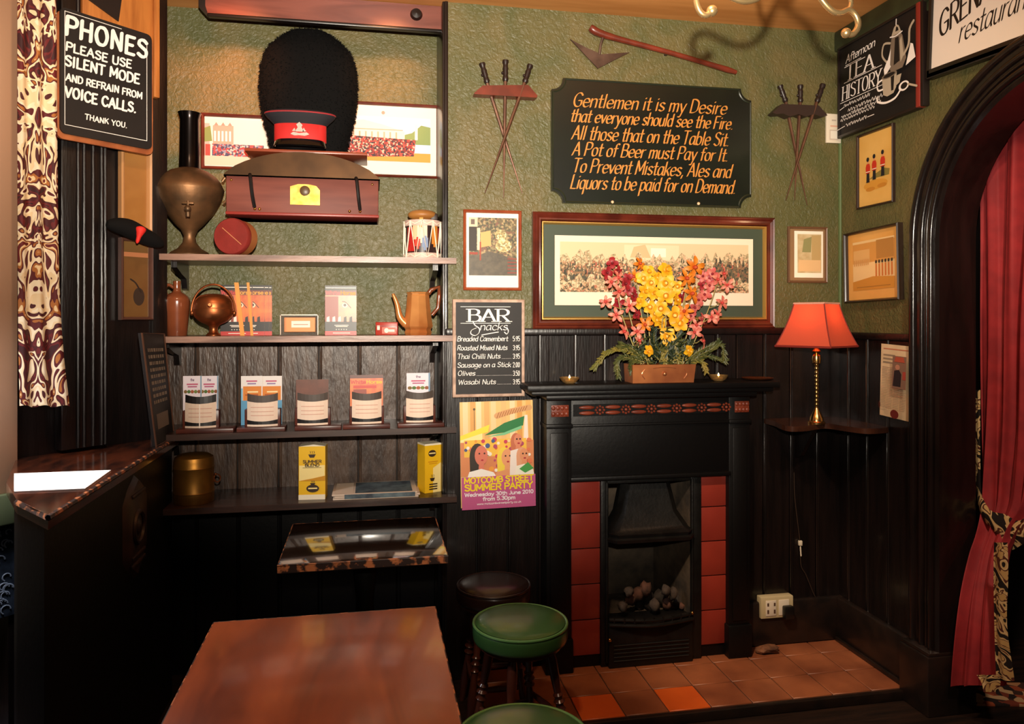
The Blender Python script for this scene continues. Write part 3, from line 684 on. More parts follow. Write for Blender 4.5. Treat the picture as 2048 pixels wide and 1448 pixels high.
# ---- reddish board along the top of the alcove
Yb = 3.16; x0, z0 = onY(405, 33, Yb); x1, _ = onY(889, 70, Yb); z0 = onY(650, 50, Yb)[1]
x1 = min(x1, XC - 0.006)
t = thing('wooden_wall_board', 'reddish varnished board with black moulded edge across the alcove top', 'board', ((x0 + x1) / 2, Yb, z0))
w2 = (x1 - x0) / 2; hh = CEIL - z0 - 0.002
b = MB().m(mat('glossy_red_brown_board', '#7d4438', '#5c2c24', scale=5, stretch=(0.4, 4, 3), rough=0.3, coat=0.4, dist=1.0)); b.prism([(-w2 + 0.012, 0.012), (w2, 0.012), (w2, hh), (-w2 + 0.012, hh)], -0.006, 0.0); b.build('panel', t)
b = MB().m(flat('#120c0b', 0.35)); b.box(-w2 + 0.02, w2, -0.012, 0.02, 0.0, 0.013, 0.004); b.prism([(-w2 + 0.02, 0.0), (-w2 + 0.02, 0.015), (-w2 + 0.012, 0.04), (-w2 + 0.012, hh), (-w2 - 0.012, hh), (-w2 - 0.012, 0.035)], -0.012, 0.02); b.build('edge_moulding', t, sharp=30)
b = MB().m(flat('#1a1210', 0.3)); b.lathe([(0.0, 0.02), (0.02, 0.016), (0.026, 0)], 20, M=Matrix.Translation((w2 - 0.11, -0.006, hh * 0.62)) @ Matrix.Rotation(PI / 2, 4, 'X')); b.build('knob', t)

# ---- two framed regiment photographs behind the trunk
REDCOAT = mat('rows_of_red_coats', '#a8322c', scale=150, kind='voronoi', cols=['#b23a30', '#8c2a26', '#d9b8a0', '#2a2430', '#c04a3a', '#5a2a2a'], rough=0.6)
BLUECOAT = mat('rows_of_coats', '#6a3a4a', scale=150, kind='voronoi', cols=['#b23a40', '#3a4666', '#d9b8b0', '#54304a', '#c04a4a', '#8a8aa0'], rough=0.6)
def reg1(b, P, ins, y):
    f = Fr(b, -P.w / 2 + ins, ins, P.w / 2 - ins, P.h - ins, y); f.rect(PAPER, 0, 0, 1, 1); f = Fr(b, *f.q(0.0, 0.02), *f.q(0.97, 0.96), y - 0.0004)
    f.rect(flat('#e8dcd0'), 0, 0, 1, 1); f.rect(flat('#cfa6a0'), 0.0, 0.1, 0.08, 0.9); f.rect(flat('#b04038'), 0.01, 0.14, 0.09, 0.45); f.poly(flat('#7a8a4a'), [(0, 0.5), (0.12, 0.52), (0.09, 0.85), (0, 0.8)])
    f.rect(flat('#d99a8c'), 0.13, 0.44, 0.46, 0.86)
    for k in range(5): f.rect(flat('#f4ece4'), 0.15 + k * 0.06, 0.52, 0.18 + k * 0.06, 0.74)
    for k in range(3): f.poly(flat('#d0877c'), [(0.15 + k * 0.11, 0.86), (0.22 + k * 0.11, 0.86), (0.185 + k * 0.11, 0.93)])
    f.rect(BLUECOAT, 0.12, 0.2, 0.95, 0.46); f.rect(flat('#cdbfae'), 0, 0, 1, 0.2)
def reg2(b, P, ins, y):
    f = Fr(b, -P.w / 2 + ins, ins, P.w / 2 - ins, P.h - ins, y); f.rect(PAPER, 0, 0, 1, 1)
    f.disc(flat('#c98a80'), 0.46, 0.90, 0.018)
    f = Fr(b, *f.q(0.0, 0.19), *f.q(0.94, 0.84), y - 0.0006)
    f.rect(flat('#bcd0e6'), 0, 0, 1, 1); f.poly(flat('#8a9a5a'), [(0.62, 0.4), (1, 0.4), (1, 0.8), (0.9, 0.84), (0.8, 0.66), (0.7, 0.6)])
    f.poly(flat('#efe3cf'), [(0.0, 0.4), (0.72, 0.4), (0.72, 0.68), (0.5, 0.82), (0.28, 0.92), (0.0, 0.86)])
    for k in range(9): f.rect(flat('#c9a48a'), 0.1 + k * 0.065, 0.46, 0.118 + k * 0.065, 0.66)
    f.rect(flat('#d0a08c'), 0.05, 0.70, 0.7, 0.72); f.rect(flat('#f3e8dc'), 0.83, 0.5, 0.86, 0.86)
    f.rect(flat('#c99a3a'), 0, 0, 1, 0.2); f.poly(REDCOAT, [(0.0, 0.06), (0.82, 0.13), (0.84, 0.5), (0.0, 0.56)])
picture(ALC, (403, 230, 545, 341), 'framed_photograph', 'red framed regiment photograph with grey house, hung between urn and bearskin', 'photograph', REDFR, 0.014, 0.018, reg1)
picture(ALC, (668, 207, 878, 355), 'framed_photograph', 'red framed group photograph of redcoats before a palace, hung behind the bearskin', 'photograph', REDFR, 0.013, 0.018, reg2)

# ================================================================== SHELF TWO
Y = 3.17; s = scale_at(Y, 354); p = spot_on(2, 354, Y)
JUG = mat('brown_salt_glaze', '#8a4a2c', '#6e3822', scale=6, rough=0.2, coat=0.4)
t = thing('stoneware_jug', 'brown glazed stoneware jug with loop handle at the shelf end beside kettle', 'jug', p)
b = MB().m(JUG); b.lathe(spl(prof_px([(17, 672), (19, 668), (22, 635), (24.5, 608), (23, 596), (15, 588), (8, 583), (7, 572), (7.5, 563), (5.5, 563)], 672, s), 3), 32); b.build('body', t)
b = MB().m(JUG); b.tube(spl([(-6 * s, 0, 96 * s), (-16 * s, 0, 102 * s), (-23 * s, 0, 93 * s), (-18 * s, 0, 78 * s)]), 3.2 * s, 8); b.build('handle', t)
Y = 3.11; s = scale_at(Y, 427); p = spot_on(2, 427, Y)
t = thing('copper_kettle', 'round copper kettle on a short foot with hoop handle', 'kettle', p)
b = MB().m(COPPER); b.lathe(spl(prof_px([(14, 672), (14, 669), (9, 664), (8, 656), (12, 650), (26, 643), (36, 632), (38, 619), (37.5, 617), (36, 604), (28, 593), (14, 588), (0, 587)], 672, s), 3), 40); b.build('body', t)
b = MB().m(COPPER); b.tube(spl([(math.cos(a) * 42 * s, -0.004, (46 + math.sin(a) * 57) * s) for a in [PI * k / 8 for k in range(9)]]), 2.2 * s, 8); b.build('hoop_handle', t)
b = MB().m(COPPER); b.tube([(0.0, -33 * s, 60 * s), (0.004, -47 * s, 62 * s)], [5 * s, 3 * s], 10); b.build('spout', t)
for sx in (-1, 1):
    b = MB().m(COPPER); b.ball((sx * 40 * s, -0.004, 46 * s), (4 * s, 4 * s, 5 * s), 10, 8); b.build('lug', t)
# booklets
BK = flat('#1b1210', 0.4); BO = mat('orange_cover_print', '#c4542a', '#e07a34', scale=26, rough=0.35); BRED = flat('#c02a22', 0.4); BWH = flat('#f2e6da', 0.5); BGOLD = flat('#d99a3c', 0.5)
def booklet(k, u0, u1, v0, v1, Y, label, full=True, grp=None, fac=BO, v0s=None):
    s = scale_at(Y, (u0 + u1) / 2); x0 = onY(u0, v1, Y)[0]; x1 = onY(u1, v1, Y)[0]
    t = thing('booklet', label, 'booklet', ((x0 + x1) / 2, Y, SH[k]), group=grp); w = x1 - x0; h = (v1 - v0) * s
    b = MB().m(flat('#e6d8c6')); b.box(-w / 2, w / 2, 0, 0.005, 0, h); b.build('pages', t)
    b = MB(); f = Fr(b, -w / 2, 0, w / 2, h, -0.0004)
    f.rect(BK, 0, 0, 1, 1); f.rect(BRED, 0, 0.0, 1, 0.08); f.rect(fac, 0.0, 0.27, 1, 0.9); f.rect(flat('#8e3a2c', 0.4), 0.0, 0.27, 0.42, 0.78)
    f.rect(flat('#6a2a1c', 0.4), 0.0, 0.80, 1, 0.9); f.rect(BWH, 0.02, 0.945, 0.98, 0.96)
    f.text(BRED, 'White', 0.03, 0.48, 0.815, 0.075, 0.0016, y=0) if False else f.text(BRED, 'White', 0.03, 0.48, 0.815, 0.075, 0.0017)
    f.text(BGOLD, 'Horse', 0.5, 0.97, 0.815, 0.075, 0.0017)
    f.disc(flat('#f0d0b0', 0.4), 0.63, 0.60, 0.09, 0.05); f.disc(flat('#3a2420', 0.4), 0.63, 0.605, 0.045, 0.028); f.stroke(flat('#3a2420', 0.4), [(0.55, 0.68), (0.66, 0.66), (0.82, 0.55)], 0.0014)
    for q in range(5): f.poly(BWH if q < 3 else BK, [(0.05 + q * 0.18, 0.27), (0.15 + q * 0.18, 0.27), (0.14 + q * 0.18, 0.38), (0.06 + q * 0.18, 0.36)])
    for q in range(5): f.disc(BWH, 0.36 + q * 0.08, 0.115, 0.016)
    f.rect(BWH, 0.3, 0.19, 0.75, 0.205); f.rect(BWH, 0.34, 0.165, 0.72, 0.178); f.rect(BWH, 0.25, 0.035, 0.8, 0.048)
    b.build('cover', t, smooth=False); return t
lefts = [(441, 505), (465, 529), (477, 538), (482, 544)]
labs = ['orange racing booklet foremost in the stack behind the copper kettle', 'second orange racing booklet in the stack, showing its right strip behind the foremost', 'third orange racing booklet in the stack, a thin strip showing', 'rearmost orange racing booklet in the stack behind the kettle']
for i, (a, c) in enumerate(lefts): booklet(2, a, c, 570 + i * 0.3, 671, 3.205 + i * 0.008, labs[i], grp='orange booklets behind the kettle')
booklet(2, 650, 713, 572, 671, 3.2, 'single orange racing booklet standing alone mid shelf')
for i, (ua, ub, uc, Yr) in enumerate(((473, 478, 485, 3.199), (496, 499, 504, 3.2))):
    x0, z0 = onY(ua, 565, Yr); x1, _ = onY(uc, 670, Yr)
    t = thing('ribbon', ('yellow ribbon slanting down the foremost booklet beside the kettle', 'narrower yellow ribbon slanting down the middle of the booklet stack')[i], 'ribbon', (x1, Yr, SH[2]), group='yellow ribbons on the booklets')
    wv = 0.0085 if i == 0 else 0.0055; h = z0 - SH[2]; b = MB().m(mat('yellow_ribbon', '#e0902c', rough=0.5)); b.prism([(-wv, 0), (wv, 0), (x0 - x1 + wv, h), (x0 - x1 - wv, h)], -0.003 * (1 - i) - 0.0005, 0.0005); b.build('band', t)
# clear card stand
Y = 3.16; p = spot_on(2, 598, Y); s = scale_at(Y, 598)
t = thing('card_stand', 'small clear card stand holding an orange card on the shelf', 'card stand', p)
CL = mat('clear_acrylic', '#f2e6da', rough=0.05, trans=0.9, spec=0.5)
b = MB().m(CL); b.box(-37 * s, 37 * s, 0.012, 0.015, 0.0, 42 * s, 0.001); b.box(-37 * s, 37 * s, -0.03, 0.012, 0.0, 0.003, 0.001); b.build('stand', t)
b = MB().m(flat('#e6cdb8', 0.3))
for q in ((-37 * s, -35.5 * s, 0.0105, 0.012, 0, 42 * s), (35.5 * s, 37 * s, 0.0105, 0.012, 0, 42 * s), (-37 * s, 37 * s, 0.0105, 0.012, 40 * s, 42 * s)): b.box(*q)
b.build('polished_edge', t)
b = MB(); b.m(flat('#c87838', 0.5)).box(-28 * s, 32 * s, -0.012, 0.008, 7 * s, 36 * s, 0.001); b.m(flat('#d98d48', 0.5)).rect(-24 * s, 8 * s, 31 * s, 35 * s, -0.0125); b.m(WHITE).rect(-14 * s, 16 * s, 22 * s, 29 * s, -0.0130)
b.m(flat('#b98a70')).rect(-10 * s, 21 * s, 18 * s, 22.5 * s, -0.0133)
b.build('card', t, smooth=False)
# small red tin
Y = 3.16; p = spot_on(2, 774, Y); s = scale_at(Y, 774)
t = thing('tin_box', 'small red tin box with a pale label beside the coffee pot', 'tin', p, (0, 0, math.radians(-8)))
b = MB().m(flat('#a83426', 0.35)); b.box(-22 * s, 22 * s, -0.016, 0.02, 0, 26 * s, 0.003); b.build('body', t)
b = MB(); f = Fr(b, -22 * s, 0, 22 * s, 26 * s, -0.0164); f.rect(flat('#c9543a', 0.4), 0.3, 0.12, 0.92, 0.6); f.disc(flat('#f0d8c0', 0.4), 0.5, 0.36, 0.1, 0.18); f.rect(flat('#f0d8c0', 0.4), 0.6, 0.26, 0.86, 0.44); f.rect(flat('#f0d8c0', 0.4), 0.08, 0.4, 0.2, 0.75); f.rect(flat('#6b1c16', 0.4), 0.0, 0.68, 1, 0.72); b.build('label', t, smooth=False)
# copper coffee pot
Y = 3.15; p = spot_on(2, 836, Y); s = scale_at(Y, 836)
LUS = mat('copper_lustre', '#e09a58', '#b86c36', scale=7, rough=0.28, metal=0.45, coat=0.4)
t = thing('coffee_pot', 'shiny copper lustre coffee pot with long spout beside corner post', 'coffee pot', p)
b = MB().m(LUS); b.lathe(spl(prof_px([(26, 665), (28, 660), (26, 654), (30, 648), (29, 640), (25, 612), (23, 588), (22, 584), (24, 581), (21, 579), (10, 578), (0, 577)], 665, s), 3), 10, M=Matrix.Rotation(math.radians(18), 4, 'Z')); b.build('body', t, sharp=25)
b = MB().m(LUS); b.tube(spl([(-24 * s, -0.01, 22 * s), (-36 * s, -0.014, 36 * s), (-42 * s, -0.015, 62 * s), (-50 * s, -0.016, 82 * s)]), [9 * s - 6 * s * k / 18 for k in range(19)], 12); b.build('spout', t)
b = MB().m(JUG); b.tube([(20 * s, 0, 82 * s), (26 * s, 0, 90 * s), (42 * s, 0, 97 * s), (42 * s, 0, 78 * s), (40 * s, 0, 54 * s), (28 * s, 0, 40 * s)], [5 * s, 5 * s, 4.5 * s, 4.5 * s, 4 * s, 4 * s], 10); b.build('handle', t)

# ================================================================== SHELF THREE: leaflets in holders
BAND = flat('#171213', 0.5); PK = mat('cream_card', '#e7cdb8', rough=0.6); HB = mat('red_brown_block', '#5b2a1e', '#43201a', scale=8, rough=0.35)
HOLD = [(371, 433, 366, 437, 752), (495, 556, 482, 564, 752), (595, 656, 592, 657, 759), (704, 763, 700, 766, 750), (812, 866, 813, 860, 746)]
hl = ['first leaflet holder on the narrow shelf, nearest the canister', 'second leaflet holder, with blue edged white and orange leaflets', 'middle leaflet holder, with a plain brown card showing', 'fourth leaflet holder, with an orange racing leaflet', 'last leaflet holder, beside the corner post']
base_px = [(356, 470), (476, 572), (591, 683), (686, 780), (795, 887)]
for i, (a, c, la, lc, lv) in enumerate(HOLD):
    Y = 3.11; x0 = onY(a, 830, Y)[0]; x1 = onY(c, 830, Y)[0]; cxx = (x0 + x1) / 2; s = scale_at(Y, (a + c) / 2); w = x1 - x0
    b0 = onY(base_px[i][0], 860, Y)[0] - cxx; b1 = onY(base_px[i][1], 860, Y)[0] - cxx
    t = thing('leaflet_holder', hl[i], 'leaflet holder', (cxx, Y, SH[3]), group='leaflet holders on the narrow shelf')
    b = MB().m(HB); b.box(b0, b1, -0.035, 0.05, 0, 0.016, 0.002); b.box(-w / 2 - 0.01, w / 2 + 0.01, -0.006, 0.034, 0.016, 0.085, 0.002); b.build('block', t)
    pz0, pz1, bz1 = 0.018, 0.118, 0.148
    b = MB().m(PK); n = 8
    for k in range(n):
        xk = [-w / 2 + w * q / n for q in (k, k + 1)]; yk = [-0.008 - 0.016 * (1 - (2 * q / n - 1) ** 2) for q in (k, k + 1)]
        sag = [0.006 * (1 - (2 * q / n - 1) ** 2) for q in (k, k + 1)]
        b.m(PK).face([(xk[0], yk[0], pz0), (xk[1], yk[1], pz0), (xk[1], yk[1], pz1 - sag[1]), (xk[0], yk[0], pz1 - sag[0])])
        b.m(BAND).face([(xk[0], yk[0] - 0.0006, pz0 + 0.008), (xk[1], yk[1] - 0.0006, pz0 + 0.008), (xk[1], yk[1] - 0.0006, pz0 + 0.026 - sag[1]), (xk[0], yk[0] - 0.0006, pz0 + 0.026 - sag[0])])
        b.m(flat('#4a403a', 0.6) if i else BAND).face([(xk[0], yk[0] + 0.004, pz1 - sag[0] - 0.004), (xk[1], yk[1] + 0.004, pz1 - sag[1] - 0.004), (xk[1], yk[1] + 0.006, bz1 - sag[1] * 1.5), (xk[0], yk[0] + 0.006, bz1 - sag[0] * 1.5)])
        for zz in (0.06, 0.075, 0.092):
            if 0 < k < n - 1: b.m(flat('#cf9f8c')).face([(xk[0], yk[0] - 0.0006, zz), (xk[1], yk[1] - 0.0006, zz), (xk[1], yk[1] - 0.0006, zz + 0.003), (xk[0], yk[0] - 0.0006, zz + 0.003)])
    if i == 0: b.m(flat('#f4e6da')).rect(-0.002, pz0, 0.002, pz1 - 0.007, -0.0262)
    b.build('pocket', t, smooth=False)
    # the leaflets in it
    def leaflet(ua, uc, v, kind, dy, lab):
        Yl = Y + dy; xa_ = onY(ua, 800, Yl)[0]; xc_ = onY(uc, 800, Yl)[0]; ww = xc_ - xa_; hh = onY((ua + uc) / 2, v, Yl)[1] - SH[3] - 0.017
        tt = thing('leaflet', lab, 'leaflet', ((xa_ + xc_) / 2, Yl, SH[3] + 0.0172), group='leaflets in the holders'); bb = MB().m(WHITE)
        bb.box(-ww / 2, ww / 2, 0, 0.003, 0, hh); f = Fr(bb, -ww / 2, 0, ww / 2, hh, -0.0003)
        if kind == 'white':
            f.rect(flat('#e4d8e0'), 0, 0, 1, 1); f.text(flat('#6a4a6a'), 'the', 0.40, 0.6, 0.9, 0.05, 0.0009); f.rect(flat('#c05a7a'), 0.2, 0.82, 0.8, 0.85); f.rect(flat('#b0507a'), 0.25, 0.775, 0.75, 0.80)
            for q in range(5): f.disc(flat(['#7a5a20', '#4a6a2a', '#a05028', '#6a7a30', '#8a4a20'][q]), 0.14 + q * 0.18, 0.69, 0.09, 0.035)
            f.rect(flat('#7a98b0'), 0.93, 0, 1, 1)
        elif kind == 'orange':
            f.rect(flat('#e4dcd8'), 0, 0, 1, 1); f.rect(flat('#5a9ac0'), 0, 0, 1, 0.5); f.rect(flat('#7ab0cc'), 0, 0.5, 0.08, 0.75); f.rect(flat('#c05a7a'), 0.25, 0.88, 0.75, 0.91); f.rect(flat('#8a70a0'), 0.3, 0.83, 0.7, 0.855)
            f.rect(flat('#d9802c'), 0.1, 0.5, 0.95, 0.79); f.rect(flat('#f0d8a0'), 0.3, 0.66, 0.8, 0.69); f.rect(flat('#a8501c'), 0.2, 0.6, 0.8, 0.63)
        elif kind == 'brown': f.rect(mat('brown_card_cover', '#6e3a28', '#5a3020', scale=20, rough=0.5), 0, 0, 1, 1)
        else:
            f.rect(BO, 0, 0, 1, 1); f.rect(flat('#5a2418', 0.4), 0, 0.93, 1, 1); f.text(BRED, 'White', 0.03, 0.48, 0.82, 0.07, 0.0017); f.text(flat('#e8b43c', 0.5), 'Horse', 0.5, 0.97, 0.82, 0.07, 0.0017); f.rect(flat('#c43020', 0.4), 0.1, 0.72, 0.8, 0.78); f.rect(flat('#8c3018', 0.4), 0.1, 0.6, 0.5, 0.7)
        bb.build('sheet', tt, smooth=False)
    kinds = ['white', 'orange', 'brown', 'racing', 'white'][i]
    half = (la + lc) / 2
    if i in (0, 1):
        leaflet(la, half + 2, lv, kinds, 0.036, ('white leaflet with row of small pictures, inner of two in the first holder', 'white and orange leaflet, inner of two in the second holder')[i])
        leaflet(half - 2, lc, lv, kinds, 0.041, ('white leaflet beside its twin in the first holder, farther from the canister', 'white and orange leaflet beside its twin in the second holder, nearer the middle holder')[i])
    else: leaflet(la, lc, lv, kinds, 0.036, {2: 'plain red brown card standing in the middle holder', 3: 'orange racing leaflet standing in the fourth holder', 4: 'narrow white leaflet standing in the last holder by the corner post'}[i])

# ================================================================== SHELF FOUR
Y = 3.15; s = scale_at(Y, 388); p = spot_on(4, 388, Y)
t = thing('brass_canister', 'tall dull brass canister with ring handle at end of the lowest shelf', 'canister', p)
b = MB().m(BRASSD); b.lathe(prof_px([(37, 1010), (38, 1008), (38, 990), (39, 989), (38, 987), (38, 942), (39, 940), (38, 938), (38, 928), (36, 920), (28, 915), (0, 913)], 1010, s), 48); b.build('body', t, sharp=30)
b = MB().m(COPPER); b.tube([(39 * s + 0.010 + 0.012 * math.cos(a), 0, 45 * s + 0.016 * math.sin(a)) for a in [2 * PI * k / 16 for k in range(16)]], 0.003, 6, closed=True); b.ball((39 * s + 0.004, 0, 45 * s + 0.016), 0.006, 8, 6); b.build('ring_handle', t)
YEL = flat('#e9b516', 0.45); YEL2 = flat('#f3d98c', 0.45); BRN = flat('#33200f', 0.5)
def carton(u0, u1, v0, Y, rz, label, words_, dep):
    um = (u0 + u1) / 2; s = scale_at(Y, um); p = spot_on(4, um, Y); w = (u1 - u0) * s; h = onY(um, v0, Y)[1] - p[2]
    t = thing('carton', label, 'carton', p, (0, 0, math.radians(rz)), group='yellow cartons on the lowest shelf')
    b = MB().m(YEL); b.box(-w / 2, w / 2, 0, dep, 0, h * 0.965); b.m(flat('#f0e2c4', 0.5)); b.prism([(-w / 2, h * 0.965), (w / 2, h * 0.965), (w * 0.05, h)], 0.0, dep) if words_ else b.box(-w / 2, w / 2, 0, dep, h * 0.965, h)
    b.build('box', t, smooth=False)
    b = MB(); f = Fr(b, -w / 2, 0, w / 2, h, -0.0004)
    f.rect(YEL2, 0.02, 0.34, 0.98, 0.62) if words_ else f.poly(YEL2, [(0.5, 0.0), (0.98, 0.0), (0.98, 0.6), (0.5, 0.5)])
    def cup(cx, cz, k):
        f.poly(BRN, [(cx - 0.14 * k, cz), (cx + 0.14 * k, cz), (cx + 0.08 * k, cz - 0.06 * k), (cx - 0.08 * k, cz - 0.06 * k)])
        for q in (-0.07, 0.0, 0.07): f.stroke(BRN, [(cx + q * k, cz + 0.015 * k), (cx + (q + 0.02) * k, cz + 0.035 * k), (cx + q * k, cz + 0.06 * k)], 0.0009)
    if words_:
        cup(0.5, 0.82, 1); f.text(BRN, 'SUMMER', 0.16, 0.86, 0.665, 0.05, 0.0014); f.text(BRN, 'BLEND', 0.24, 0.78, 0.60, 0.05, 0.0014); f.rect(BRN, 0.15, 0.575, 0.85, 0.582)
        f.poly(flat('#c98a10', 0.45), [(0, 0.34), (0.5, 0.38), (1, 0.43), (1, 0.34)])
        f.disc(BRN, 0.53, 0.2, 0.24, 0.07); f.rect(YEL2, 0.36, 0.19, 0.7, 0.215); cup(0.53, 0.30, 0.7); f.rect(flat('#f0e2c4', 0.5), 0.0, 0.0, 1, 0.09)
    else:
        f.disc(BRN, 0.45, 0.8, 0.24, 0.07); f.rect(YEL2, 0.25, 0.79, 0.65, 0.815); f.rect(flat('#c98a10', 0.45), 0.2, 0.62, 0.8, 0.64); f.rect(flat('#c98a10', 0.45), 0.25, 0.585, 0.75, 0.6)
        cup(0.45, 0.3, 1.1); 
        for q in range(3): f.rect(BRN, 0.25, 0.06 + q * 0.05, 0.75, 0.085 + q * 0.05)
    b.build('print', t, smooth=False)
    if not words_:
        b = MB()
        for z, hh in ((0.7, 0.12), (0.5, 0.08), (0.25, 0.1), (0.08, 0.07)): b.m(BRN).face([(w / 2 + 0.0005, dep * 0.25, h * z), (w / 2 + 0.0005, dep * 0.75, h * z), (w / 2 + 0.0005, dep * 0.8, h * (z + hh)), (w / 2 + 0.0005, dep * 0.3, h * (z + hh))])
        b.build('side_print', t, smooth=False)
    return t
carton(598, 650, 889, 3.10, -4, 'yellow carton reading summer blend at the middle of the lowest shelf', True, 0.07)
carton(848, 884, 887, 3.13, 22, 'yellow carton turned to show its side at the shelf end by corner post', False, 0.07)
p = spot_on(4, 752, 3.16); s = scale_at(3.16, 752)
t = thing('folded_newspaper', 'folded newspaper with dark blue photograph lying between the yellow cartons', 'newspaper', p)
b = MB().m(flat('#cbb6a2', 0.7)); 
for k, (dz, sh) in enumerate(((0.0, 0.0), (0.008, 0.006), (0.016, -0.004))): b.box(-82 * s + sh, 82 * s + sh, -0.10, 0.12, dz, dz + 0.0075, 0.003)
b.build('pages', t)
b = MB(); zt_ = 0.0245
def tilt(x, y): return (x, y, zt_ + 0.0)
b.m(mat('blue_news_photo', '#26323e', '#5a6a70', scale=24, rough=0.6)).face([(-40 * s, -0.09, zt_), (70 * s, -0.09, zt_), (70 * s, 0.1, zt_), (-40 * s, 0.1, zt_)]); b.m(flat('#e0cdb8')).face([(-78 * s, -0.09, zt_), (-44 * s, -0.09, zt_), (-44 * s, 0.1, zt_), (-78 * s, 0.1, zt_)])
b.m(mat('blue_news_photo', '')).face([(-60 * s, -0.1005, 0.004), (75 * s, -0.1005, 0.004), (75 * s, -0.1005, 0.022), (-60 * s, -0.1005, 0.022)])
b.build('photo', t, smooth=False)
# ================================================================== CHIMNEY BREAST WALL
# ---- rhyme board
P = Pl(BREAST, (1101, 170, 1497, 412), 0.0)
t = P.root('wall_sign', 'large dark green board with gold italic rhyme beginning Gentlemen', 'sign'); w, h = P.w, P.h
SG = mat('dark_bottle_green_sign', '#141a10', '#10140d', scale=6, rough=0.35, coat=0.3)
def notched(w, h, r, n=8, d=0.0):
    pts = []
    for cx, cz, a0 in ((-w / 2 + d, d, 90), (w / 2 - d, d, 180), (w / 2 - d, h - d, 270), (-w / 2 + d, h - d, 0)):
        seq = [math.radians(a0 - 90 * k / n) for k in range(n + 1)]
        pts += [(cx + r * math.cos(a), cz + r * math.sin(a)) for a in seq]
    return pts
b = MB().m(SG); b.prism(notched(w, h, 0.05), -0.025, -0.001); b.build('board', t, sharp=30)
b = MB().m(flat('#23291a', 0.4)); n_ = notched(w, h, 0.056, d=0.004); b.tube([(x, -0.025, z) for x, z in n_], 0.004, 6, closed=True); b.build('edge_bead', t)
GOLD = mat('old_gold_lettering', '#c98338', rough=0.5)
b = MB().m(GOLD)
L = [('Gentlemen it is my Desire', 1142, 1453, 224, 197), ('that everyone should see the Fire.', 1137, 1466, 254, 229), ('All those that on the Table Sit.', 1140, 1458, 288, 261), ('A Pot of Beer must Pay for It.', 1141, 1456, 319, 293), ('To Prevent Mistakes, Ales and', 1141, 1462, 352, 325), ('Liquors to be paid for on Demand.', 1137, 1471, 384, 357)]
for st, u0, u1, vb, vt in L:
    P.line(b, st, u0, u1 - 6, vb, vt, 0.0044, 0.0012, math.radians(28), y=-0.0256, shear=0.26)
b.build('lettering', t, smooth=False)
b = MB().m(flat('#e8c49a', 0.4))
for u, v in ((1221, 406), (1392, 409)): x, z = P.p(u, v); b.ball((x, -0.026, z), 0.007, 10, 8)
b.build('screw', t)
# ---- hoe
TOOLW = mat('red_brown_handle_wood', '#7d3220', '#5d2417', scale=12, rough=0.35, coat=0.2)
STEEL = mat('rusty_steel', '#6b5447', '#4d3a30', scale=14, rough=0.5, metal=0.6)
P = Pl(BREAST, (1140, 52, 1470, 152), 0.0); t = P.root('garden_hoe', 'old hand hoe with red wooden handle hung above the rhyme board', 'hoe')
a = P.p(1176, 60); c = P.p(1466, 149); m_ = P.p(1208, 76)
b = MB().m(TOOLW); b.tube(spl([(a[0], -0.03, a[1]), (m_[0], -0.03, m_[1]), ((m_[0] + c[0]) / 2, -0.03, (m_[1] + c[1]) / 2 + 0.004), (c[0], -0.03, c[1])], 5), [0.013, 0.016, 0.017, 0.017, 0.016, 0.015, 0.013, 0.012, 0.012, 0.011, 0.011, 0.011, 0.011, 0.012, 0.013, 0.009], 12); b.build('handle', t)
b = MB().m(STEEL); q = [P.p(*z) for z in ((1138, 82), (1168, 98), (1200, 112), (1256, 108), (1232, 120), (1193, 140))]; b.prism([q[i] for i in (0, 1, 2, 3, 4, 5)], -0.022, -0.016); b.build('blade', t, sharp=30)
b = MB().m(STEEL); k0, k1 = P.p(1203, 76), P.p(1196, 108); b.tube([(k0[0], -0.03, k0[1]), (k1[0] + 0.004, -0.024, k1[1] + 0.03), (k1[0], -0.02, k1[1] - 0.01)], 0.006, 8); b.build('neck', t)
b = MB().m(flat('#3a2a20', 0.5)); x, z = P.p(1330, 106); b.box(x - 0.006, x + 0.006, -0.03, -0.001, z - 0.014, z - 0.004); x, z = P.p(1192, 66); b.box(x - 0.006, x + 0.006, -0.03, -0.001, z - 0.014, z - 0.004); b.build('wall_hook', t)
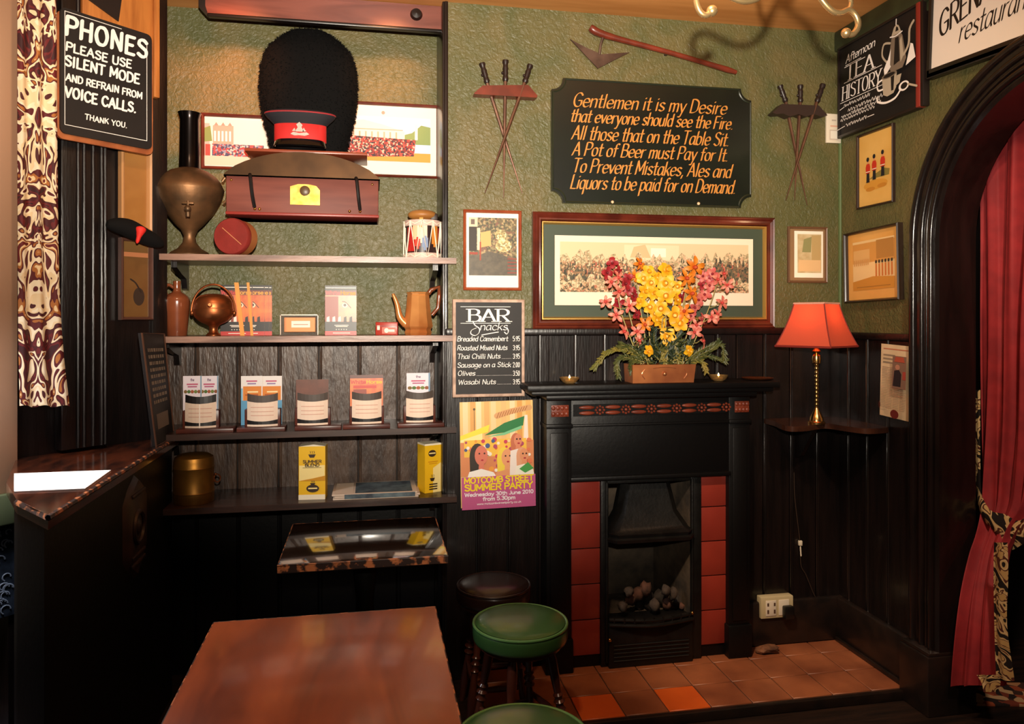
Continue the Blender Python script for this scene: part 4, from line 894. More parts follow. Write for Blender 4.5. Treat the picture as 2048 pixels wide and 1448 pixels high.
# ---- bayonet racks (three each)
def rack(u0, u1, v0, v1, name_lab, top, hand, crossv, ends, lab_items, wm):
    P = Pl(BREAST, (u0, v0, u1, v1), 0.0); t = P.root('spike_rack', name_lab, 'rack')
    b = MB().m(wm); b.prism([P.p(*q) for q in top], -0.05, -0.001); b.build('rail', t, sharp=30)
    for i, ((hu0, hv0, hu1, hv1), (eu, ev)) in enumerate(zip(hand, ends)):
        o = onY(hu0, hv0, YB); tt = thing('toasting_spike', lab_items[i], 'spike', (onY(eu, ev, YB)[0], YB, onY(eu, ev, YB)[1]), group='spikes in the wall racks')
        ex, ez = onY(eu, ev, YB); A = (onY(hu0, hv0, YB)[0] - ex, onY(hu0, hv0, YB)[1] - ez); B = (onY(hu1, hv1, YB)[0] - ex, onY(hu1, hv1, YB)[1] - ez)
        yy = -0.018 - 0.011 * i
        b = MB().m(flat('#241713', 0.4)); d = Vector((B[0] - A[0], 0, B[1] - A[1])); pts = [(A[0] + d.x * k / 10, yy - 0.006, A[1] + d.z * k / 10) for k in range(11)]
        b.tube(pts, [0.0125, 0.0135, 0.010, 0.0105, 0.0125, 0.0105, 0.012, 0.010, 0.0115, 0.013, 0.009], 12)
        b.ball((A[0] + d.x * 0.6 - 0.012, yy - 0.006, A[1] + d.z * 0.6), 0.006, 8, 6); b.build('grip', tt)
        b = MB().m(mat('rusty_brown_blade', '#6e4a36', '#57382a', scale=14, rough=0.42, metal=0.5)); b.tube([(B[0], yy - 0.004, B[1]), (B[0] * 0.5, yy, B[1] * 0.5), (0, yy, 0)], [0.008, 0.0065, 0.0015], 6); b.build('blade', tt)
rack(945, 1071, 125, 398, 'reddish wooden rack holding three crossed spikes by the hoe',
     [(945, 193), (962, 178), (1052, 177), (1070, 198), (1068, 202), (946, 195)], [(962, 130, 973, 170), (1008, 126, 1008, 168), (1056, 137, 1045, 172)], 0, [(1043, 388), (1005, 398), (967, 389)],
     ['spike with grip tilting toward the alcove post in the rack near the hoe', 'upright middle spike in the rack near the hoe', 'spike tilting toward the rhyme board in the rack near the hoe'], TOOLW)
rack(1534, 1641, 172, 412, 'dark scalloped rack holding three crossed spikes near the room corner',
     [(1534, 231), (1552, 214), (1625, 217), (1642, 236), (1630, 239), (1615, 234), (1600, 239), (1585, 234), (1568, 239), (1555, 233), (1540, 234)], [(1554, 174, 1566, 207), (1592, 175, 1592, 209), (1634, 175, 1622, 210)], 0, [(1610, 412), (1582, 402), (1562, 403)],
     ['spike with grip tilting toward the rhyme board in the dark scalloped rack', 'upright middle spike in the dark scalloped rack', 'spike tilting toward the room corner in the dark scalloped rack'], mat('dark_rack_wood', '#33231c', rough=0.45))
# ---- thermostat-like white wall notice in the corner
P = Pl(BREAST, (1650, 229, 1679, 287), 0.0); t = P.root('wall_notice', 'small white notice plate fixed high in the room corner', 'notice')
b = MB().m(flat('#e2d5c0', 0.5)); b.box(-P.w / 2, P.w / 2, -0.012, -0.001, 0, P.h, 0.002); b.build('plate', t)
b = MB(); f = Fr(b, -P.w / 2, 0, P.w / 2, P.h, -0.0123); f.rect(flat('#cbb8a8'), 0.2, 0.1, 0.8, 0.45); f.rect(flat('#d9a48c'), 0.25, 0.55, 0.75, 0.6); f.rect(flat('#b8a898'), 0.35, 0.75, 0.65, 0.8); f.rect(flat('#e9dfd0'), 0.26, 0.14, 0.74, 0.41); b.build('printing', t, smooth=False)

# ---- framed prints on the breast
def mews(b, P, ins, y):
    f = Fr(b, -P.w / 2 + ins, ins, P.w / 2 - ins, P.h - ins, y); f.rect(PAPER, 0, 0, 1, 1)
    f = Fr(b, *f.q(0.05, 0.16), *f.q(0.97, 0.94), y - 0.0004)
    f.rect(mat('garden_print', '#5a5236', scale=130, kind='voronoi', cols=['#6a5a3a', '#4a442c', '#8a7a52', '#a58e62', '#565036', '#7a523c']), 0, 0, 1, 1)
    f.rect(flat('#d9c4a4'), 0, 0.84, 0.18, 1); f.rect(flat('#6b5a50'), 0.04, 0.88, 0.12, 0.97); f.poly(flat('#383028'), [(0.0, 0.42), (0.16, 0.42), (0.16, 0.84), (0, 0.84)]); f.rect(flat('#e0cfb0'), 0.17, 0.44, 0.23, 0.82)
    f.poly(flat('#d9a868'), [(0.24, 0.48), (0.46, 0.52), (0.45, 0.78), (0.24, 0.74)])
    LV = mat('garden_print_pale', '#c8b078', scale=150, kind='voronoi', cols=['#d8c290', '#a8945c', '#e6d4a8', '#8a7a4c', '#c0a870'])
    f.disc(LV, 0.72, 0.52, 0.17, 0.11); f.disc(LV, 0.66, 0.70, 0.12, 0.1)
    f.poly(mat('cobbled_print', '#4a4234', '#5e5442', scale=60), [(0, 0), (1, 0), (1, 0.25), (0.7, 0.36), (0.4, 0.42), (0.25, 0.36), (0, 0.34)]); f.rect(flat('#98402e'), 0.0, 0.36, 0.18, 0.40); f.rect(flat('#a04430'), 0.22, 0.26, 0.25, 0.58)
    for k in range(5): f.rect(flat('#8c4032'), 0.8, 0.04 + k * 0.06, 1.0, 0.06 + k * 0.06)
picture(BREAST, (926, 421, 1042, 581), 'framed_print', 'small orange framed print of a mews cottage above the snack board', 'picture', REDBR, 0.013, 0.018, mews)
def battle(b, P, ins, y):
    w2 = P.w / 2 - ins; x0, z1 = P.p(1108, 473); x1, z0 = P.p(1503, 612)
    z1 = P.p(1305, 475)[1]; z0 = P.p(1305, 611)[1]
    f = Fr(b, x0, z0, x1, z1, y); f.rect(flat('#f0dcc2', 0.7), 0, 0, 1, 1)
    f = Fr(b, *f.q(0.025, 0.19), *f.q(0.975, 0.91), y - 0.0004)
    f.rect(flat('#e4c39a', 0.7), 0, 0, 1, 1)
    CR = mat('crowd_painting', '#8a7352', scale=150, kind='voronoi', cols=['#a8845c', '#5e563e', '#c9a07a', '#b06a4e', '#7a6a4c', '#d8b48e', '#4c4838', '#94704e'], rough=0.7)
    CR2 = mat('crowd_painting_pale', '#b49a72', scale=170, kind='voronoi', cols=['#c8aa82', '#a08e6a', '#d8ba94', '#ac9a72', '#cfa582', '#8a7e5e', '#e0c49c'], rough=0.7)
    CR3 = mat('crowd_painting_dark', '#5a5240', scale=130, kind='voronoi', cols=['#4e4a3a', '#6a5c44', '#3a382e', '#94704e', '#5a5440', '#7a5a44'], rough=0.7)
    f.rect(flat('#ecd0aa', 0.7), 0.33, 0.66, 0.62, 0.96); f.rect(flat('#f4e6ce', 0.7), 0.47, 0.72, 0.55, 0.9); f.poly(flat('#dcb284', 0.7), [(0.36, 0.7), (0.38, 0.92), (0.44, 0.97), (0.47, 0.7)])
    random.seed(20)
    def ragged(lo, hi, n, m_, x0=0.0, x1=1.0):
        f.poly(m_, [(x0, 0), (x1, 0)] + [(x1 - (x1 - x0) * k / n, random.uniform(lo, hi)) for k in range(n + 1)])
    ragged(0.62, 0.86, 60, CR2); ragged(0.48, 0.68, 70, CR); ragged(0.42, 0.80, 20, CR3, 0.80, 1.0); ragged(0.3, 0.62, 14, CR3, 0.02, 0.16); ragged(0.18, 0.38, 60, CR2); ragged(0.05, 0.22, 60, CR)
    random.seed(21)
    for k in range(150):
        x = random.uniform(0.01, 0.985); zz = random.uniform(0.12, 0.72); m_ = flat(random.choice(['#3f3e30', '#c8a27c', '#a85a46', '#e0c09a', '#5a5440', '#8e6a4c']), 0.7); q = random.uniform(0.003, 0.007)
        f.poly(m_, [(x - q, zz - 0.09), (x + q, zz - 0.07), (x + q * 0.5, zz), (x - q * 0.5, zz - 0.01)])
MG = mat('green_mount_card', '#3d4838', rough=0.6)
big, PBIG = picture(BREAST, (1063, 431, 1543, 657), 'framed_print', 'wide red framed battle print with green mount above the mantelpiece', 'picture', REDFR, 0.040, 0.04, battle, mount=MG, lip=GILT,
        prof=[(0, 0), (0, -0.03), (0.006, -0.038), (0.012, -0.034), (0.018, -0.04), (0.026, -0.034), (0.032, -0.036), (0.040, -0.022), (0.040, -0.001)])
def lanes(b, P, ins, y):
    f = Fr(b, -P.w / 2 + ins, ins, P.w / 2 - ins, P.h - ins, y); f.rect(flat('#8a6a48'), 0, 0, 1, 1); f.rect(PAPER, 0.13, 0.06, 0.95, 0.96)
    f.rect(mat('pale_street_print', '#cdbb92', '#b7a074', scale=30, rough=0.7), 0.22, 0.15, 0.9, 0.9); f.poly(flat('#8c8a5a'), [(0.35, 0.55), (0.6, 0.55), (0.62, 0.85), (0.4, 0.8)]); f.rect(flat('#b59a66'), 0.62, 0.4, 0.88, 0.88); f.rect(flat('#d9b583'), 0.25, 0.18, 0.88, 0.4)
picture(BREAST, (1574, 454, 1652, 566), 'framed_print', 'small brown framed pale street print close to the room corner', 'picture', mat('mid_brown_frame', '#6b4a32', rough=0.4), 0.010, 0.016, lanes)

# ---- blackboard menu
P = Pl(BREAST, (905, 599, 1048, 793), 0.046); t = P.root('menu_board', 'small chalkboard headed BAR Snacks with pale frame on the chimney breast', 'menu board'); w, h = P.w, P.h
b = MB().m(BLACKB); b.box(-w / 2 + 0.004, w / 2 - 0.004, -0.008, 0.012, 0.004, h - 0.004); b.build('board', t)
b = MB().m(mat('pale_limed_frame', '#c9a892', '#a58674', scale=30, rough=0.6)); b.frame(-w / 2, 0, w / 2, h, [(0, 0.012), (0, -0.012), (0.004, -0.014), (0.012, -0.013), (0.012, -0.004)]); b.build('frame', t, sharp=30)
b = MB().m(CHALK); y = -0.0085
P.line(b, 'BAR', 936, 1019, 643, 618.5, 0.0062, 0.0016, 0.0, y=y, serif=1.0)
for v in (613, 646):
    q0 = P.p(921, v + 0.5); q1 = P.p(1020, v + 0.5); b.stroke([q0, (q1[0], q0[1])], 0.0012, y=y)
def sc(pts, a=0.0022, bb=0.0008, ph=0.6): b.stroke(spline([P.p(*q) for q in pts], 4), a, bb, ph, y=y)
sc([(945, 642), (949, 650), (958, 657), (957, 666), (949, 671), (941, 667), (943, 660), (952, 656)])
P.line(b, 'nacks', 959, 1014, 660, 645, 0.0021, 0.0009, 0.6, y=y, shear=0.2)
sc([(1013, 655), (1016, 662), (1013, 668), (1008, 664)]); sc([(963, 670), (978, 667), (996, 664)], 0.0022, 0.0016)
rows = [('Breaded Camembert', 914, 1015, 682, '5.95'), ('Roasted Mixed Nuts', 914, 1014, 700, '3.95'), ('Thai Chilli Nuts', 914, 1000, 717, '3.95'), ('Sausage on a Stick', 914, 1021, 734, '2.00'), ('Olives', 915, 950, 751, '3.50'), ('Wasabi Nuts', 916, 991, 768, '3.95')]
for st, u0, u1, vb, pr in rows:
    P.line(b, st, u0, u1, vb, vb - 9.5, 0.0015, 0.0009, 0.6, y=y, wob=0.3, shear=0.15); P.line(b, pr, 1025, 1039, vb, vb - 9.5, 0.0013, 0.0008, 0.6, y=y)
    if u1 < 1010: q0 = P.p(u1 + 3, vb); q1 = P.p(1022, vb); k = q0[0]; 
    while u1 < 1010 and k < q1[0]: b.stroke([(k, q0[1]), (k + 0.003, q0[1])], 0.0005, y=y); k += 0.006
b.build('chalk_lettering', t, smooth=False)

# ---- party poster
P = Pl(BREAST, (922, 802, 1068, 1012), 0.026); t = P.root('poster', 'bright pink and yellow summer party poster taped below the snack board', 'poster', roll=math.radians(-0.8)); w, h = P.w, P.h
b = MB().m(WHITE); b.box(-w / 2, w / 2, -0.001, 0.0, 0, h); b.build('sheet', t)
b = MB(); f = Fr(b, -w / 2, 0, w / 2, h, -0.0012)
c = lambda q: flat(q, 0.4)
f.rect(c('#eec27a'), 0, 0, 1, 1)
for k, (x, col) in enumerate(((0.04, '#f4d4a0'), (0.14, '#e0a45a'), (0.22, '#f6dcae'), (0.33, '#e3ae68'), (0.42, '#f2cf98'), (0.56, '#e9ba78'), (0.68, '#f3d6a6'), (0.78, '#dfa050'), (0.9, '#e7b060'))): f.rect(c(col), x, 0.62, x + 0.07, 1)
f.rect(c('#7a5a30'), 0.19, 0.55, 0.198, 0.92); f.disc(c('#5a4424'), 0.194, 0.93, 0.016)
f.poly(c('#f0e046'), [(0, 0.68), (0.4, 0.78), (0.38, 0.71), (0.0, 0.64)]); f.poly(c('#f5e9a0'), [(0, 0.64), (0.3, 0.7), (0.3, 0.62), (0, 0.6)])
f.poly(c('#2c7a42'), [(0.33, 0.68), (0.6, 0.79), (0.88, 0.85), (0.86, 0.76), (0.6, 0.70)]); f.poly(c('#7ec490'), [(0.36, 0.665), (0.6, 0.70), (0.84, 0.76), (0.84, 0.73), (0.6, 0.675)])
f.stroke(c('#d8a06a'), [(0.5, 0.86), (0.7, 0.9), (0.95, 0.93)], 0.012); 
for k in range(12): f.stroke(c('#a86a3a'), [(0.5 + k * 0.035, 0.84 + k * 0.006), (0.53 + k * 0.035, 0.89 + k * 0.005)], 0.0016, smooth=False)
f.poly(c('#f4e4d4'), [(0.86, 0.58), (0.93, 0.58), (0.92, 0.86), (0.88, 0.86)])
f.rect(c('#d98a5a'), 0, 0.3, 1, 0.62); f.rect(c('#f0c04a'), 0.05, 0.48, 0.9, 0.64)
random.seed(5)
for k in range(70): f.disc(c(random.choice(['#d9603c', '#f2d0a0', '#c8405a', '#eaa040', '#b04a6a', '#f4ead8', '#4a5a8a', '#e07a50'])), random.uniform(0.04, 0.96), random.uniform(0.3, 0.64), random.uniform(0.015, 0.035))
for (px, pz, hair, skin, top, k) in ((0.27, 0.50, '#3a3028', '#d97a62', '#f4efe6', 1.25), (0.62, 0.47, '#f0d24a', '#e8a070', '#e39a6a', 1.1), (0.77, 0.63, '#c87050', '#de8a66', '#f0e2d8', 0.8), (0.85, 0.49, '#e0a07a', '#e09468', '#f2ead8', 0.85)):
    f.disc(c(hair), px - 0.04 * k, pz - 0.01, 0.085 * k, 0.10 * k); f.poly(c(hair), [(px - 0.125 * k, pz), (px - 0.02, pz), (px - 0.05 * k, pz - 0.2 * k), (px - 0.12 * k, pz - 0.18 * k)])
    f.disc(c(skin), px, pz, 0.07 * k, 0.075 * k); f.poly(c(skin), [(px - 0.03, pz - 0.05), (px + 0.03, pz - 0.05), (px + 0.04, pz - 0.13 * k), (px - 0.04, pz - 0.13 * k)])
    f.poly(c(top), [(px - 0.15 * k, 0.3), (px - 0.13 * k, pz - 0.12 * k), (px, pz - 0.10 * k), (px + 0.13 * k, pz - 0.13 * k), (px + 0.16 * k, 0.3)])
    for e in (-0.02, 0.035): f.disc(c('#3a2420'), px + e * k, pz + 0.015 * k, 0.012)
    f.disc(c('#b0303a'), px + 0.01 * k, pz - 0.035 * k, 0.018, 0.008)
f.poly(c('#4a9a4a'), [(0.78, 0.36), (0.9, 0.42), (0.98, 0.36), (0.86, 0.32)])
f.rect(c('#c25a8a'), 0, 0, 1, 0.305)
YW = c('#f4da1e'); WH = c('#f6eef0')
f.text(YW, 'MOTCOMB STREET', 0.035, 0.975, 0.248, 0.05, 0.0027); f.text(YW, 'SUMMER PARTY', 0.04, 0.96, 0.178, 0.055, 0.003)
f.text(WH, 'Wednesday 30th June 2010', 0.04, 0.97, 0.125, 0.032, 0.0016); f.text(WH, 'from 5.30pm', 0.28, 0.72, 0.078, 0.034, 0.0017); f.text(WH, 'www.motcombstreetparty.co.uk', 0.2, 0.8, 0.042, 0.018, 0.0007)
b.build('print', t, smooth=False)

# ================================================================== FIREPLACE
mz = onY(1307, 767, 2.9)[1]; mx0 = onY(1055, 770, 2.9)[0]; mx1 = onY(1562, 762, 2.9)[0]; fcx = (mx0 + mx1) / 2
YF = 2.985
fx0 = onY(1093, 900, YF)[0] - fcx; fx1 = onY(1500, 900, YF)[0] - fcx; jx0 = onY(1143, 1000, YF)[0] - fcx; jx1 = onY(1458, 1000, YF)[0] - fcx
zo = onY(1300, 953, YF)[1]; zf0 = onY(1300, 846, YF)[1]
t = thing('fireplace', 'black painted wooden fireplace with red carved frieze and mantelshelf', 'fireplace', (fcx, YB - 0.02, 0.04)); y0 = YF - (YB - 0.02)
def Z(z): return z - 0.04
yb = 0.0
b = MB().m(BLACKP); ym = 2.9 - (YB - 0.02)
b.box(mx0 - fcx, mx1 - fcx, ym, yb, Z(mz) - 0.026, Z(mz), 0.006); b.box(mx0 - fcx + 0.02, mx1 - fcx - 0.02, ym + 0.02, yb, Z(mz) - 0.045, Z(mz) - 0.024, 0.008); b.box(fx0 - 0.012, fx1 + 0.012, ym + 0.04, yb, Z(mz) - 0.066, Z(mz) - 0.043, 0.008); b.build('mantelshelf', t)
for a, c2 in ((fx0, jx0), (jx1, fx1)):
    b = MB().m(BLACKP); b.box(a, c2, y0, yb, 0.0, Z(mz) - 0.06, 0.003); b.box(a + 0.015, c2 - 0.015, y0 - 0.006, y0 + 0.002, 0.16, Z(zf0) - 0.03, 0.004)
    b.box(a - 0.006, c2 + 0.006, y0 - 0.01, yb, 0.0, 0.14, 0.005); b.box(a - 0.004, c2 + 0.004, y0 - 0.012, yb, Z(zf0) - 0.012, Z(zf0) + 0.006, 0.004); b.build('jamb', t)
b = MB().m(BLACKP); b.box(jx0, jx1, y0 + 0.004, yb, Z(zo), Z(mz) - 0.06, 0.002); b.box(jx0 - 0.005, jx1 + 0.005, y0 - 0.012, y0 + 0.02, Z(zo) - 0.008, Z(zo) + 0.01, 0.004); b.box(jx0, jx1, y0 - 0.008, y0 + 0.02, Z(zf0) - 0.008, Z(zf0) + 0.002, 0.003); b.build('frieze_panel', t)
CARV = mat('red_stained_carving', '#8a3a22', '#6b2a18', scale=20, rough=0.45)
zc0 = onY(1300, 829, YF)[1]; zc1 = onY(1300, 806, YF)[1]
for ua, uc in ((1102, 1137), (1469, 1497)):
    xa = onY(ua, 815, YF)[0] - fcx; xc = onY(uc, 815, YF)[0] - fcx
    b = MB().m(CARV); b.box(xa, xc, y0 - 0.006, y0 + 0.002, Z(zc0), Z(zc1), 0.002)
    for i in range(4):
        for j in range(2): b.ball((xa + (xc - xa) * (i + 0.5) / 4, y0 - 0.007, Z(zc0) + (zc1 - zc0) * (j + 0.5) / 2), (0.009, 0.004, 0.009), 8, 6)
    b.build('carved_rosette', t)
xa = onY(1147, 815, YF)[0] - fcx; xc = onY(1452, 815, YF)[0] - fcx
b = MB().m(CARV); zm = Z((zc0 + zc1) / 2); n = 6; st = (xc - xa) / n
for i in range(n):
    x = xa + st * (i + 0.5)
    for dz in (-0.0115, 0.0115): b.ball((x, y0 - 0.003, zm + dz), (st * 0.30, 0.007, 0.0085), 14, 8)
    for k in range(8):
        a_ = 2 * PI * k / 8; b.ball((x + st * 0.5 + 0.017 * math.cos(a_), y0 - 0.003, zm + 0.015 * math.sin(a_)), 0.0055, 6, 5)
    b.ball((x + st * 0.5, y0 - 0.003, zm), 0.007, 8, 6)
b.m(BLACKP).box(xa, xc, y0 - 0.003, y0 + 0.005, zm - 0.024, zm + 0.024)
b.build('carved_frieze', t)
# tiled slips (upright columns of red tiles)
RT = mat('deep_red_glazed_tile', '#a03a2c', '#8a3026', scale=4, rough=0.3, coat=0.3)
ys = y0 + 0.035; zt_top = Z(zo); z_b = 0.05
tx0 = onY(1400, 1100, YF + 0.035)[0] - fcx; tx0l = onY(1200, 1100, YF + 0.035)[0] - fcx
for a, c2 in ((tx0, jx1 + 0.02), (jx0 - 0.02, tx0l)):
    b = MB().m(BLACKP); b.box(a, c2, ys + 0.004, yb, 0, zt_top)
    b.m(RT); zz = zt_top - 0.002; hh = (zt_top - z_b) / 5
    for k in range(5): b.box(a + 0.001, c2 - 0.001, ys - 0.004, ys + 0.006, zz - hh + 0.004, zz, 0.003); zz -= hh
    b.build('tile_slip', t)
# cast iron insert
ix0, ix1 = tx0l, tx0; iy = y0 + 0.02
gx0 = onY(1216, 1150, 3.0)[0] - fcx; gx1 = onY(1383, 1150, 3.0)[0] - fcx; zg1 = Z(onY(1300, 965, 3.0)[1]); zg0 = Z(onY(1300, 1228, 3.0)[1]); zh = Z(onY(1300, 1078, 3.0)[1])
b = MB().m(IRON)
b.box(ix0, gx0, iy, yb, 0, zt_top, 0.003); b.box(gx1, ix1, iy, yb, 0, zt_top, 0.003); b.box(gx0, gx1, iy, yb, zg1, zt_top, 0.002); b.box(gx0, gx1, iy - 0.02, yb, 0.0, zg0 - 0.02, 0.004)
for k in range(5): b.tube([(gx0 + 0.02, iy - 0.022, 0.03 + k * 0.016), (gx1 - 0.02, iy - 0.022, 0.03 + k * 0.016)], 0.003, 6)
b.tube([(gx0 - 0.004, iy - 0.004, 0.02), (gx0 - 0.004, iy - 0.004, zt_top - 0.02)], 0.006, 8); b.tube([(gx1 + 0.004, iy - 0.004, 0.02), (gx1 + 0.004, iy - 0.004, zt_top - 0.02)], 0.006, 8)
b.build('iron_surround', t)
b = MB().m(IRON)
def hoodring(z, ins, y): return [(gx0 + ins, yb, z), (gx0 + ins, y + 0.035, z), (gx0 + ins + 0.03, y, z), (gx1 - ins - 0.03, y, z), (gx1 - ins, y + 0.035, z), (gx1 - ins, yb, z)]
rings = [hoodring(zh, -0.004, iy - 0.05), hoodring(zh + 0.014, -0.006, iy - 0.055), hoodring(zh + 0.02, 0.004, iy - 0.045), hoodring(zh + 0.035, 0.0, iy - 0.05), hoodring(zh + 0.045, 0.012, iy - 0.036), hoodring(zh + 0.06, 0.02, iy - 0.025), hoodring(zh + 0.11, 0.05, iy + 0.0), hoodring(zg1 - 0.01, 0.075, iy + 0.02)]
vs = [p for r in rings for p in r]; b.add(vs, [(i * 6 + k, i * 6 + k + 1, (i + 1) * 6 + k + 1, (i + 1) * 6 + k) for i in range(len(rings) - 1) for k in range(5)]); b.build('hood', t, sharp=35)
FB = mat('sooty_firebrick', '#5a4c3c', '#2e2720', scale=9, rough=0.8, bump=0.2)
b = MB().m(FB); by = 0.22
P0 = [(gx0, iy + 0.01), (gx0 + 0.05, by), (gx1 - 0.05, by), (gx1, iy + 0.01)]
for (xa_, ya_), (xb_, yb_) in zip(P0[:-1], P0[1:]): b.face([(xa_, ya_, 0.0), (xb_, yb_, 0.0), (xb_, yb_, zt_top), (xa_, ya_, zt_top)])
b.face([(gx0, iy, zg0 - 0.022), (gx1, iy, zg0 - 0.022), (gx1 - 0.05, by, zg0 - 0.022), (gx0 + 0.05, by, zg0 - 0.022)]); b.recalc = False; b.build('firebrick_lining', t)
b = MB().m(IRON)
b.tube(spl([(gx0, iy - 0.02, zg0 - 0.004), (0.5 * (gx0 + gx1), iy - 0.045, zg0 - 0.01), (gx1, iy - 0.02, zg0 - 0.004)]), 0.008, 8); b.tube(spl([(gx0, iy - 0.022, zg0 - 0.026), (0.5 * (gx0 + gx1), iy - 0.05, zg0 - 0.03), (gx1, iy - 0.022, zg0 - 0.026)]), 0.008, 8)
for k in range(9): x = gx0 + (gx1 - gx0) * (k + 0.5) / 9; yk = iy - 0.022 - 0.026 * (1 - ((k - 4) / 4.5) ** 2); b.tube([(x, yk, zg0 - 0.03), (x, yk, zg0 + 0.002)], 0.004, 6)
b.build('grate', t)
b = MB().m(BRASS); b.ball((gx0 + 0.0, iy - 0.03, zg0 - 0.085), 0.008, 10, 8); b.ball((gx1 - 0.01, iy - 0.035, zg0 + 0.004), 0.006, 10, 8); b.build('control_knob', t)
# coals: each one a thing of its own
COALM = [mat('ash_grey_coal', '#51443a', '#2c2520', scale=20, rough=0.85, bump=0.3), mat('pinkish_coal', '#6e4838', '#3a2820', scale=20, rough=0.85, bump=0.3), mat('dark_coal', '#3a322c', '#201b18', scale=20, rough=0.85, bump=0.3)]
cl = ['ceramic coal in the grate, leaning against the firebrick', 'tall ceramic coal standing upright at mid grate', 'small pinkish coal at the front of the grate']
random.seed(9); proto = None
cpx = [(1245, 1213, 13), (1262, 1200, 15), (1278, 1210, 13), (1258, 1183, 12), (1277, 1188, 14), (1296, 1200, 16), (1310, 1212, 13), (1290, 1178, 13), (1320, 1196, 15), (1332, 1182, 13), (1336, 1208, 12), (1352, 1204, 12), (1347, 1186, 11), (1364, 1212, 9)]
ym_ = 3.06
for i, (u, v, r) in enumerate(cpx):
    Yc = 3.03 + 0.04 * (i % 3) ; x, z = onY(u, v, Yc); s = scale_at(Yc, u) * r
    bm = bmesh.new(); bmesh.ops.create_icosphere(bm, subdivisions=2, radius=1)
    ax = Vector((random.uniform(0.7, 1.1), random.uniform(0.7, 1), random.uniform(0.8, 1.4)))
    for q in bm.verts: q.co = Vector((q.co.x * ax.x, q.co.y * ax.y, q.co.z * ax.z)) * random.uniform(0.72, 1.15) * s
    bm.verts.index_update(); b = MB().m(COALM[i % 3]); b.add([q.co.copy() for q in bm.verts], [tuple(q.index for q in ff.verts) for ff in bm.faces]); bm.free()
    o = b.build('coal', None, loc=(x, Yc, z), rot=(0, random.uniform(-.5, .5), random.uniform(0, 3)), sharp=180)
    tag(o, 'knobbly grey and pink coal lying in the fireplace grate', 'coal', 'coals in the grate')

# ---- things on the mantel
def tealight(u, v, Yt, lab, g):
    x, _ = onY(u, v, Yt); s = scale_at(Yt, u); t = thing('tealight', lab, 'tealight', (x, Yt, mz), group='tealights on the mantel')
    b = MB().m(mat('amber_glass', '#d8b070', rough=0.08, trans=0.8, spec=0.5)); b.lathe([(0.018, 0.0), (0.030, 0.008), (0.042, 0.026), (0.039, 0.026), (0.028, 0.011), (0.0, 0.006)], 28); b.build('glass_dish', t)
    b = MB().m(flat('#f3e6cf', 0.4)); b.lathe([(0.017, 0.008), (0.018, 0.017), (0.0, 0.0175)], 20); b.build('candle', t)
    b = MB().m(mat('candle_flame', '#ffd9a0', emit=6)); b.lathe([(0.0, 0.018), (0.0045, 0.023), (0.003, 0.030), (0.0, 0.036)], 10); b.build('flame', t)
tealight(1139, 766, 2.96, 'lit tealight in a glass dish on the mantel, nearer the snack board', 0)
tealight(1437, 757, 2.96, 'lit tealight in a glass dish on the mantel, between flowers and lamp', 0)
x, _ = onY(1515, 757, 2.985); b = MB().m(COPPER); b.lathe([(0.03, 0.0), (0.06, 0.004), (0.066, 0.010), (0.06, 0.008), (0.0, 0.006)], 32); o = b.build('copper_dish', None, loc=(x, 2.985, mz)); tag(o, 'shallow copper dish at the end of the mantel by the lamp', 'dish')

# ---- flower arrangement
Yp = 2.975; x0 = onY(1263, 762, 2.935)[0]; x1 = onY(1389, 760, 2.935)[0]; cx = (x0 + x1) / 2; W2 = (x1 - x0) / 2
t = thing('flower_arrangement', 'tall arrangement of yellow and red flowers in a copper trough on the mantel', 'flowers', (cx, Yp, mz))
b = MB().m(mat('warm_copper_trough', '#b8703f', '#94522f', scale=8, rough=0.4, metal=0.3)); hz = 0.075
vs = [(-W2 + 0.002, -0.05, 0), (W2 - 0.008, -0.05, 0), (W2 - 0.008, 0.05, 0), (-W2 + 0.002, 0.05, 0), (-W2, -0.055, hz), (W2, -0.055, hz), (W2, 0.055, hz), (-W2, 0.055, hz)]
b.add(vs, [(0, 3, 2, 1), (0, 1, 5, 4), (1, 2, 6, 5), (2, 3, 7, 6), (3, 0, 4, 7), (4, 5, 6, 7)]); b.build('trough', t, sharp=30)
b = MB().m(mat('copper_relief', '#bf7a50', rough=0.3, metal=0.7)); b.ball((0, -0.054, hz * 0.5), 0.010, 12, 8)
for sx in (-1, 1): b.tube(spl([(sx * 0.085, -0.0535, hz * 0.75), (sx * 0.098, -0.053, hz * 0.5), (sx * 0.085, -0.0525, hz * 0.22)]), 0.0022, 6)
b.tube(spl([(-0.05, -0.0535, hz * 0.8), (0, -0.0545, hz * 0.86), (0.05, -0.0535, hz * 0.8)]), 0.002, 6); b.build('relief', t)
PET = {'y': mat('yellow_petal', '#f0b81e', '#e09a18', scale=30, rough=0.5), 'o': mat('orange_petal', '#e0851e', '#d06a1a', scale=30, rough=0.5), 'r': mat('crimson_petal', '#a3262a', '#8a1c28', scale=30, rough=0.5), 'p': mat('salmon_pink_petal', '#d98a70', '#cc5a50', scale=40, rough=0.5), 'k': mat('pink_red_petal', '#c04a4a', '#d07a68', scale=40, rough=0.5)}
CEN = {'y': flat('#e8d070'), 'o': flat('#b8431a'), 'r': flat('#6a1418'), 'p': flat('#c03a34'), 'k': flat('#8a1c28')}
STEM = mat('pale_green_stem', '#9a8a4a', rough=0.5); LEAF = mat('olive_leaf', '#5a5a2a', '#3a4420', scale=20, rough=0.5); LEAF2 = mat('dark_leaf', '#2c3a20', '#1f2a18', scale=20, rough=0.5)
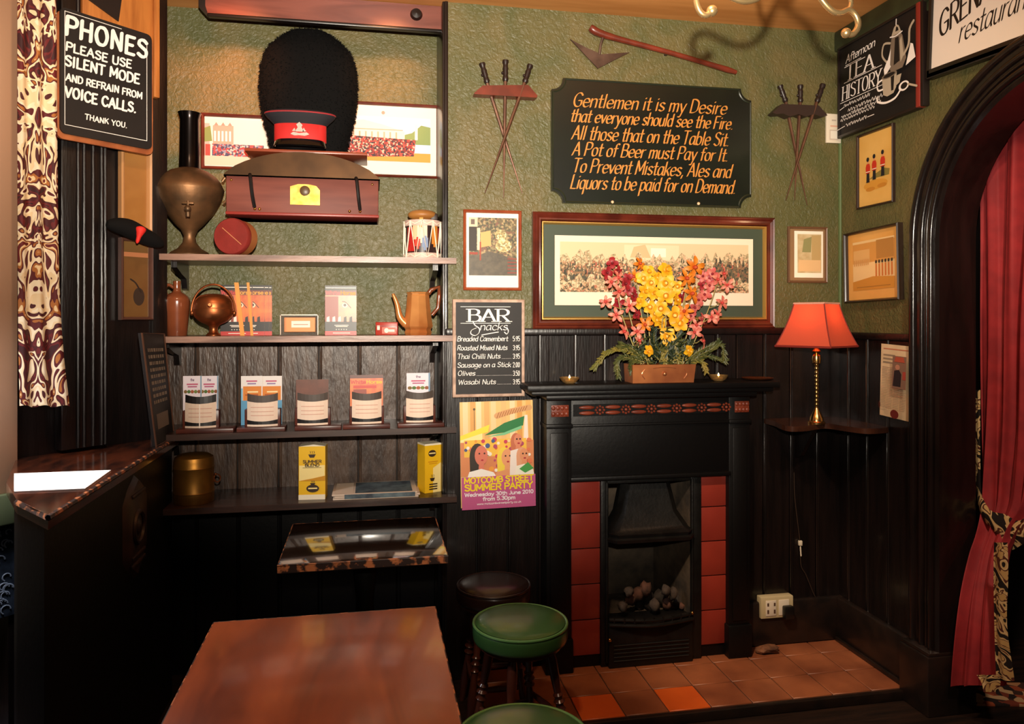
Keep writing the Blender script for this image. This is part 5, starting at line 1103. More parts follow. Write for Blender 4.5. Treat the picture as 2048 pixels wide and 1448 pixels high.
def blossom_mesh(kind, seed):
    random.seed(seed); b = MB(); r = {'y': 0.034, 'o': 0.042, 'r': 0.026, 'p': 0.032, 'k': 0.028}[kind]; n = {'y': 5, 'o': 6, 'r': 4, 'p': 5, 'k': 5}[kind]
    b.m(PET[kind])
    for k in range(n):
        a = 2 * PI * k / n + random.uniform(-.2, .2); L_ = r * random.uniform(0.85, 1.15); wd = L_ * {'y': 0.42, 'o': 0.22, 'r': 0.42, 'p': 0.24, 'k': 0.36}[kind]
        up = Vector((math.cos(a), -0.35 if kind != 'o' else -0.2, math.sin(a))); sd = Vector((-math.sin(a), 0, math.cos(a)))
        rows = []
        for q, ww, cu in ((0.08, 0.25, 0), (0.35, 0.85, -0.12), (0.65, 1.0, -0.05), (0.88, 0.6, 0.14), (1.0, 0.05, 0.28)):
            c_ = up * (L_ * q) + Vector((0, cu * L_, 0)); rows.append((c_ - sd * wd * ww + Vector((0, -wd * 0.25, 0)), c_, c_ + sd * wd * ww + Vector((0, -wd * 0.25, 0))))
        vs = [p for row in rows for p in row]; b.add(vs, [(i * 3 + j, i * 3 + j + 1, (i + 1) * 3 + j + 1, (i + 1) * 3 + j) for i in range(4) for j in range(2)])
    b.m(CEN[kind]); b.ball((0, -r * 0.25, 0), (r * 0.2, r * 0.3, r * 0.2), 8, 6)
    if kind == 'y':
        b.m(PET['y']); b.tube([(0, 0, 0), (0, -r * 0.5, -0.002), (0, -r * 0.72, -0.006)], [r * 0.12, r * 0.26, r * 0.32], 10, cap=False)
    b.recalc = False; return b
ORIG = (cx, Yp, mz)
def fp(u, v, Yq): x, z = onY(u, v, Yq); return Vector((x - cx, Yq - Yp, z - mz))
stems = [('yellow_orchid_spray', 'y', [(1332, 672), (1355, 648), (1343, 631), (1320, 617), (1327, 594), (1331, 566), (1328, 541)], 1328, 0.0, 1.15),
         ('yellow_orchid_spray', 'y', [(1310, 640), (1297, 614), (1279, 608), (1285, 583), (1302, 588), (1283, 558), (1293, 546), (1300, 566)], 1305, 0.03, 0.95),
         ('yellow_orchid_spray', 'y', [(1318, 645), (1306, 628), (1348, 600), (1352, 573), (1312, 556)], 1322, 0.05, 0.9),
         ('orange_lily', 'o', [(1384, 535)], 1345, 0.02, 1.2), ('orange_lily', 'o', [(1368, 556), (1380, 588)], 1342, -0.01, 1.05), ('orange_lily', 'o', [(1366, 624), (1288, 650)], 1335, -0.02, 0.9), ('orange_lily', 'o', [(1274, 528), (1268, 552)], 1300, 0.06, 0.75),
         ('crimson_flower_spike', 'r', [(1268, 606), (1256, 580), (1262, 592), (1254, 557), (1246, 568), (1231, 543), (1223, 528), (1210, 546), (1234, 606), (1268, 630)], 1290, 0.05, 1.05),
         ('salmon_flower_spike', 'p', [(1274, 680), (1272, 664), (1245, 664), (1229, 630), (1210, 604), (1235, 582), (1218, 564), (1233, 556), (1258, 612)], 1285, -0.02, 1.05),
         ('pink_flower_spike', 'k', [(1386, 614), (1378, 632), (1392, 600), (1407, 590), (1415, 571), (1404, 553), (1424, 548), (1396, 640)], 1350, 0.04, 1.05),
         ('salmon_flower_spike', 'p', [(1384, 664), (1399, 682), (1388, 650), (1419, 634), (1428, 628), (1440, 606), (1432, 560), (1448, 570), (1440, 548)], 1362, -0.01, 1.0),
         ('crimson_flower_spike', 'r', [(1358, 594), (1400, 572), (1412, 560), (1372, 640)], 1345, 0.06, 0.9),
         ('yellow_bud', 'y', [(1290, 702)], 1300, -0.05, 0.75), ('yellow_bud', 'y', [(1372, 700)], 1360, -0.05, 0.75)]
random.seed(4); sd = 0
for nm, k, pts, u0, dy, scl in stems:
    Yq = Yp + dy; foot = fp(u0, 735, Yp + dy * 0.3)
    top = [fp(u, v, Yq) for u, v in pts]; hi = sorted(top, key=lambda q: q.z)
    mid = sum(top, Vector()) / len(top)
    path = spl([foot, foot * 0.55 + mid * 0.45 + Vector((0, 0.004, -0.01)), mid + Vector((0, 0.008, 0)), hi[-1] + Vector((0, 0.004, 0))], 5)
    b = MB().m(STEM); b.tube(path, [0.0035 - 0.0018 * i / len(path) for i in range(len(path))], 6)
    for q in top:
        near = min(path, key=lambda z: (Vector(z) - q).length + (0.3 if z[2] > q.z else 0)); b.tube([near, tuple((Vector(near) + q) / 2 + Vector((0, 0, -0.004))), tuple(q)], 0.0016, 5)
    sp = b.build(nm, t)
    for q in top:
        sd += 1; o = blossom_mesh(k, sd).build('blossom', sp, loc=tuple(q + Vector((0, -0.006 - random.random() * 0.02, 0))), rot=(random.uniform(-.5, .5), random.uniform(-3, 3), random.uniform(-.6, .6)), sharp=180); o.scale = (scl,) * 3
# foliage
b = MB(); random.seed(15)
def leaf(p, d, L_, wd, m_):
    d = d.normalized(); sdv = d.cross(Vector((0.2, -1, 0.1))).normalized(); n = Vector((0, -1, 0))
    b.m(m_); q = [p, p + d * L_ * 0.4 + sdv * wd, p + d * L_, p + d * L_ * 0.4 - sdv * wd]; q[1] += n * 0.003; q[3] += n * 0.003; b.face(q)
def frond(path, L_, wd, m_, n=14):
    pts = [Vector(p) for p in spl([tuple(p) for p in path], 8)]; b.m(STEM).tube(pts, 0.0015, 5)
    for i in range(2, len(pts)):
        d = (pts[i] - pts[i - 1]).normalized()
        for sgn in (-1, 1):
            s2 = Vector((-d.z, 0, d.x)) * sgn
            for _ in range(2): leaf(pts[i], d * 0.9 + s2 * random.uniform(.3, .9) + Vector((0, random.uniform(-.5, .3), 0)), L_ * random.uniform(.6, 1.1), wd, m_)
YLF = mat('yellow_green_leaf', '#8f7a32', '#6a6a30', scale=20, rough=0.5)
fr = [([(1300, 722), (1250, 700), (1215, 705), (1188, 735)], YLF), ([(1290, 725), (1250, 715), (1235, 725), (1236, 752)], LEAF), ([(1285, 728), (1268, 718), (1262, 736), (1266, 748)], LEAF), ([(1290, 722), (1262, 696), (1240, 690)], LEAF), ([(1370, 722), (1405, 698), (1440, 690), (1448, 716)], LEAF),
      ([(1375, 725), (1410, 712), (1448, 722)], LEAF), ([(1380, 726), (1400, 722), (1411, 742)], YLF), ([(1370, 722), (1420, 700), (1436, 685)], LEAF), ([(1345, 725), (1352, 712), (1362, 738)], YLF), ([(1318, 725), (1330, 706), (1328, 735)], YLF), ([(1330, 722), (1310, 690), (1308, 660)], LEAF2), ([(1340, 722), (1375, 690), (1385, 668)], LEAF2), ([(1320, 722), (1290, 690), (1280, 672)], LEAF2), ([(1350, 722), (1345, 690), (1362, 668)], LEAF2)]
for pts, m_ in fr: frond([fp(u, v, Yp - 0.02 - 0.02 * random.random()) for u, v in pts], 0.026, 0.0045, m_)
for _ in range(420):
    u = random.uniform(1268, 1385); v = random.gauss(704, 17); v = min(v, 728); p_ = fp(u, v, Yp + random.uniform(-0.05, 0.05)); leaf(p_, Vector((random.uniform(-1, 1), random.uniform(-.9, .2), random.uniform(-.4, 1))), random.uniform(0.02, 0.04), 0.005, random.choice([LEAF, LEAF2, LEAF2, LEAF]))
b.recalc = False; b.build('foliage', t, smooth=False)
# ================================================================== CORNER: SHELF, LAMP, SOCKET
zs = 1.048
t = thing('corner_shelf', 'small dark corner shelf with wavy front under the red lamp', 'shelf', (1.9, YB - 0.02, zs - 0.022))
xl = onZ(1548, 842, zs)[0] - 1.9; ed = [onZ(u, v, zs) for u, v in ((1548, 842), (1575, 852), (1610, 852), (1650, 847), (1690, 852), (1730, 857), (1765, 856), (1790, 852))]
pts = [(x - 1.9, min(y - (YB - 0.02), -0.02)) for x, y in ed]; pts = [(min(x, XR - 0.022 - 1.9), y) for x, y in spl(pts, 4)]
pts = [(pts[0][0], -0.0005)] + pts + [(XR - 0.022 - 1.9, -0.0005)]
b = MB().m(mat('dark_glossy_shelf', '#4a2a1c', '#2c1812', scale=8, rough=0.22, coat=0.4)); b.prismz(pts, 0.0, 0.022); b.build('board', t, sharp=40)
b = MB().m(DARKW); P_ = [(0, 0), (0, -0.16), (-0.05, -0.14), (-0.12, -0.05), (-0.16, 0)]; vs = [(-0.02, y, z) for y, z in P_] + [(0.0, y, z) for y, z in P_]; b.add(vs, [(0, 1, 2, 3, 4), (9, 8, 7, 6, 5)] + [(i, (i + 1) % 5, (i + 1) % 5 + 5, i + 5) for i in range(5)]); b.build('bracket', t, sharp=30)
Yl = 2.90; lx, _ = onY(1633, 840, Yl); s = scale_at(Yl, 1633)
t = thing('table_lamp', 'lit red bell shaped table lamp with twisted brass stem on the corner shelf', 'lamp', (lx, Yl, zs))
b = MB().m(mat('bright_brass', '#dcae6a', rough=0.22, metal=1.0)); b.lathe(prof_px([(17, 842), (17, 838), (14, 836), (13, 830), (9, 822), (5, 814), (3.4, 810)], 842, s), 28); b.build('base', t)
b = MB().m(_M['bright_brass']); b.lathe(prof_px([(3.2, 811), (3.0, 724)], 842, s), 12)
for k in range(11): b.lathe([(2.9 * s, (34 + k * 8) * s), (4.3 * s, (38 + k * 8) * s), (2.9 * s, (42 + k * 8) * s)], 14, cap=False)
b.lathe(prof_px([(3, 724), (8, 721), (9, 712), (8, 706), (4, 703), (6, 700), (8, 697), (5, 693), (3, 686)], 842, s), 20); b.build('stem', t)
SHM = mat('red_silk_shade', '#cc5a42', rough=0.4); nt = SHM.node_tree; bs = nt.nodes['Principled BSDF']
tr = nt.nodes.new('ShaderNodeBsdfTranslucent'); tr.inputs[0].default_value = lin('#e8583a'); mx = nt.nodes.new('ShaderNodeMixShader'); mx.inputs[0].default_value = 0.22
nt.links.new(bs.outputs[0], mx.inputs[1]); nt.links.new(tr.outputs[0], mx.inputs[2]); nt.links.new(mx.outputs[0], nt.nodes['Material Output'].inputs[0])
zt_, zb_ = (842 - 602) * s, (842 - 687) * s; R0, R1 = 44 * s, 80.5 * s
n = 4; vs = []; fs = []; rows_ = 12; dth = math.radians(-14.4)
for i in range(rows_ + 1):
    q = i / rows_; r = R0 + (R1 - R0) * (0.62 * q + 0.38 * q * q); z = zt_ + (zb_ - zt_) * q
    for k in range(n):
        a = dth + 2 * PI * k / n; vs.append((r * math.cos(a), r * math.sin(a), z))
fs = [(i * n + k, i * n + (k + 1) % n, (i + 1) * n + (k + 1) % n, (i + 1) * n + k) for i in range(rows_) for k in range(n)]
b = MB().m(SHM); b.add(vs, fs); sh = b.build('lamp_shade', t, sharp=30)
b = MB().m(mat('dark_red_braid', '#7d2018', rough=0.6))
for k in range(n): b.tube([vs[i * n + k] for i in range(rows_ + 1)], 0.0028, 6)
b.tube([vs[rows_ * n + k] for k in range(n)], 0.005, 6, closed=True); b.build('braid', sh)
b = MB().m(mat('pale_shade_trim', '#dba08c', rough=0.5)); b.tube([vs[k] for k in range(n)], 0.0045, 6, closed=True); b.build('top_trim', sh)
b = MB().m(mat('warm_bulb', '#ffd7a0', emit=1.5)); b.ball((0, 0, (842 - 648) * s), 0.026, 14, 10); b.tube([(0, 0, (842 - 690) * s), (0, 0, (842 - 655) * s)], 0.012, 10); b.build('bulb', t)
ld = bpy.data.lights.new('lamp_bulb_light', 'POINT'); ld.energy = 1.2; ld.color = (1, 0.62, 0.32); ld.shadow_soft_size = 0.03; lo = bpy.data.objects.new('lamp_bulb_light', ld); COL.objects.link(lo); lo.location = (lx, Yl, zs + (842 - 630) * s)

P = Pl(BREAST, (1513, 1187, 1577, 1229), 0.02); t = P.root('wall_socket', 'cream double wall socket low on the panelling beside the fireplace', 'socket'); w, h = P.w, P.h
IV = mat('aged_ivory_plastic', '#cdbf98', rough=0.4)
b = MB().m(IV); b.box(-w / 2, w / 2, -0.04, 0, 0, h, 0.004); b.build('box', t)
b = MB().m(flat('#ece2d0', 0.4)); 
for sx in (-1, 1): b.box(sx * w * 0.2 - w * 0.16, sx * w * 0.2 + w * 0.16, -0.043, -0.039, h * 0.12, h * 0.85, 0.002)
b.build('face_plate', t)
b = MB().m(flat('#5a4436', 0.5))
for sx in (-0.32, -0.12): b.box(w * sx, w * (sx + 0.05), -0.0445, -0.042, h * 0.25, h * 0.42); b.box(w * sx, w * (sx + 0.05), -0.0445, -0.042, h * 0.6, h * 0.74)
b.build('pin_slots', t)
b = MB().m(flat('#121010', 0.35)); b.box(w * 0.12, w * 0.42, -0.075, -0.0435, h * 0.02, h * 0.62, 0.008); b.build('plug', t) 
# lamp cable down the panelling
cp = [(1588, 945), (1590, 1000), (1600, 1085), (1602, 1130), (1612, 1150), (1626, 1185), (1634, 1205), (1612, 1222), (1585, 1232), (1568, 1222)]
pts = [(onY(u, v, YB - 0.026)[0], YB - 0.026 - (0.03 if i == len(cp) - 1 else 0.0), onY(u, v, YB - 0.026)[1]) for i, (u, v) in enumerate(cp)]
b = MB().m(flat('#3a2c24', 0.4)); b.tube(spl(pts, 6), 0.0022, 6); o = b.build('lamp_cable'); tag(o, 'thin dark cable hanging down the panelling to the wall socket', 'cable')
b = MB().m(flat('#e6dcc8', 0.4)); x, z = onY(1601, 1086, YB - 0.03); b.box(x - 0.008, x + 0.008, YB - 0.034, YB - 0.021, z - 0.012, z + 0.01, 0.002); b.tube([(x, YB - 0.028, z - 0.01), (x + 0.004, YB - 0.028, z - 0.06)], 0.0032, 6); o = b.build('cable_clip'); tag(o, 'white cable connector on the panelling above the socket', 'connector')
# crumpled paper on the hearth by the skirting
x, y = onZ(1535, 1297, 0.06); b = MB().m(mat('crumpled_brown_paper', '#8a5a3c', '#4a2e20', scale=18, rough=0.8)); random.seed(8); bm = bmesh.new(); bmesh.ops.create_icosphere(bm, subdivisions=2, radius=1)
for q in bm.verts: q.co = Vector((q.co.x * 0.055, q.co.y * 0.03, max(-0.012, q.co.z * 0.02))) * random.uniform(0.7, 1.2)
bm.verts.index_update(); b.add([q.co.copy() for q in bm.verts], [tuple(q.index for q in f.verts) for f in bm.faces]); bm.free(); o = b.build('paper_scrap', None, loc=(x, min(y, YB - 0.085), 0.055), smooth=False); tag(o, 'crumpled brown paper scrap on the hearth against the skirting', 'litter')

# ================================================================== RIGHT WALL
WR = RIGHT
# ---- tea sign
P = Pl(WR, (1686, 52, 1858, 243), 0.005); t = P.root('wall_sign', 'black chalk sign headed Afternoon TEA HISTORY with drawn teapot, red edged', 'sign'); w, h = P.w, P.h
b = MB().m(BLACKB); b.box(-w / 2 + 0.006, w / 2 - 0.006, -0.022, 0, 0.0, h); b.build('board', t)
b = MB().m(flat('#8a2c22', 0.45)); b.box(w / 2 - 0.032, w / 2 - 0.010, -0.034, 0, -0.004, h + 0.004, 0.004); b.m(flat('#1c1210', 0.4)); b.box(w / 2 - 0.010, w / 2 + 0.006, -0.032, 0, -0.004, h + 0.004, 0.004); b.box(-w / 2, -w / 2 + 0.01, -0.03, 0, -0.004, h + 0.004, 0.003); b.box(-w / 2, w / 2 - 0.03, -0.03, 0, -0.006, 0.006, 0.003); b.box(-w / 2, w / 2 - 0.03, -0.03, 0, h - 0.006, h + 0.006, 0.003); b.build('frame', t)
b = MB(); f = Fr(b, -w / 2, 0, w / 2, h, -0.0225); C = CHALK
f.text(C, 'Afternoon', 0.10, 0.47, 0.80, 0.085, 0.0030, 0.0012, phi=0.6, shear=0.25, rot=math.radians(3))
f.text(C, 'TEA', 0.10, 0.46, 0.60, 0.16, 0.0062, 0.0016, phi=0.0, shear=0.08, serif=0.9)
f.text(C, 'HISTORY', 0.05, 0.54, 0.40, 0.15, 0.0042, 0.0014, phi=0.0, shear=0.08, serif=0.7)
for z, a0, a1 in ((0.585, 0.08, 0.55), (0.775, 0.10, 0.30), (0.375, 0.03, 0.56)): f.stroke(C, [(a0, z), (a1, z)], 0.0014, smooth=False)
f.text(C, 'a tradition since 1840', 0.10, 0.42, 0.325, 0.035, 0.0013, shear=0.2) if False else None
random.seed(12)
def scribble(x0, x1, z, hh):
    x = x0
    while x < x1:
        f.stroke(C, [(x, z + random.uniform(0, hh)), (x + 0.012, z + hh * random.uniform(.6, 1.3)), (x + 0.02, z), (x + 0.03, z + hh * random.uniform(.3, 1))], 0.0012); x += 0.034
scribble(0.08, 0.42, 0.315, 0.03); f.stroke(C, [(0.03, 0.30), (0.09, 0.315)], 0.0016, smooth=False)
scribble(0.14, 0.56, 0.245, 0.032); scribble(0.06, 0.56, 0.195, 0.03); scribble(0.06, 0.50, 0.155, 0.022); scribble(0.14, 0.40, 0.075, 0.032); f.stroke(C, [(0.03, 0.07), (0.13, 0.085)], 0.0016, smooth=False); f.stroke(C, [(0.42, 0.085), (0.5, 0.085)], 0.0016, smooth=False)
SIL = flat('#b7a892', 0.6); SIL2 = flat('#7c6c5c', 0.6)
# tall teapot, cup and spoon in chalk
f.poly(SIL2, [(0.66, 0.52), (0.70, 0.78), (0.72, 0.80), (0.80, 0.80), (0.82, 0.76), (0.86, 0.52), (0.82, 0.44), (0.70, 0.44)]); f.poly(BLACKB, [(0.725, 0.5), (0.74, 0.77), (0.78, 0.77), (0.79, 0.52)]); f.poly(SIL, [(0.80, 0.5), (0.79, 0.72), (0.81, 0.76), (0.835, 0.56)])
f.poly(SIL, [(0.70, 0.80), (0.73, 0.88), (0.755, 0.90), (0.78, 0.88), (0.81, 0.80)]); f.poly(BLACKB, [(0.745, 0.83), (0.755, 0.88), (0.775, 0.86), (0.78, 0.83)]); f.stroke(C, [(0.755, 0.9), (0.757, 0.95)], 0.0028, smooth=False); f.stroke(C, [(0.69, 0.80), (0.75, 0.785), (0.82, 0.80)], 0.0024)
f.stroke(SIL, [(0.69, 0.74), (0.62, 0.76), (0.60, 0.66), (0.64, 0.58), (0.68, 0.54)], 0.0045); f.stroke(SIL, [(0.84, 0.56), (0.89, 0.64), (0.90, 0.78), (0.94, 0.84)], 0.006)
f.poly(C, [(0.86, 0.44), (0.96, 0.48), (0.935, 0.62), (0.91, 0.64)]); f.poly(C, [(0.63, 0.42), (0.70, 0.5), (0.66, 0.58), (0.62, 0.5)]); f.poly(C, [(0.66, 0.56), (0.70, 0.68), (0.69, 0.5)])
f.poly(SIL, [(0.60, 0.42), (0.615, 0.24), (0.66, 0.21), (0.73, 0.22), (0.76, 0.27), (0.765, 0.42)]); f.poly(BLACKB, [(0.70, 0.41), (0.705, 0.25), (0.73, 0.25), (0.74, 0.41)])
f.disc(SIL2, 0.683, 0.42, 0.085, 0.03); f.disc(BLACKB, 0.683, 0.42, 0.065, 0.02); f.stroke(C, [(0.60, 0.40), (0.55, 0.38), (0.56, 0.31), (0.61, 0.30)], 0.004)
f.stroke(C, [(0.55, 0.24), (0.56, 0.19), (0.65, 0.15), (0.75, 0.16), (0.80, 0.21)], 0.0045); f.poly(SIL, [(0.76, 0.28), (0.80, 0.3), (0.82, 0.38), (0.77, 0.38)])
f.disc(C, 0.845, 0.245, 0.055, 0.048); f.disc(BLACKB, 0.848, 0.245, 0.035, 0.032); f.stroke(SIL, [(0.89, 0.245), (0.98, 0.19)], 0.004, smooth=False)
b.build('chalk_lettering', t, smooth=False)

# ---- restaurant sign
lx0, zb0 = WR.uv(1871, 140, 0.01); lx1 = lx0 + 0.95
roll = math.radians(3.0)
t = on_wall(WR, 'restaurant_sign', 'white sign with black lettering and dark frame above the archway', 'sign', lx0, zb0, 0.01, roll); SW, SHH = 0.95, 0.42
b = MB().m(flat('#efe2d6', 0.45)); b.box(0, SW, -0.02, 0, 0, SHH); b.build('board', t)
b = MB().m(flat('#1e1814', 0.4)); b.frame(-0.012, -0.03, SW + 0.012, SHH + 0.03, [(0, 0), (0, -0.03), (0.014, -0.03), (0.014, -0.018)]); b.box(-0.012, SW + 0.012, -0.03, 0, -0.035, 0.0, 0.003); b.build('frame', t, sharp=30)
b = MB().m(flat('#1a1413', 0.45))
def wl(u, v): x, z = WR.uv(u, v, 0.03); x -= lx0; z -= zb0; return x * math.cos(roll) - z * -math.sin(roll) * -1, z + x * math.tan(-0.0)
def wl2(u, v):
    x, z = WR.uv(u, v, 0.03); x -= lx0; z -= zb0; c_, s_ = math.cos(-roll), math.sin(-roll)
    return x * math.cos(roll) - z * math.sin(roll), x * math.sin(roll) + z * math.cos(roll)
g0 = wl2(1879, 76); n0 = wl2(1962, 8); rt = math.atan2(n0[1] - g0[1], n0[0] - g0[0]); ln = math.hypot(n0[0] - g0[0], n0[1] - g0[1])
b.text('GRENADIER', g0[0], g0[0] + ln * 2.05, g0[1], 0.088, 0.0058, 0.0032, 0.4, y=-0.0206, shear=0.30, rot=rt)
r0 = wl2(1917, 86); r1 = wl2(2046, 18); rt = math.atan2(r1[1] - r0[1], r1[0] - r0[0]); ln = math.hypot(r1[0] - r0[0], r1[1] - r0[1])
b.text('restaurant', r0[0], r0[0] + ln * 1.12, r0[1], 0.078, 0.0042, 0.0016, 0.7, y=-0.0206, shear=0.30, rot=rt)
b.build('lettering', t, smooth=False)

# ---- three guards picture
def guards(b, P, ins, y):
    f = Fr(b, -P.w / 2 + ins, ins, P.w / 2 - ins, P.h - ins, y); f.rect(mat('yellowed_paper', '#e8b865', '#dda850', scale=6, rough=0.6), 0, 0, 1, 1)
    f.disc(flat('#d99a3a'), 0.5, 0.27, 0.36, 0.07); f.poly(flat('#8a7a3a'), [(0.3, 0.36), (0.9, 0.36), (0.92, 0.44), (0.75, 0.47), (0.5, 0.42)]); f.disc(flat('#c9862c'), 0.35, 0.22, 0.14, 0.03); f.disc(flat('#c9862c'), 0.7, 0.24, 0.14, 0.03)
    for x, z in ((0.28, 0.32), (0.48, 0.34), (0.74, 0.36)):
        k = flat('#1d1a20'); f.poly(k, [(x - 0.05, z), (x + 0.05, z), (x + 0.04, z + 0.14), (x - 0.04, z + 0.14)]); f.poly(flat('#c8321e'), [(x - 0.065, z + 0.13), (x + 0.065, z + 0.13), (x + 0.07, z + 0.22), (x + 0.045, z + 0.265), (x - 0.045, z + 0.265), (x - 0.07, z + 0.22)])
        f.rect(flat('#efe0c8'), x - 0.065, z + 0.145, x + 0.065, z + 0.157); f.disc(flat('#d9926a'), x, z + 0.29, 0.028, 0.022); f.disc(k, x, z + 0.325, 0.042, 0.032); f.poly(k, [(x - 0.09, z + 0.005), (x + 0.06, z), (x + 0.05, z + 0.012)])
picture(WR, (1718, 259, 1791, 412), 'framed_print', 'yellowed print of three red coated guardsmen in thin dark frame below the tea sign', 'picture', DKFR, 0.010, 0.016, guards)
# ---- crooked yellow print
def parade(b, P, ins, y):
    f = Fr(b, -P.w / 2 + ins, ins, P.w / 2 - ins, P.h - ins, y); f.rect(mat('amber_mount', '#e3ab5c', '#d89a48', scale=5, rough=0.5), 0, 0, 1, 1)
    f = Fr(b, *f.q(0.1, 0.14), *f.q(0.92, 0.88), y - 0.0006); f.rect(flat('#e8c58a'), 0, 0, 1, 1); f.rect(flat('#cf9448'), 0, 0.55, 1, 0.95)
    f.rect(flat('#d9ab6a'), 0.02, 0.55, 0.42, 0.82); f.rect(flat('#b07c3a'), 0.58, 0.6, 0.98, 0.97); f.poly(flat('#c98a34'), [(0, 0), (1, 0), (1, 0.22), (0.5, 0.26), (0, 0.18)]); f.rect(flat('#a8742c'), 0.1, 0.05, 0.9, 0.07)
    for k in range(6): x = 0.56 + k * 0.075; f.rect(flat('#c4702e'), x, 0.25, x + 0.035, 0.5); f.disc(flat('#3a2a1c'), x + 0.018, 0.54, 0.024, 0.035)
    for k in range(8): f.rect(flat('#c98f4a'), 0.05 + k * 0.05, 0.5, 0.07 + k * 0.05, 0.62)
picture(WR, (1699, 456, 1809, 603), 'framed_print', 'crooked amber print of soldiers on parade, hung beside the archway', 'picture', mat('black_gilt_frame', '#2b1d14', rough=0.3, coat=0.3), 0.012, 0.03, parade, roll=math.radians(-1.5))
# ---- newspaper cutting
P = Pl(WR, (1760, 690, 1824, 837), 0.027); t = P.root('newspaper_cutting', 'pale newspaper cutting with small portrait pinned beside the archway', 'newspaper', roll=math.radians(2.0)); w, h = P.w, P.h
b = MB().m(mat('newsprint', '#e6cfa8', '#dcc398', scale=14, rough=0.7)); b.box(-w / 2, w / 2, -0.0015, 0, 0, h); b.build('sheet', t)
b = MB(); f = Fr(b, -w / 2, 0, w / 2, h, -0.0018); TX = flat('#b09a80')
f.rect(flat('#c47a5a'), 0.08, 0.93, 0.98, 0.945); 
for z in (0.84, 0.79, 0.74): f.rect(flat('#9a8870'), 0.08, z, 0.46, z + 0.022)
random.seed(2)
for cx_ in (0.06, 0.29, 0.52, 0.75):
    for k in range(26):
        z = 0.68 - k * 0.022
        if cx_ > 0.45 and z > 0.40: continue
        if cx_ > 0.45 and z < 0.13: continue
        f.rect(TX, cx_, z, cx_ + 0.19 * random.uniform(0.85, 1), z + 0.008)
f.rect(flat('#8a6a58'), 0.52, 0.42, 0.94, 0.86); f.poly(flat('#2a2226'), [(0.54, 0.45), (0.78, 0.45), (0.80, 0.62), (0.72, 0.68), (0.58, 0.66)]); f.disc(flat('#c48a70'), 0.68, 0.71, 0.07, 0.036); f.rect(flat('#b0483c'), 0.84, 0.55, 0.93, 0.66); f.poly(flat('#b8563e'), [(0.58, 0.78), (0.9, 0.78), (0.86, 0.85), (0.62, 0.85)])
f.disc(flat('#6e2420'), 0.62, 0.07, 0.13, 0.06); f.disc(flat('#4a2018'), 0.14, 0.16, 0.03, 0.05)
b.build('print', t, smooth=False)
# ---- curtain beyond the arch
XCUR = 2.33
def crow(v): return v
rows = [(-80, 1960, 2160, 2.33), (380, 1960, 2150, 2.33), (640, 1958, 2130, 2.33), (850, 1957, 2110, 2.33), (960, 1957, 2090, 2.325), (1010, 1958, 2076, 2.315), (1045, 1957, 2048, 2.29), (1075, 1952, 2030, 2.27), (1110, 1942, 2016, 2.24), (1180, 1927, 2010, 2.19), (1260, 1916, 2010, 2.155), (1372, 1903, 2014, 2.15)]
def curtain_rows(rows, ns, amp, nf, ph=0.0, xo=XCUR):
    out = []
    fine = spl([r if len(r) == 4 else (*r, xo) for r in rows], 4)
    for v, ua, uc, x_ in fine:
        ya, z = onX(ua, v, x_); yc, _ = onX(uc, v, x_); row = []
        for k in range(ns + 1):
            q = k / ns; a = amp * (0.6 + 0.4 * math.sin(z * 3 + q * 5)); y_ = ya + (yc - ya) * (q + 0.012 * math.sin(2 * PI * nf * 2 * q + z)); zz = onX(ua + (uc - ua) * q, v, x_)[1]
            row.append((x_ + a * math.sin(2 * PI * nf * q + ph + 0.5 * math.sin(z * 2.2)) + 0.3 * a * math.sin(2 * PI * nf * 2.3 * q + 1.0), min(y_, AC + AR - 0.008) if x_ < 2.285 else y_, max(zz, 0.012)))
        out.append(row)
    return out
CURR = mat('red_velvet_curtain', '#a3262a', '#8c1f24', scale=14, rough=0.75, bump=0.05)
LEO = mat('cream_black_scroll_cloth', '#d8b878', kind='noise', scale=9, dist=3.0, detail=1, cols=['#1c120e', '#1c120e', '#d8b478', '#e4c48c', '#5a2a1a', '#d0a868'], rough=0.7)
t = thing('curtain', 'red velvet curtain tied back beyond the archway', 'curtain', (XCUR, 2.2, 0.0)); OX, OY = XCUR, 2.2
def grid(b, R):
    n = len(R[0]); b.add([(x - OX, y - OY, z) for r in R for x, y, z in r], [(i * n + k, i * n + k + 1, (i + 1) * n + k + 1, (i + 1) * n + k) for i in range(len(R) - 1) for k in range(n - 1)])
b = MB().m(CURR); R = curtain_rows(rows, 90, 0.032, 4.5); grid(b, R); b.recalc = False; b.build('drape', t, sharp=180)
b = MB().m(LEO); R2 = curtain_rows([(780, 1950, 1960), (960, 1950, 1960), (1000, 1952, 1966)], 4, 0.004, 1, xo=XCUR - 0.01); grid(b, R2); b.recalc = False; b.build('lining_edge', t, sharp=180)
b = MB().m(LEO); R3 = curtain_rows([(1085, 1985, 2012), (1150, 1984, 2014), (1250, 1986, 2012), (1350, 1990, 2026), (1362, 1992, 2028)], 10, 0.008, 1.2, xo=2.11); grid(b, R3); b.recalc = False; b.build('trim', t, sharp=180)
b = MB().m(LEO); R4 = curtain_rows([(1350, 1952, 1996), (1366, 1962, 2000), (1384, 1966, 1994)], 10, 0.006, 1.2, xo=2.105); grid(b, R4); b.recalc = False; b.build('hem_trim', t, sharp=180)
tp = [(1953, 992, 0.02), (1962, 1010, -0.045), (1985, 1042, -0.055), (2010, 1062, -0.05), (2035, 1066, -0.045), (2060, 1058, -0.04)]
b = MB().m(LEO); V = []
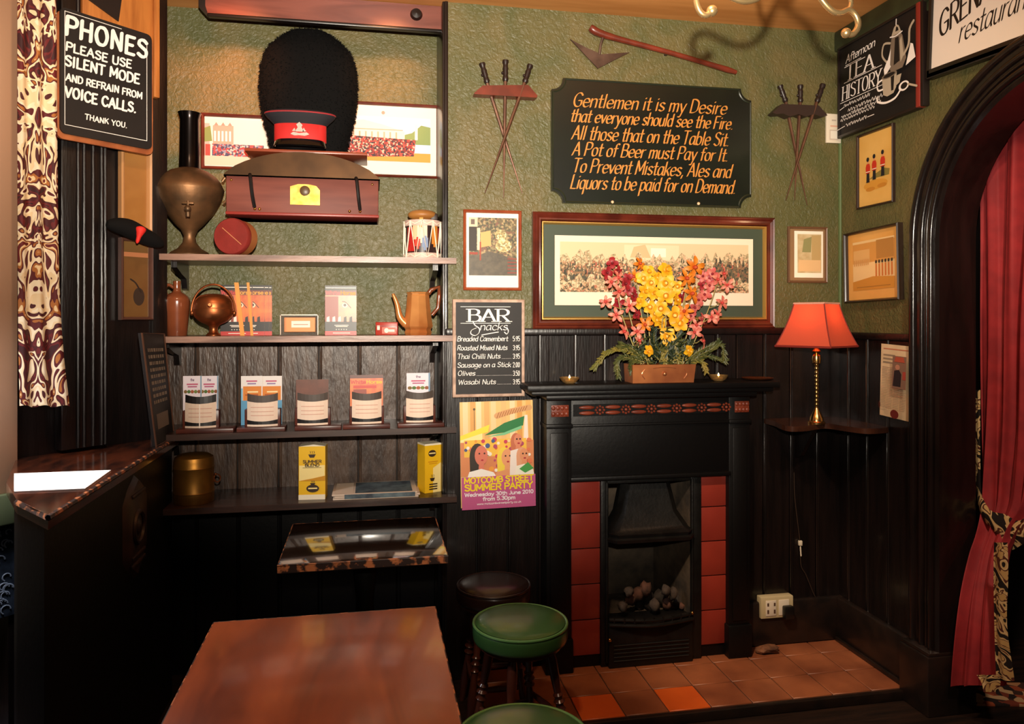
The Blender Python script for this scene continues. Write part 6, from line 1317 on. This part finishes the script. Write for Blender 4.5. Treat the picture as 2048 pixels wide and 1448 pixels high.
for i, (u, v, dx) in enumerate(spl(tp, 5)):
    hh = 0.05 + 0.012 * math.sin(i * 0.5); y, z = onX(u, v, XCUR + dx); V.append([(XCUR + dx - 0.010 * math.sin(PI * q), y + 0.02 * (q - .5), z - hh + 2 * hh * q) for q in (0, .25, .5, .75, 1)])
grid(b, V); b.recalc = False; b.build('tieback', t, sharp=180)
# rug in the passage
q = [onZ(u, v, 0.006) for u, v in ((1872, 1408), (1948, 1366), (2120, 1366), (2120, 1412))]
b = MB().m(mat('patterned_red_rug', '#8a3a24', kind='voronoi', scale=30, cols=['#8a3a24', '#c98a5a', '#2a1a16', '#b0502c', '#4a2a1e', '#d8a878'], rough=0.9)); b.face([(q[0][0], q[0][1], 0.008), (q[3][0], q[3][1], 0.008), (q[2][0], q[2][1], 0.008), (q[1][0], q[1][1], 0.008)])
b.face([(q[0][0], q[0][1], 0.001), (q[3][0], q[3][1], 0.001), (q[3][0], q[3][1], 0.008), (q[0][0], q[0][1], 0.008)]); b.face([(q[0][0], q[0][1], 0.001), (q[0][0], q[0][1], 0.008), (q[1][0], q[1][1], 0.008), (q[1][0], q[1][1], 0.001)])
o = b.build('rug', smooth=False); tag(o, 'patterned reddish rug on the floor below the red curtain', 'rug')

# ================================================================== LEFT: LEDGE, SIGN, CURTAIN, PICTURES
ZL = 1.03
t = thing('window_counter', 'dark wooden counter with worn front edge below the window bay', 'counter', (-0.75, 2.5, 0.0))
out = [(-0.752, 1.955), (-0.752, 3.20), (-0.80, 3.125), (-1.16, 2.765), (-1.02, 2.37), (-0.895, 2.135)]; out = [(x + 0.75, y - 2.5) for x, y in out]
CT = mat('worn_counter_varnish', '#5a2a18', '#2a1610', scale=7, stretch=(3, 0.8, 1), rough=0.16, coat=0.5)
b = MB().m(CT); b.prismz([out[0], out[1], out[2], out[3], out[4], out[5]], ZL - 0.035, ZL); b.build('worktop', t, sharp=30)
b = MB().m(WORN); b.tube([(out[5][0], out[5][1], ZL - 0.006), (out[0][0], out[0][1], ZL - 0.006), (out[1][0], out[1][1], ZL - 0.006)], 0.0075, 6); b.build('worn_edge', t)
b = MB().m(BLACKP); ins = [(out[0][0] - 0.02, out[0][1] + 0.03), (out[1][0] - 0.02, out[1][1] - 0.03), (out[2][0], out[2][1] - 0.02), (out[3][0] + 0.02, out[3][1]), (out[4][0] + 0.02, out[4][1]), (out[5][0] - 0.003, out[5][1] + 0.012)]
b.prismz(ins, 0.0, ZL - 0.035); b.build('cabinet', t, sharp=30)
# carved shield on the counter side
fx = ins[0][0]; y_a, z_a = onX(245, 965, -0.75 + fx); y_b, z_b = onX(288, 1135, -0.75 + fx)
b = MB().m(mat('dark_carved_wood', '#3a2620', '#22161a', scale=16, rough=0.45)); yc = (y_a + y_b) / 2 - 2.5; hw = abs(y_b - y_a) / 2; zc = (z_a + z_b) / 2; hh = abs(z_a - z_b) / 2
P_ = [(-1, 0.55), (-0.6, 0.8), (0, 1.0), (0.6, 0.8), (1, 0.55), (1, -0.5), (0.5, -0.8), (0, -1.0), (-0.5, -0.8), (-1, -0.5)]
vs = [(fx, yc + a * hw, zc + c_ * hh) for a, c_ in P_] + [(fx + 0.014, yc + a * hw * 0.85, zc + c_ * hh * 0.9) for a, c_ in P_]; n = len(P_); b.add(vs, [tuple(range(n, 2 * n))] + [(i, (i + 1) % n, (i + 1) % n + n, i + n) for i in range(n)])
b.tube([(fx + 0.016, yc + 0.45 * hw * math.cos(a), zc + 0.3 * hh * math.sin(a)) for a in [2 * PI * k / 20 for k in range(20)]], 0.008, 6, closed=True); b.ball((fx + 0.012, yc, zc), (0.012, hw * 0.2, hh * 0.16), 10, 8)
for dz in (0.62, -0.55, -0.7): b.box(fx + 0.01, fx + 0.02, yc - hw * 0.6, yc + hw * 0.6, zc + dz * hh, zc + dz * hh + 0.012, 0.003)
b.build('carved_shield', t)
# sheet on the counter
q = [onZ(u, v, ZL + 0.002) for u, v in ((28, 948), (222, 941), (172, 978), (28, 984))]
q = [(min(x, -0.765), y) for x, y in q]
b = MB().m(flat('#fbf6f2', 0.5)); mx_ = sum(a for a, _ in q) / 4; my_ = sum(c_ for _, c_ in q) / 4; b.prismz([(x - mx_, y - my_) for x, y in q], 0.0, 0.003); o = b.build('menu_sheet', None, loc=(mx_, my_, ZL + 0.0008), smooth=False); tag(o, 'bright white sheet lying on the window counter', 'sheet')
# things through the gap beside the counter
P = Pl(SPLAY, (-6, 1046, 33, 1230), 0.0); t = P.root('ironwork_panel', 'bluish cast iron scrollwork panel beside the counter under the window', 'panel'); w, h = P.w, P.h
b = MB().m(mat('blue_grey_iron', '#3c4658', '#1e2430', scale=26, rough=0.5, metal=0.3)); random.seed(6)
b.box(-w / 2 - 0.06, w / 2, -0.012, 0.0, 0, h); b.m(flat('#8a94a8', 0.4))
for k in range(26): 
    cx_, cz_ = random.uniform(-w / 2 - 0.04, w / 2 - 0.012), random.uniform(0.02, h - 0.02); rr = random.uniform(0.008, 0.016); b.tube([(cx_ + rr * math.cos(a), -0.014, cz_ + rr * math.sin(a)) for a in [2 * PI * q / 12 for q in range(9)]], 0.0025, 5)
b.box(w / 2 - 0.008, w / 2, -0.02, 0, 0, h); b.build('panel', t)
x_, y_ = onZ(10, 1400, 0.004); b = MB().m(mat('blue_red_carpet', '#4a4a66', kind='voronoi', scale=26, cols=['#4a5070', '#b8a898', '#8a3a3a', '#2a2a3a', '#c8b8a8', '#5a4a6a'], rough=0.9)); b.box(-0.45, 0.24, -0.5, 0.22, 0, 0.006); o = b.build('carpet', None, loc=(x_, y_, 0.001)); tag(o, 'blue and red patterned carpet on the floor past the counter', 'carpet')
# ---- patterned window curtain
Pc = Pl(SPLAY, (32, 0, 112, 812), 0.10)
DAM = mat('cream_maroon_damask', '#7a1f1c', scale=8, dist=2.0, detail=1.2, mirror=True, stretch=(1.9, 1, 1), cols=['#3a0e12', '#6a181a', '#4a1014', '#f0d4a8', '#f8e6c6', '#5a1418', '#b06a30', '#f0cf9c', '#6a181a'], rough=0.7, contrast=(0.3, 0.72))
t = on_wall(SPLAY, 'window_curtain', 'cream and maroon damask curtain hanging in the window bay', 'curtain', Pc.p(73, 400)[0] + Pc.lx, Pc.z, 0.10); cx_ = Pc.p(73, 400)[0]
b = MB().m(DAM); R = []
for v, ua, uc in spl([(-40, 32, 110), (300, 32, 112), (560, 33, 116), (700, 34, 124), (790, 36, 134), (812, 36, 137)], 6):
    row = []
    for k in range(41):
        u = ua + (uc - ua) * k / 40; x, z = SPLAY.uv(u, v, 0.10); x = x - Pc.lx - cx_; q = k / 40
        row.append((x, -0.008 * math.cos(2 * PI * (q - 0.5) * 2.5) - 0.01, z - Pc.z + (0.004 * math.sin(q * 16) if v > 800 else 0)))
    R.append(row)
n = 41; b.add([p for r in R for p in r], [(i * n + k, i * n + k + 1, (i + 1) * n + k + 1, (i + 1) * n + k) for i in range(len(R) - 1) for k in range(n - 1)])
b.recalc = False; b.build('drape', t, sharp=180)
# ---- pine pelmet board behind the phones sign
P = Pl(SPLAY, (160, -60, 311, 180), 0.055); t = P.root('pine_board', 'orange pine board behind the top of the phones sign', 'board'); w, h = P.w, P.h
b = MB().m(PINE); b.box(-w / 2, w / 2, -0.018, 0, 0, h, 0.003); b.box(w / 2 - 0.022, w / 2, -0.03, -0.017, 0, h, 0.003); b.build('plank', t)
b = MB().m(flat('#1c1310', 0.5)); a, c_ = P.p(150, 2), P.p(228, 40); b.prism([(-w / 2 - 0.002, a[1] + 0.02), (a[0] + 0.14, a[1] - 0.03), (a[0] + 0.16, a[1] + 0.12), (-w / 2 - 0.002, a[1] + 0.12)], -0.024, -0.017); b.build('painted_panel', t)
# ---- phones sign
P = Pl(SPLAY, (115, 44, 298, 284), 0.085); t = P.root('phones_sign', 'black chalk sign headed PHONES asking for silent mode', 'sign'); w, h = P.w, P.h
def rrect(w, h, r, z0=0.0):
    pts = []
    for cx_, cz_, a0 in ((w / 2 - r, h - r, 0), (-w / 2 + r, h - r, 90), (-w / 2 + r, r, 180), (w / 2 - r, r, 270)): pts += [(cx_ + r * math.cos(math.radians(a0 + 15 * k)), z0 + cz_ + r * math.sin(math.radians(a0 + 15 * k))) for k in range(7)]
    return pts
b = MB().m(BLACKB); b.prism(rrect(w, h, 0.02), -0.02, -0.004); b.build('board', t, sharp=30)
b = MB().m(mat('raw_orange_wood_edge', '#b5683a', '#8a4826', scale=12, rough=0.5)); pts = rrect(w + 0.016, h + 0.008, 0.022, -0.018); b.prism(pts, -0.012, -0.0005); b.build('backing', t, sharp=30)
b = MB().m(CHALK); yy = -0.0206
c0 = [P.p(118, 24), P.p(288, 76), P.p(287, 288), P.p(119, 248)]; x0_, x1_ = -w / 2 + 0.014, w / 2 - 0.02
b.stroke([(x0_, 0.03), (x1_, 0.03), (x1_, h - 0.03)], 0.0011, y=yy); b.stroke([(x0_, 0.03), (x0_, h - 0.012), (x0_ + w * 0.6, h - 0.012)], 0.0011, y=yy)
LN = [('PHONES', 125, 288, 96, 61, 0.0074, 0.0052), ('PLEASE USE', 126, 257, 121, 105, 0.0036, 0.0026), ('SILENT MODE', 124, 273, 151, 132, 0.0042, 0.003), ('AND REFRAIN FROM', 126, 278, 181, 168, 0.0030, 0.0022), ('VOICE CALLS.', 124, 266, 211, 192, 0.0044, 0.0032), ('THANK YOU.', 164, 248, 249, 239, 0.0022, 0.0016)]
for st, u0, u1, vb, vt, a, bb in LN: P.line(b, st, u0, u1, vb, vt, a, bb, 0.7, y=yy, shear=0.06, wob=0.4, tr=1.3 if st == 'PHONES' else 0.9)
b.build('chalk_lettering', t, smooth=False)
# ---- pictures on the splay
def sepia(b, P, ins, y):
    f = Fr(b, -P.w / 2 + ins, ins, P.w / 2 - ins, P.h - ins, y); f.rect(mat('amber_glazed_print', '#a8743c', '#8f5c2c', scale=5, rough=0.25, coat=0.5), 0, 0, 1, 1)
picture(SPLAY, (236, 300, 298, 462), 'framed_print', 'amber print in a pale gilt frame under the phones sign', 'picture', mat('pale_gilt_frame', '#c08a58', rough=0.45), 0.016, 0.03, sepia, off=0.012)
def ink(b, P, ins, y):
    f = Fr(b, -P.w / 2 + ins, ins, P.w / 2 - ins, P.h - ins, y); f.rect(mat('brown_glazed_print', '#7a5a34', '#6a4426', scale=5, rough=0.15, coat=0.6), 0, 0, 1, 1); f.disc(flat('#3a2c24', 0.4), 0.62, 0.27, 0.22, 0.12); f.stroke(flat('#2e221c', 0.4), [(0.3, 0.5), (0.5, 0.45), (0.7, 0.33)], 0.003); f.rect(flat('#c07a50', 0.4), 0.02, 0.80, 0.98, 0.86)  # orange band near the top is the shelf's reflection, painted into the print
picture(SPLAY, (236, 478, 300, 640), 'framed_print', 'brown glazed print in a reddish frame, lower of two beside the alcove', 'picture', mat('dull_red_frame', '#5a3a30', rough=0.4), 0.012, 0.03, ink, off=0.012)
# ---- black cap with a red tuft
P = Pl(SPLAY, (213, 436, 332, 500), 0.085); t = P.root('black_cap', 'black cloth cap with bright red tuft hung between the two pictures', 'cap'); w, h = P.w, P.h
o0, o1, o2, o3 = P.p(214, 448), P.p(250, 455), P.p(290, 474), P.p(326, 490)
b = MB().m(mat('black_felt', '#0c0a0a', rough=0.9, spec=0.2)); b.tube(spl([(o0[0], -0.0, o0[1]), (o1[0], -0.006, o1[1]), (o2[0], -0.006, o2[1]), (o3[0], 0.0, o3[1])], 6), [0.012, 0.018, 0.022, 0.026, 0.029, 0.031, 0.033, 0.034, 0.034, 0.033, 0.032, 0.031, 0.03, 0.029, 0.027, 0.024, 0.02, 0.014, 0.006], 14); b.build('cap_body', t)
b = MB().m(mat('scarlet_tuft', '#d8261c', rough=0.7)); r0 = P.p(271, 456); r1 = P.p(263, 488); b.tube(spl([(r0[0], -0.036, r0[1]), ((r0[0] + r1[0]) / 2 + 0.002, -0.04, (r0[1] + r1[1]) / 2 + 0.01), (r1[0], -0.036, r1[1])], 5), [0.006, 0.014, 0.018, 0.019, 0.017, 0.014, 0.011, 0.008, 0.007, 0.006, 0.002], 12); b.build('tuft', t)
# ---- leaning chalkboard on the counter by the alcove
bl, tl, tr_, br = (306, 888), (276, 664), (322, 668), (340, 872)
yq = 2.99; A0 = Vector((*onZ(308, 884, ZL), ZL)); 
lean = thing('leaning_chalkboard', 'dim chalkboard leaning at the counter end beside the alcove shelves', 'chalkboard', (-0.765, 2.70, ZL + 0.001))
xx = -0.765
def onb(u, v): y, z = onX(u, v, xx - 0.01); return y - 2.70, z - ZL - 0.001
p4 = [onb(u, v) for u, v in ((306, 886), (342, 874), (322, 668), (277, 666))]; zmin = min(p4[0][1], p4[1][1]); p4 = [(y, max(0.0, z)) for y, z in p4]; p4[0] = (p4[0][0], 0.0); p4[1] = (p4[1][0], 0.0)
b = MB().m(BLACKB); vs = [(0.0, y, z) for y, z in p4] + [(-0.012, y, z) for y, z in p4]; b.add(vs, [(0, 1, 2, 3), (7, 6, 5, 4)] + [(i, (i + 1) % 4, (i + 1) % 4 + 4, i + 4) for i in range(4)]); b.build('board', lean, sharp=30)
b = MB().m(mat('thin_brown_frame', '#5a3a2a', rough=0.4)); b.tube([(0.001, y, z) for y, z in p4], 0.0035, 6, closed=True); b.build('frame', lean)
b = MB().m(flat('#8a7a68', 0.8))
def bi(q, r): a = [p4[0][i] + (p4[1][i] - p4[0][i]) * q for i in (0, 1)]; c_ = [p4[3][i] + (p4[2][i] - p4[3][i]) * q for i in (0, 1)]; return (0.0008, a[0] + (c_[0] - a[0]) * r, a[1] + (c_[1] - a[1]) * r)
random.seed(31)
for k in range(9):
    r = 0.84 - k * 0.058; q = 0.16
    while q < 0.85: L_ = random.uniform(0.04, 0.12); b.face([bi(q, r), bi(min(q + L_, 0.88), r), bi(min(q + L_, 0.88), r + 0.03), bi(q, r + 0.03)]); q += L_ + 0.03
b.m(flat('#6e5e50', 0.8)).face([bi(0.2, 0.14), bi(0.8, 0.14), bi(0.8, 0.28), bi(0.2, 0.28)]); b.recalc = False; b.build('chalk_marks', lean, smooth=False)

# ================================================================== TABLES AND STOOLS
def pub_table(x0, x1, y0, y1, zt, top, label, edge_bits, chip=False):
    cx_, cy_ = (x0 + x1) / 2, (y0 + y1) / 2; t = thing('pub_table', label, 'table', (cx_, cy_, 0)); w2, d2 = (x1 - x0) / 2, (y1 - y0) / 2
    b = MB().m(top); b.box(-w2, w2, -d2, d2, zt - 0.03, zt, 0.003); b.build('tabletop', t)
    b = MB().m(WORN); r = 0.0028
    b.tube([(-w2, -d2, zt - 0.003), (w2, -d2, zt - 0.003), (w2, d2, zt - 0.003), (-w2, d2, zt - 0.003)], r, 6, closed=True)
    if edge_bits: b.box(-w2 - 0.001, w2 + 0.001, -d2 - 0.0015, -d2 + 0.001, zt - 0.026, zt - 0.004)
    if chip: b.lathe([(0.03, 0), (0.026, 0.0012), (0, 0.0012)], 18, c=(0.0, -d2 + 0.012, zt - 0.0004), sy=0.5)
    b.build('worn_edge', t)
    b = MB().m(IRON); b.lathe([(0.05, 0.05), (0.035, 0.08), (0.03, 0.3), (0.038, 0.4), (0.03, 0.5), (0.05, zt - 0.045)], 24); b.build('pedestal', t)
    b = MB().m(IRON)
    for a in (45, 135, 225, 315):
        c_, s_ = math.cos(math.radians(a)), math.sin(math.radians(a)); b.tube(spl([(0.02 * c_, 0.02 * s_, 0.07), (0.12 * c_, 0.12 * s_, 0.05), (0.2 * c_, 0.2 * s_, 0.014)]), 0.014, 8)
    b.build('foot', t); b = MB().m(IRON); b.box(-w2 * 0.75, w2 * 0.75, -0.02, 0.02, zt - 0.05, zt - 0.03); b.box(-0.02, 0.02, -d2 * 0.75, d2 * 0.75, zt - 0.05, zt - 0.03); b.build('top_bracket', t)
    return t
pub_table(-0.287, 0.25, 2.46, 2.94, 0.72, DARKTOP, 'small dark glossy pub table with chipped orange edge in the alcove', True, True)
pub_table(-0.394, 0.172, 1.28, 2.03, 0.72, MAHOG, 'large red mahogany pub table nearest the camera', False)
GV = mat('bottle_green_vinyl', '#40683a', '#345a30', scale=4, rough=0.28, coat=0.25); LEGW = mat('turned_leg_wood', '#5a2c1e', '#43201a', scale=12, rough=0.28, coat=0.4)
def stool(x, y, zt, r, seatm, label, rz=0.0, pipe=None):
    t = thing('bar_stool', label, 'stool', (x, y, 0), (0, 0, math.radians(rz)))
    b = MB().m(seatm); b.lathe(spl([(r - 0.02, zt - 0.065), (r - 0.004, zt - 0.06), (r, zt - 0.035), (r - 0.002, zt - 0.014), (r - 0.012, zt - 0.008)], 3) + spl([(r - 0.010, zt - 0.004), (r - 0.03, zt + 0.004), (r * 0.5, zt + 0.012), (0.0, zt + 0.014)], 3), 56); b.build('seat', t, sharp=60)
    b = MB().m(pipe or seatm); b.tube([((r - 0.004) * math.cos(2 * PI * k / 56), (r - 0.004) * math.sin(2 * PI * k / 56), zt - 0.008) for k in range(56)], 0.005, 8, closed=True); b.build('piping', t)
    zt2 = zt - 0.065; b = MB().m(LEGW); b.lathe([(r - 0.03, zt2 - 0.02), (r - 0.022, zt2 - 0.015), (r - 0.022, zt2)], 40); b.build('seat_base', t)
    pr = [(0.011, 0.0), (0.015, 0.04), (0.017, 0.1), (0.013, 0.16), (0.013, 0.19), (0.019, 0.196), (0.013, 0.204), (0.013, 0.212), (0.020, 0.22), (0.013, 0.228), (0.013, 0.235), (0.018, 0.242), (0.012, 0.25), (0.016, 0.30), (0.017, 0.36), (0.012, 0.40)]
    for k in range(4):
        a = PI / 4 + k * PI / 2; top = Vector(((r - 0.06) * math.cos(a), (r - 0.06) * math.sin(a), zt2 - 0.018)); bot = Vector(((r + 0.012) * math.cos(a), (r + 0.012) * math.sin(a), 0.0)); d = top - bot; L_ = d.length
        M = Matrix.Translation(bot) @ d.to_track_quat('Z', 'Y').to_matrix().to_4x4()
        b = MB().m(LEGW); b.lathe([(q, z / 0.40 * L_) for q, z in pr], 14, M=M); b.build('leg', t)
    for k in range(4):
        zz = 0.13 + 0.03 * (k % 2); a0, a1 = PI / 4 + k * PI / 2, PI / 4 + (k + 1) * PI / 2; rr = (r - 0.06) + 0.072 * (1 - zz / zt2)
        A = Vector((rr * math.cos(a0), rr * math.sin(a0), zz)); B = Vector((rr * math.cos(a1), rr * math.sin(a1), zz)); b = MB().m(LEGW); b.tube([A, (A + B) / 2, B], [0.008, 0.012, 0.008], 8); b.build('stretcher', t)
    return t
stool(0.50, 2.495, 0.475, 0.162, GV, 'green vinyl stool on turned legs beside the large table and hearth', 20, mat('green_piping', '#5a8a52', rough=0.25))
stool(0.368, 1.80, 0.475, 0.168, GV, 'green vinyl stool cut by the bottom of the picture, nearest the camera', 55, mat('green_piping', ''))
stool(0.462, 2.82, 0.49, 0.142, mat('dark_brown_leather', '#2a1712', '#1d100d', scale=6, rough=0.3, coat=0.2), 'dark brown leather stool in shadow behind the green stool', 0)

# ================================================================== CEILING LIGHT WITH SCROLL ARMS
CBR = mat('pale_brass_scroll', '#e8c288', rough=0.24, metal=0.9)
YC = 1.55; hx, hz_ = onY(1580, -110, YC)
t = thing('chandelier', 'brass chandelier with scrolled arms hanging from the ceiling before the tea sign', 'chandelier', (hx, YC, CEIL)); CO = (hx, YC, CEIL)
def cpt(u, v, Yc): x, z = onY(u, v, Yc); return (x - CO[0], Yc - CO[1], z - CO[2])
hub = hz_ - CEIL
b = MB().m(CBR); b.lathe([(0.0, -0.03), (0.03, -0.028), (0.06, -0.015), (0.07, 0.0)], 32); b.build('ceiling_rose', t)
b = MB().m(CBR); b.lathe([(0.0, hub - 0.05), (0.014, hub - 0.045), (0.03, hub - 0.01), (0.03, hub + 0.02), (0.012, hub + 0.05), (0.009, hub + 0.08), (0.009, -0.02)], 24); b.build('stem', t)
b = MB().m(CBR); arm = [cpt(u, v, YC) for u, v in ((1424, 22), (1412, 31), (1399, 22), (1393, -2), (1404, -22), (1428, -22), (1455, -8), (1487, 3), (1520, -6), (1545, -40), (1572, -100))]
b.tube(spl(arm, 5), 0.0068, 10); b.ball(arm[0], 0.0125, 14, 10); b.build('arm', t)
b = MB().m(CBR); arm = [cpt(u, v, YC - 0.06) for u, v in ((1692, 66), (1706, 68), (1716, 52), (1712, 32), (1698, 20), (1680, 26), (1662, 20), (1640, -6), (1622, -44), (1590, -100))]
arm[-1] = (arm[-1][0], 0.0, arm[-1][2]); b.tube(spl(arm, 5), 0.0068, 10); b.ball(arm[0], 0.011, 12, 8)
c_ = spl([cpt(u, v, YC - 0.06) for u, v in ((1698, 20), (1702, 4), (1696, -22))], 5); b.tube(c_, 0.005, 10); b.build('arm', t)
b = MB().m(CBR); arm = [(0, 0, hub), (0.02, 0.12, hub - 0.03), (0.05, 0.2, hub + 0.0), (0.06, 0.24, hub + 0.06)]; b.tube(spl(arm, 5), 0.0058, 10); b.build('arm', t)
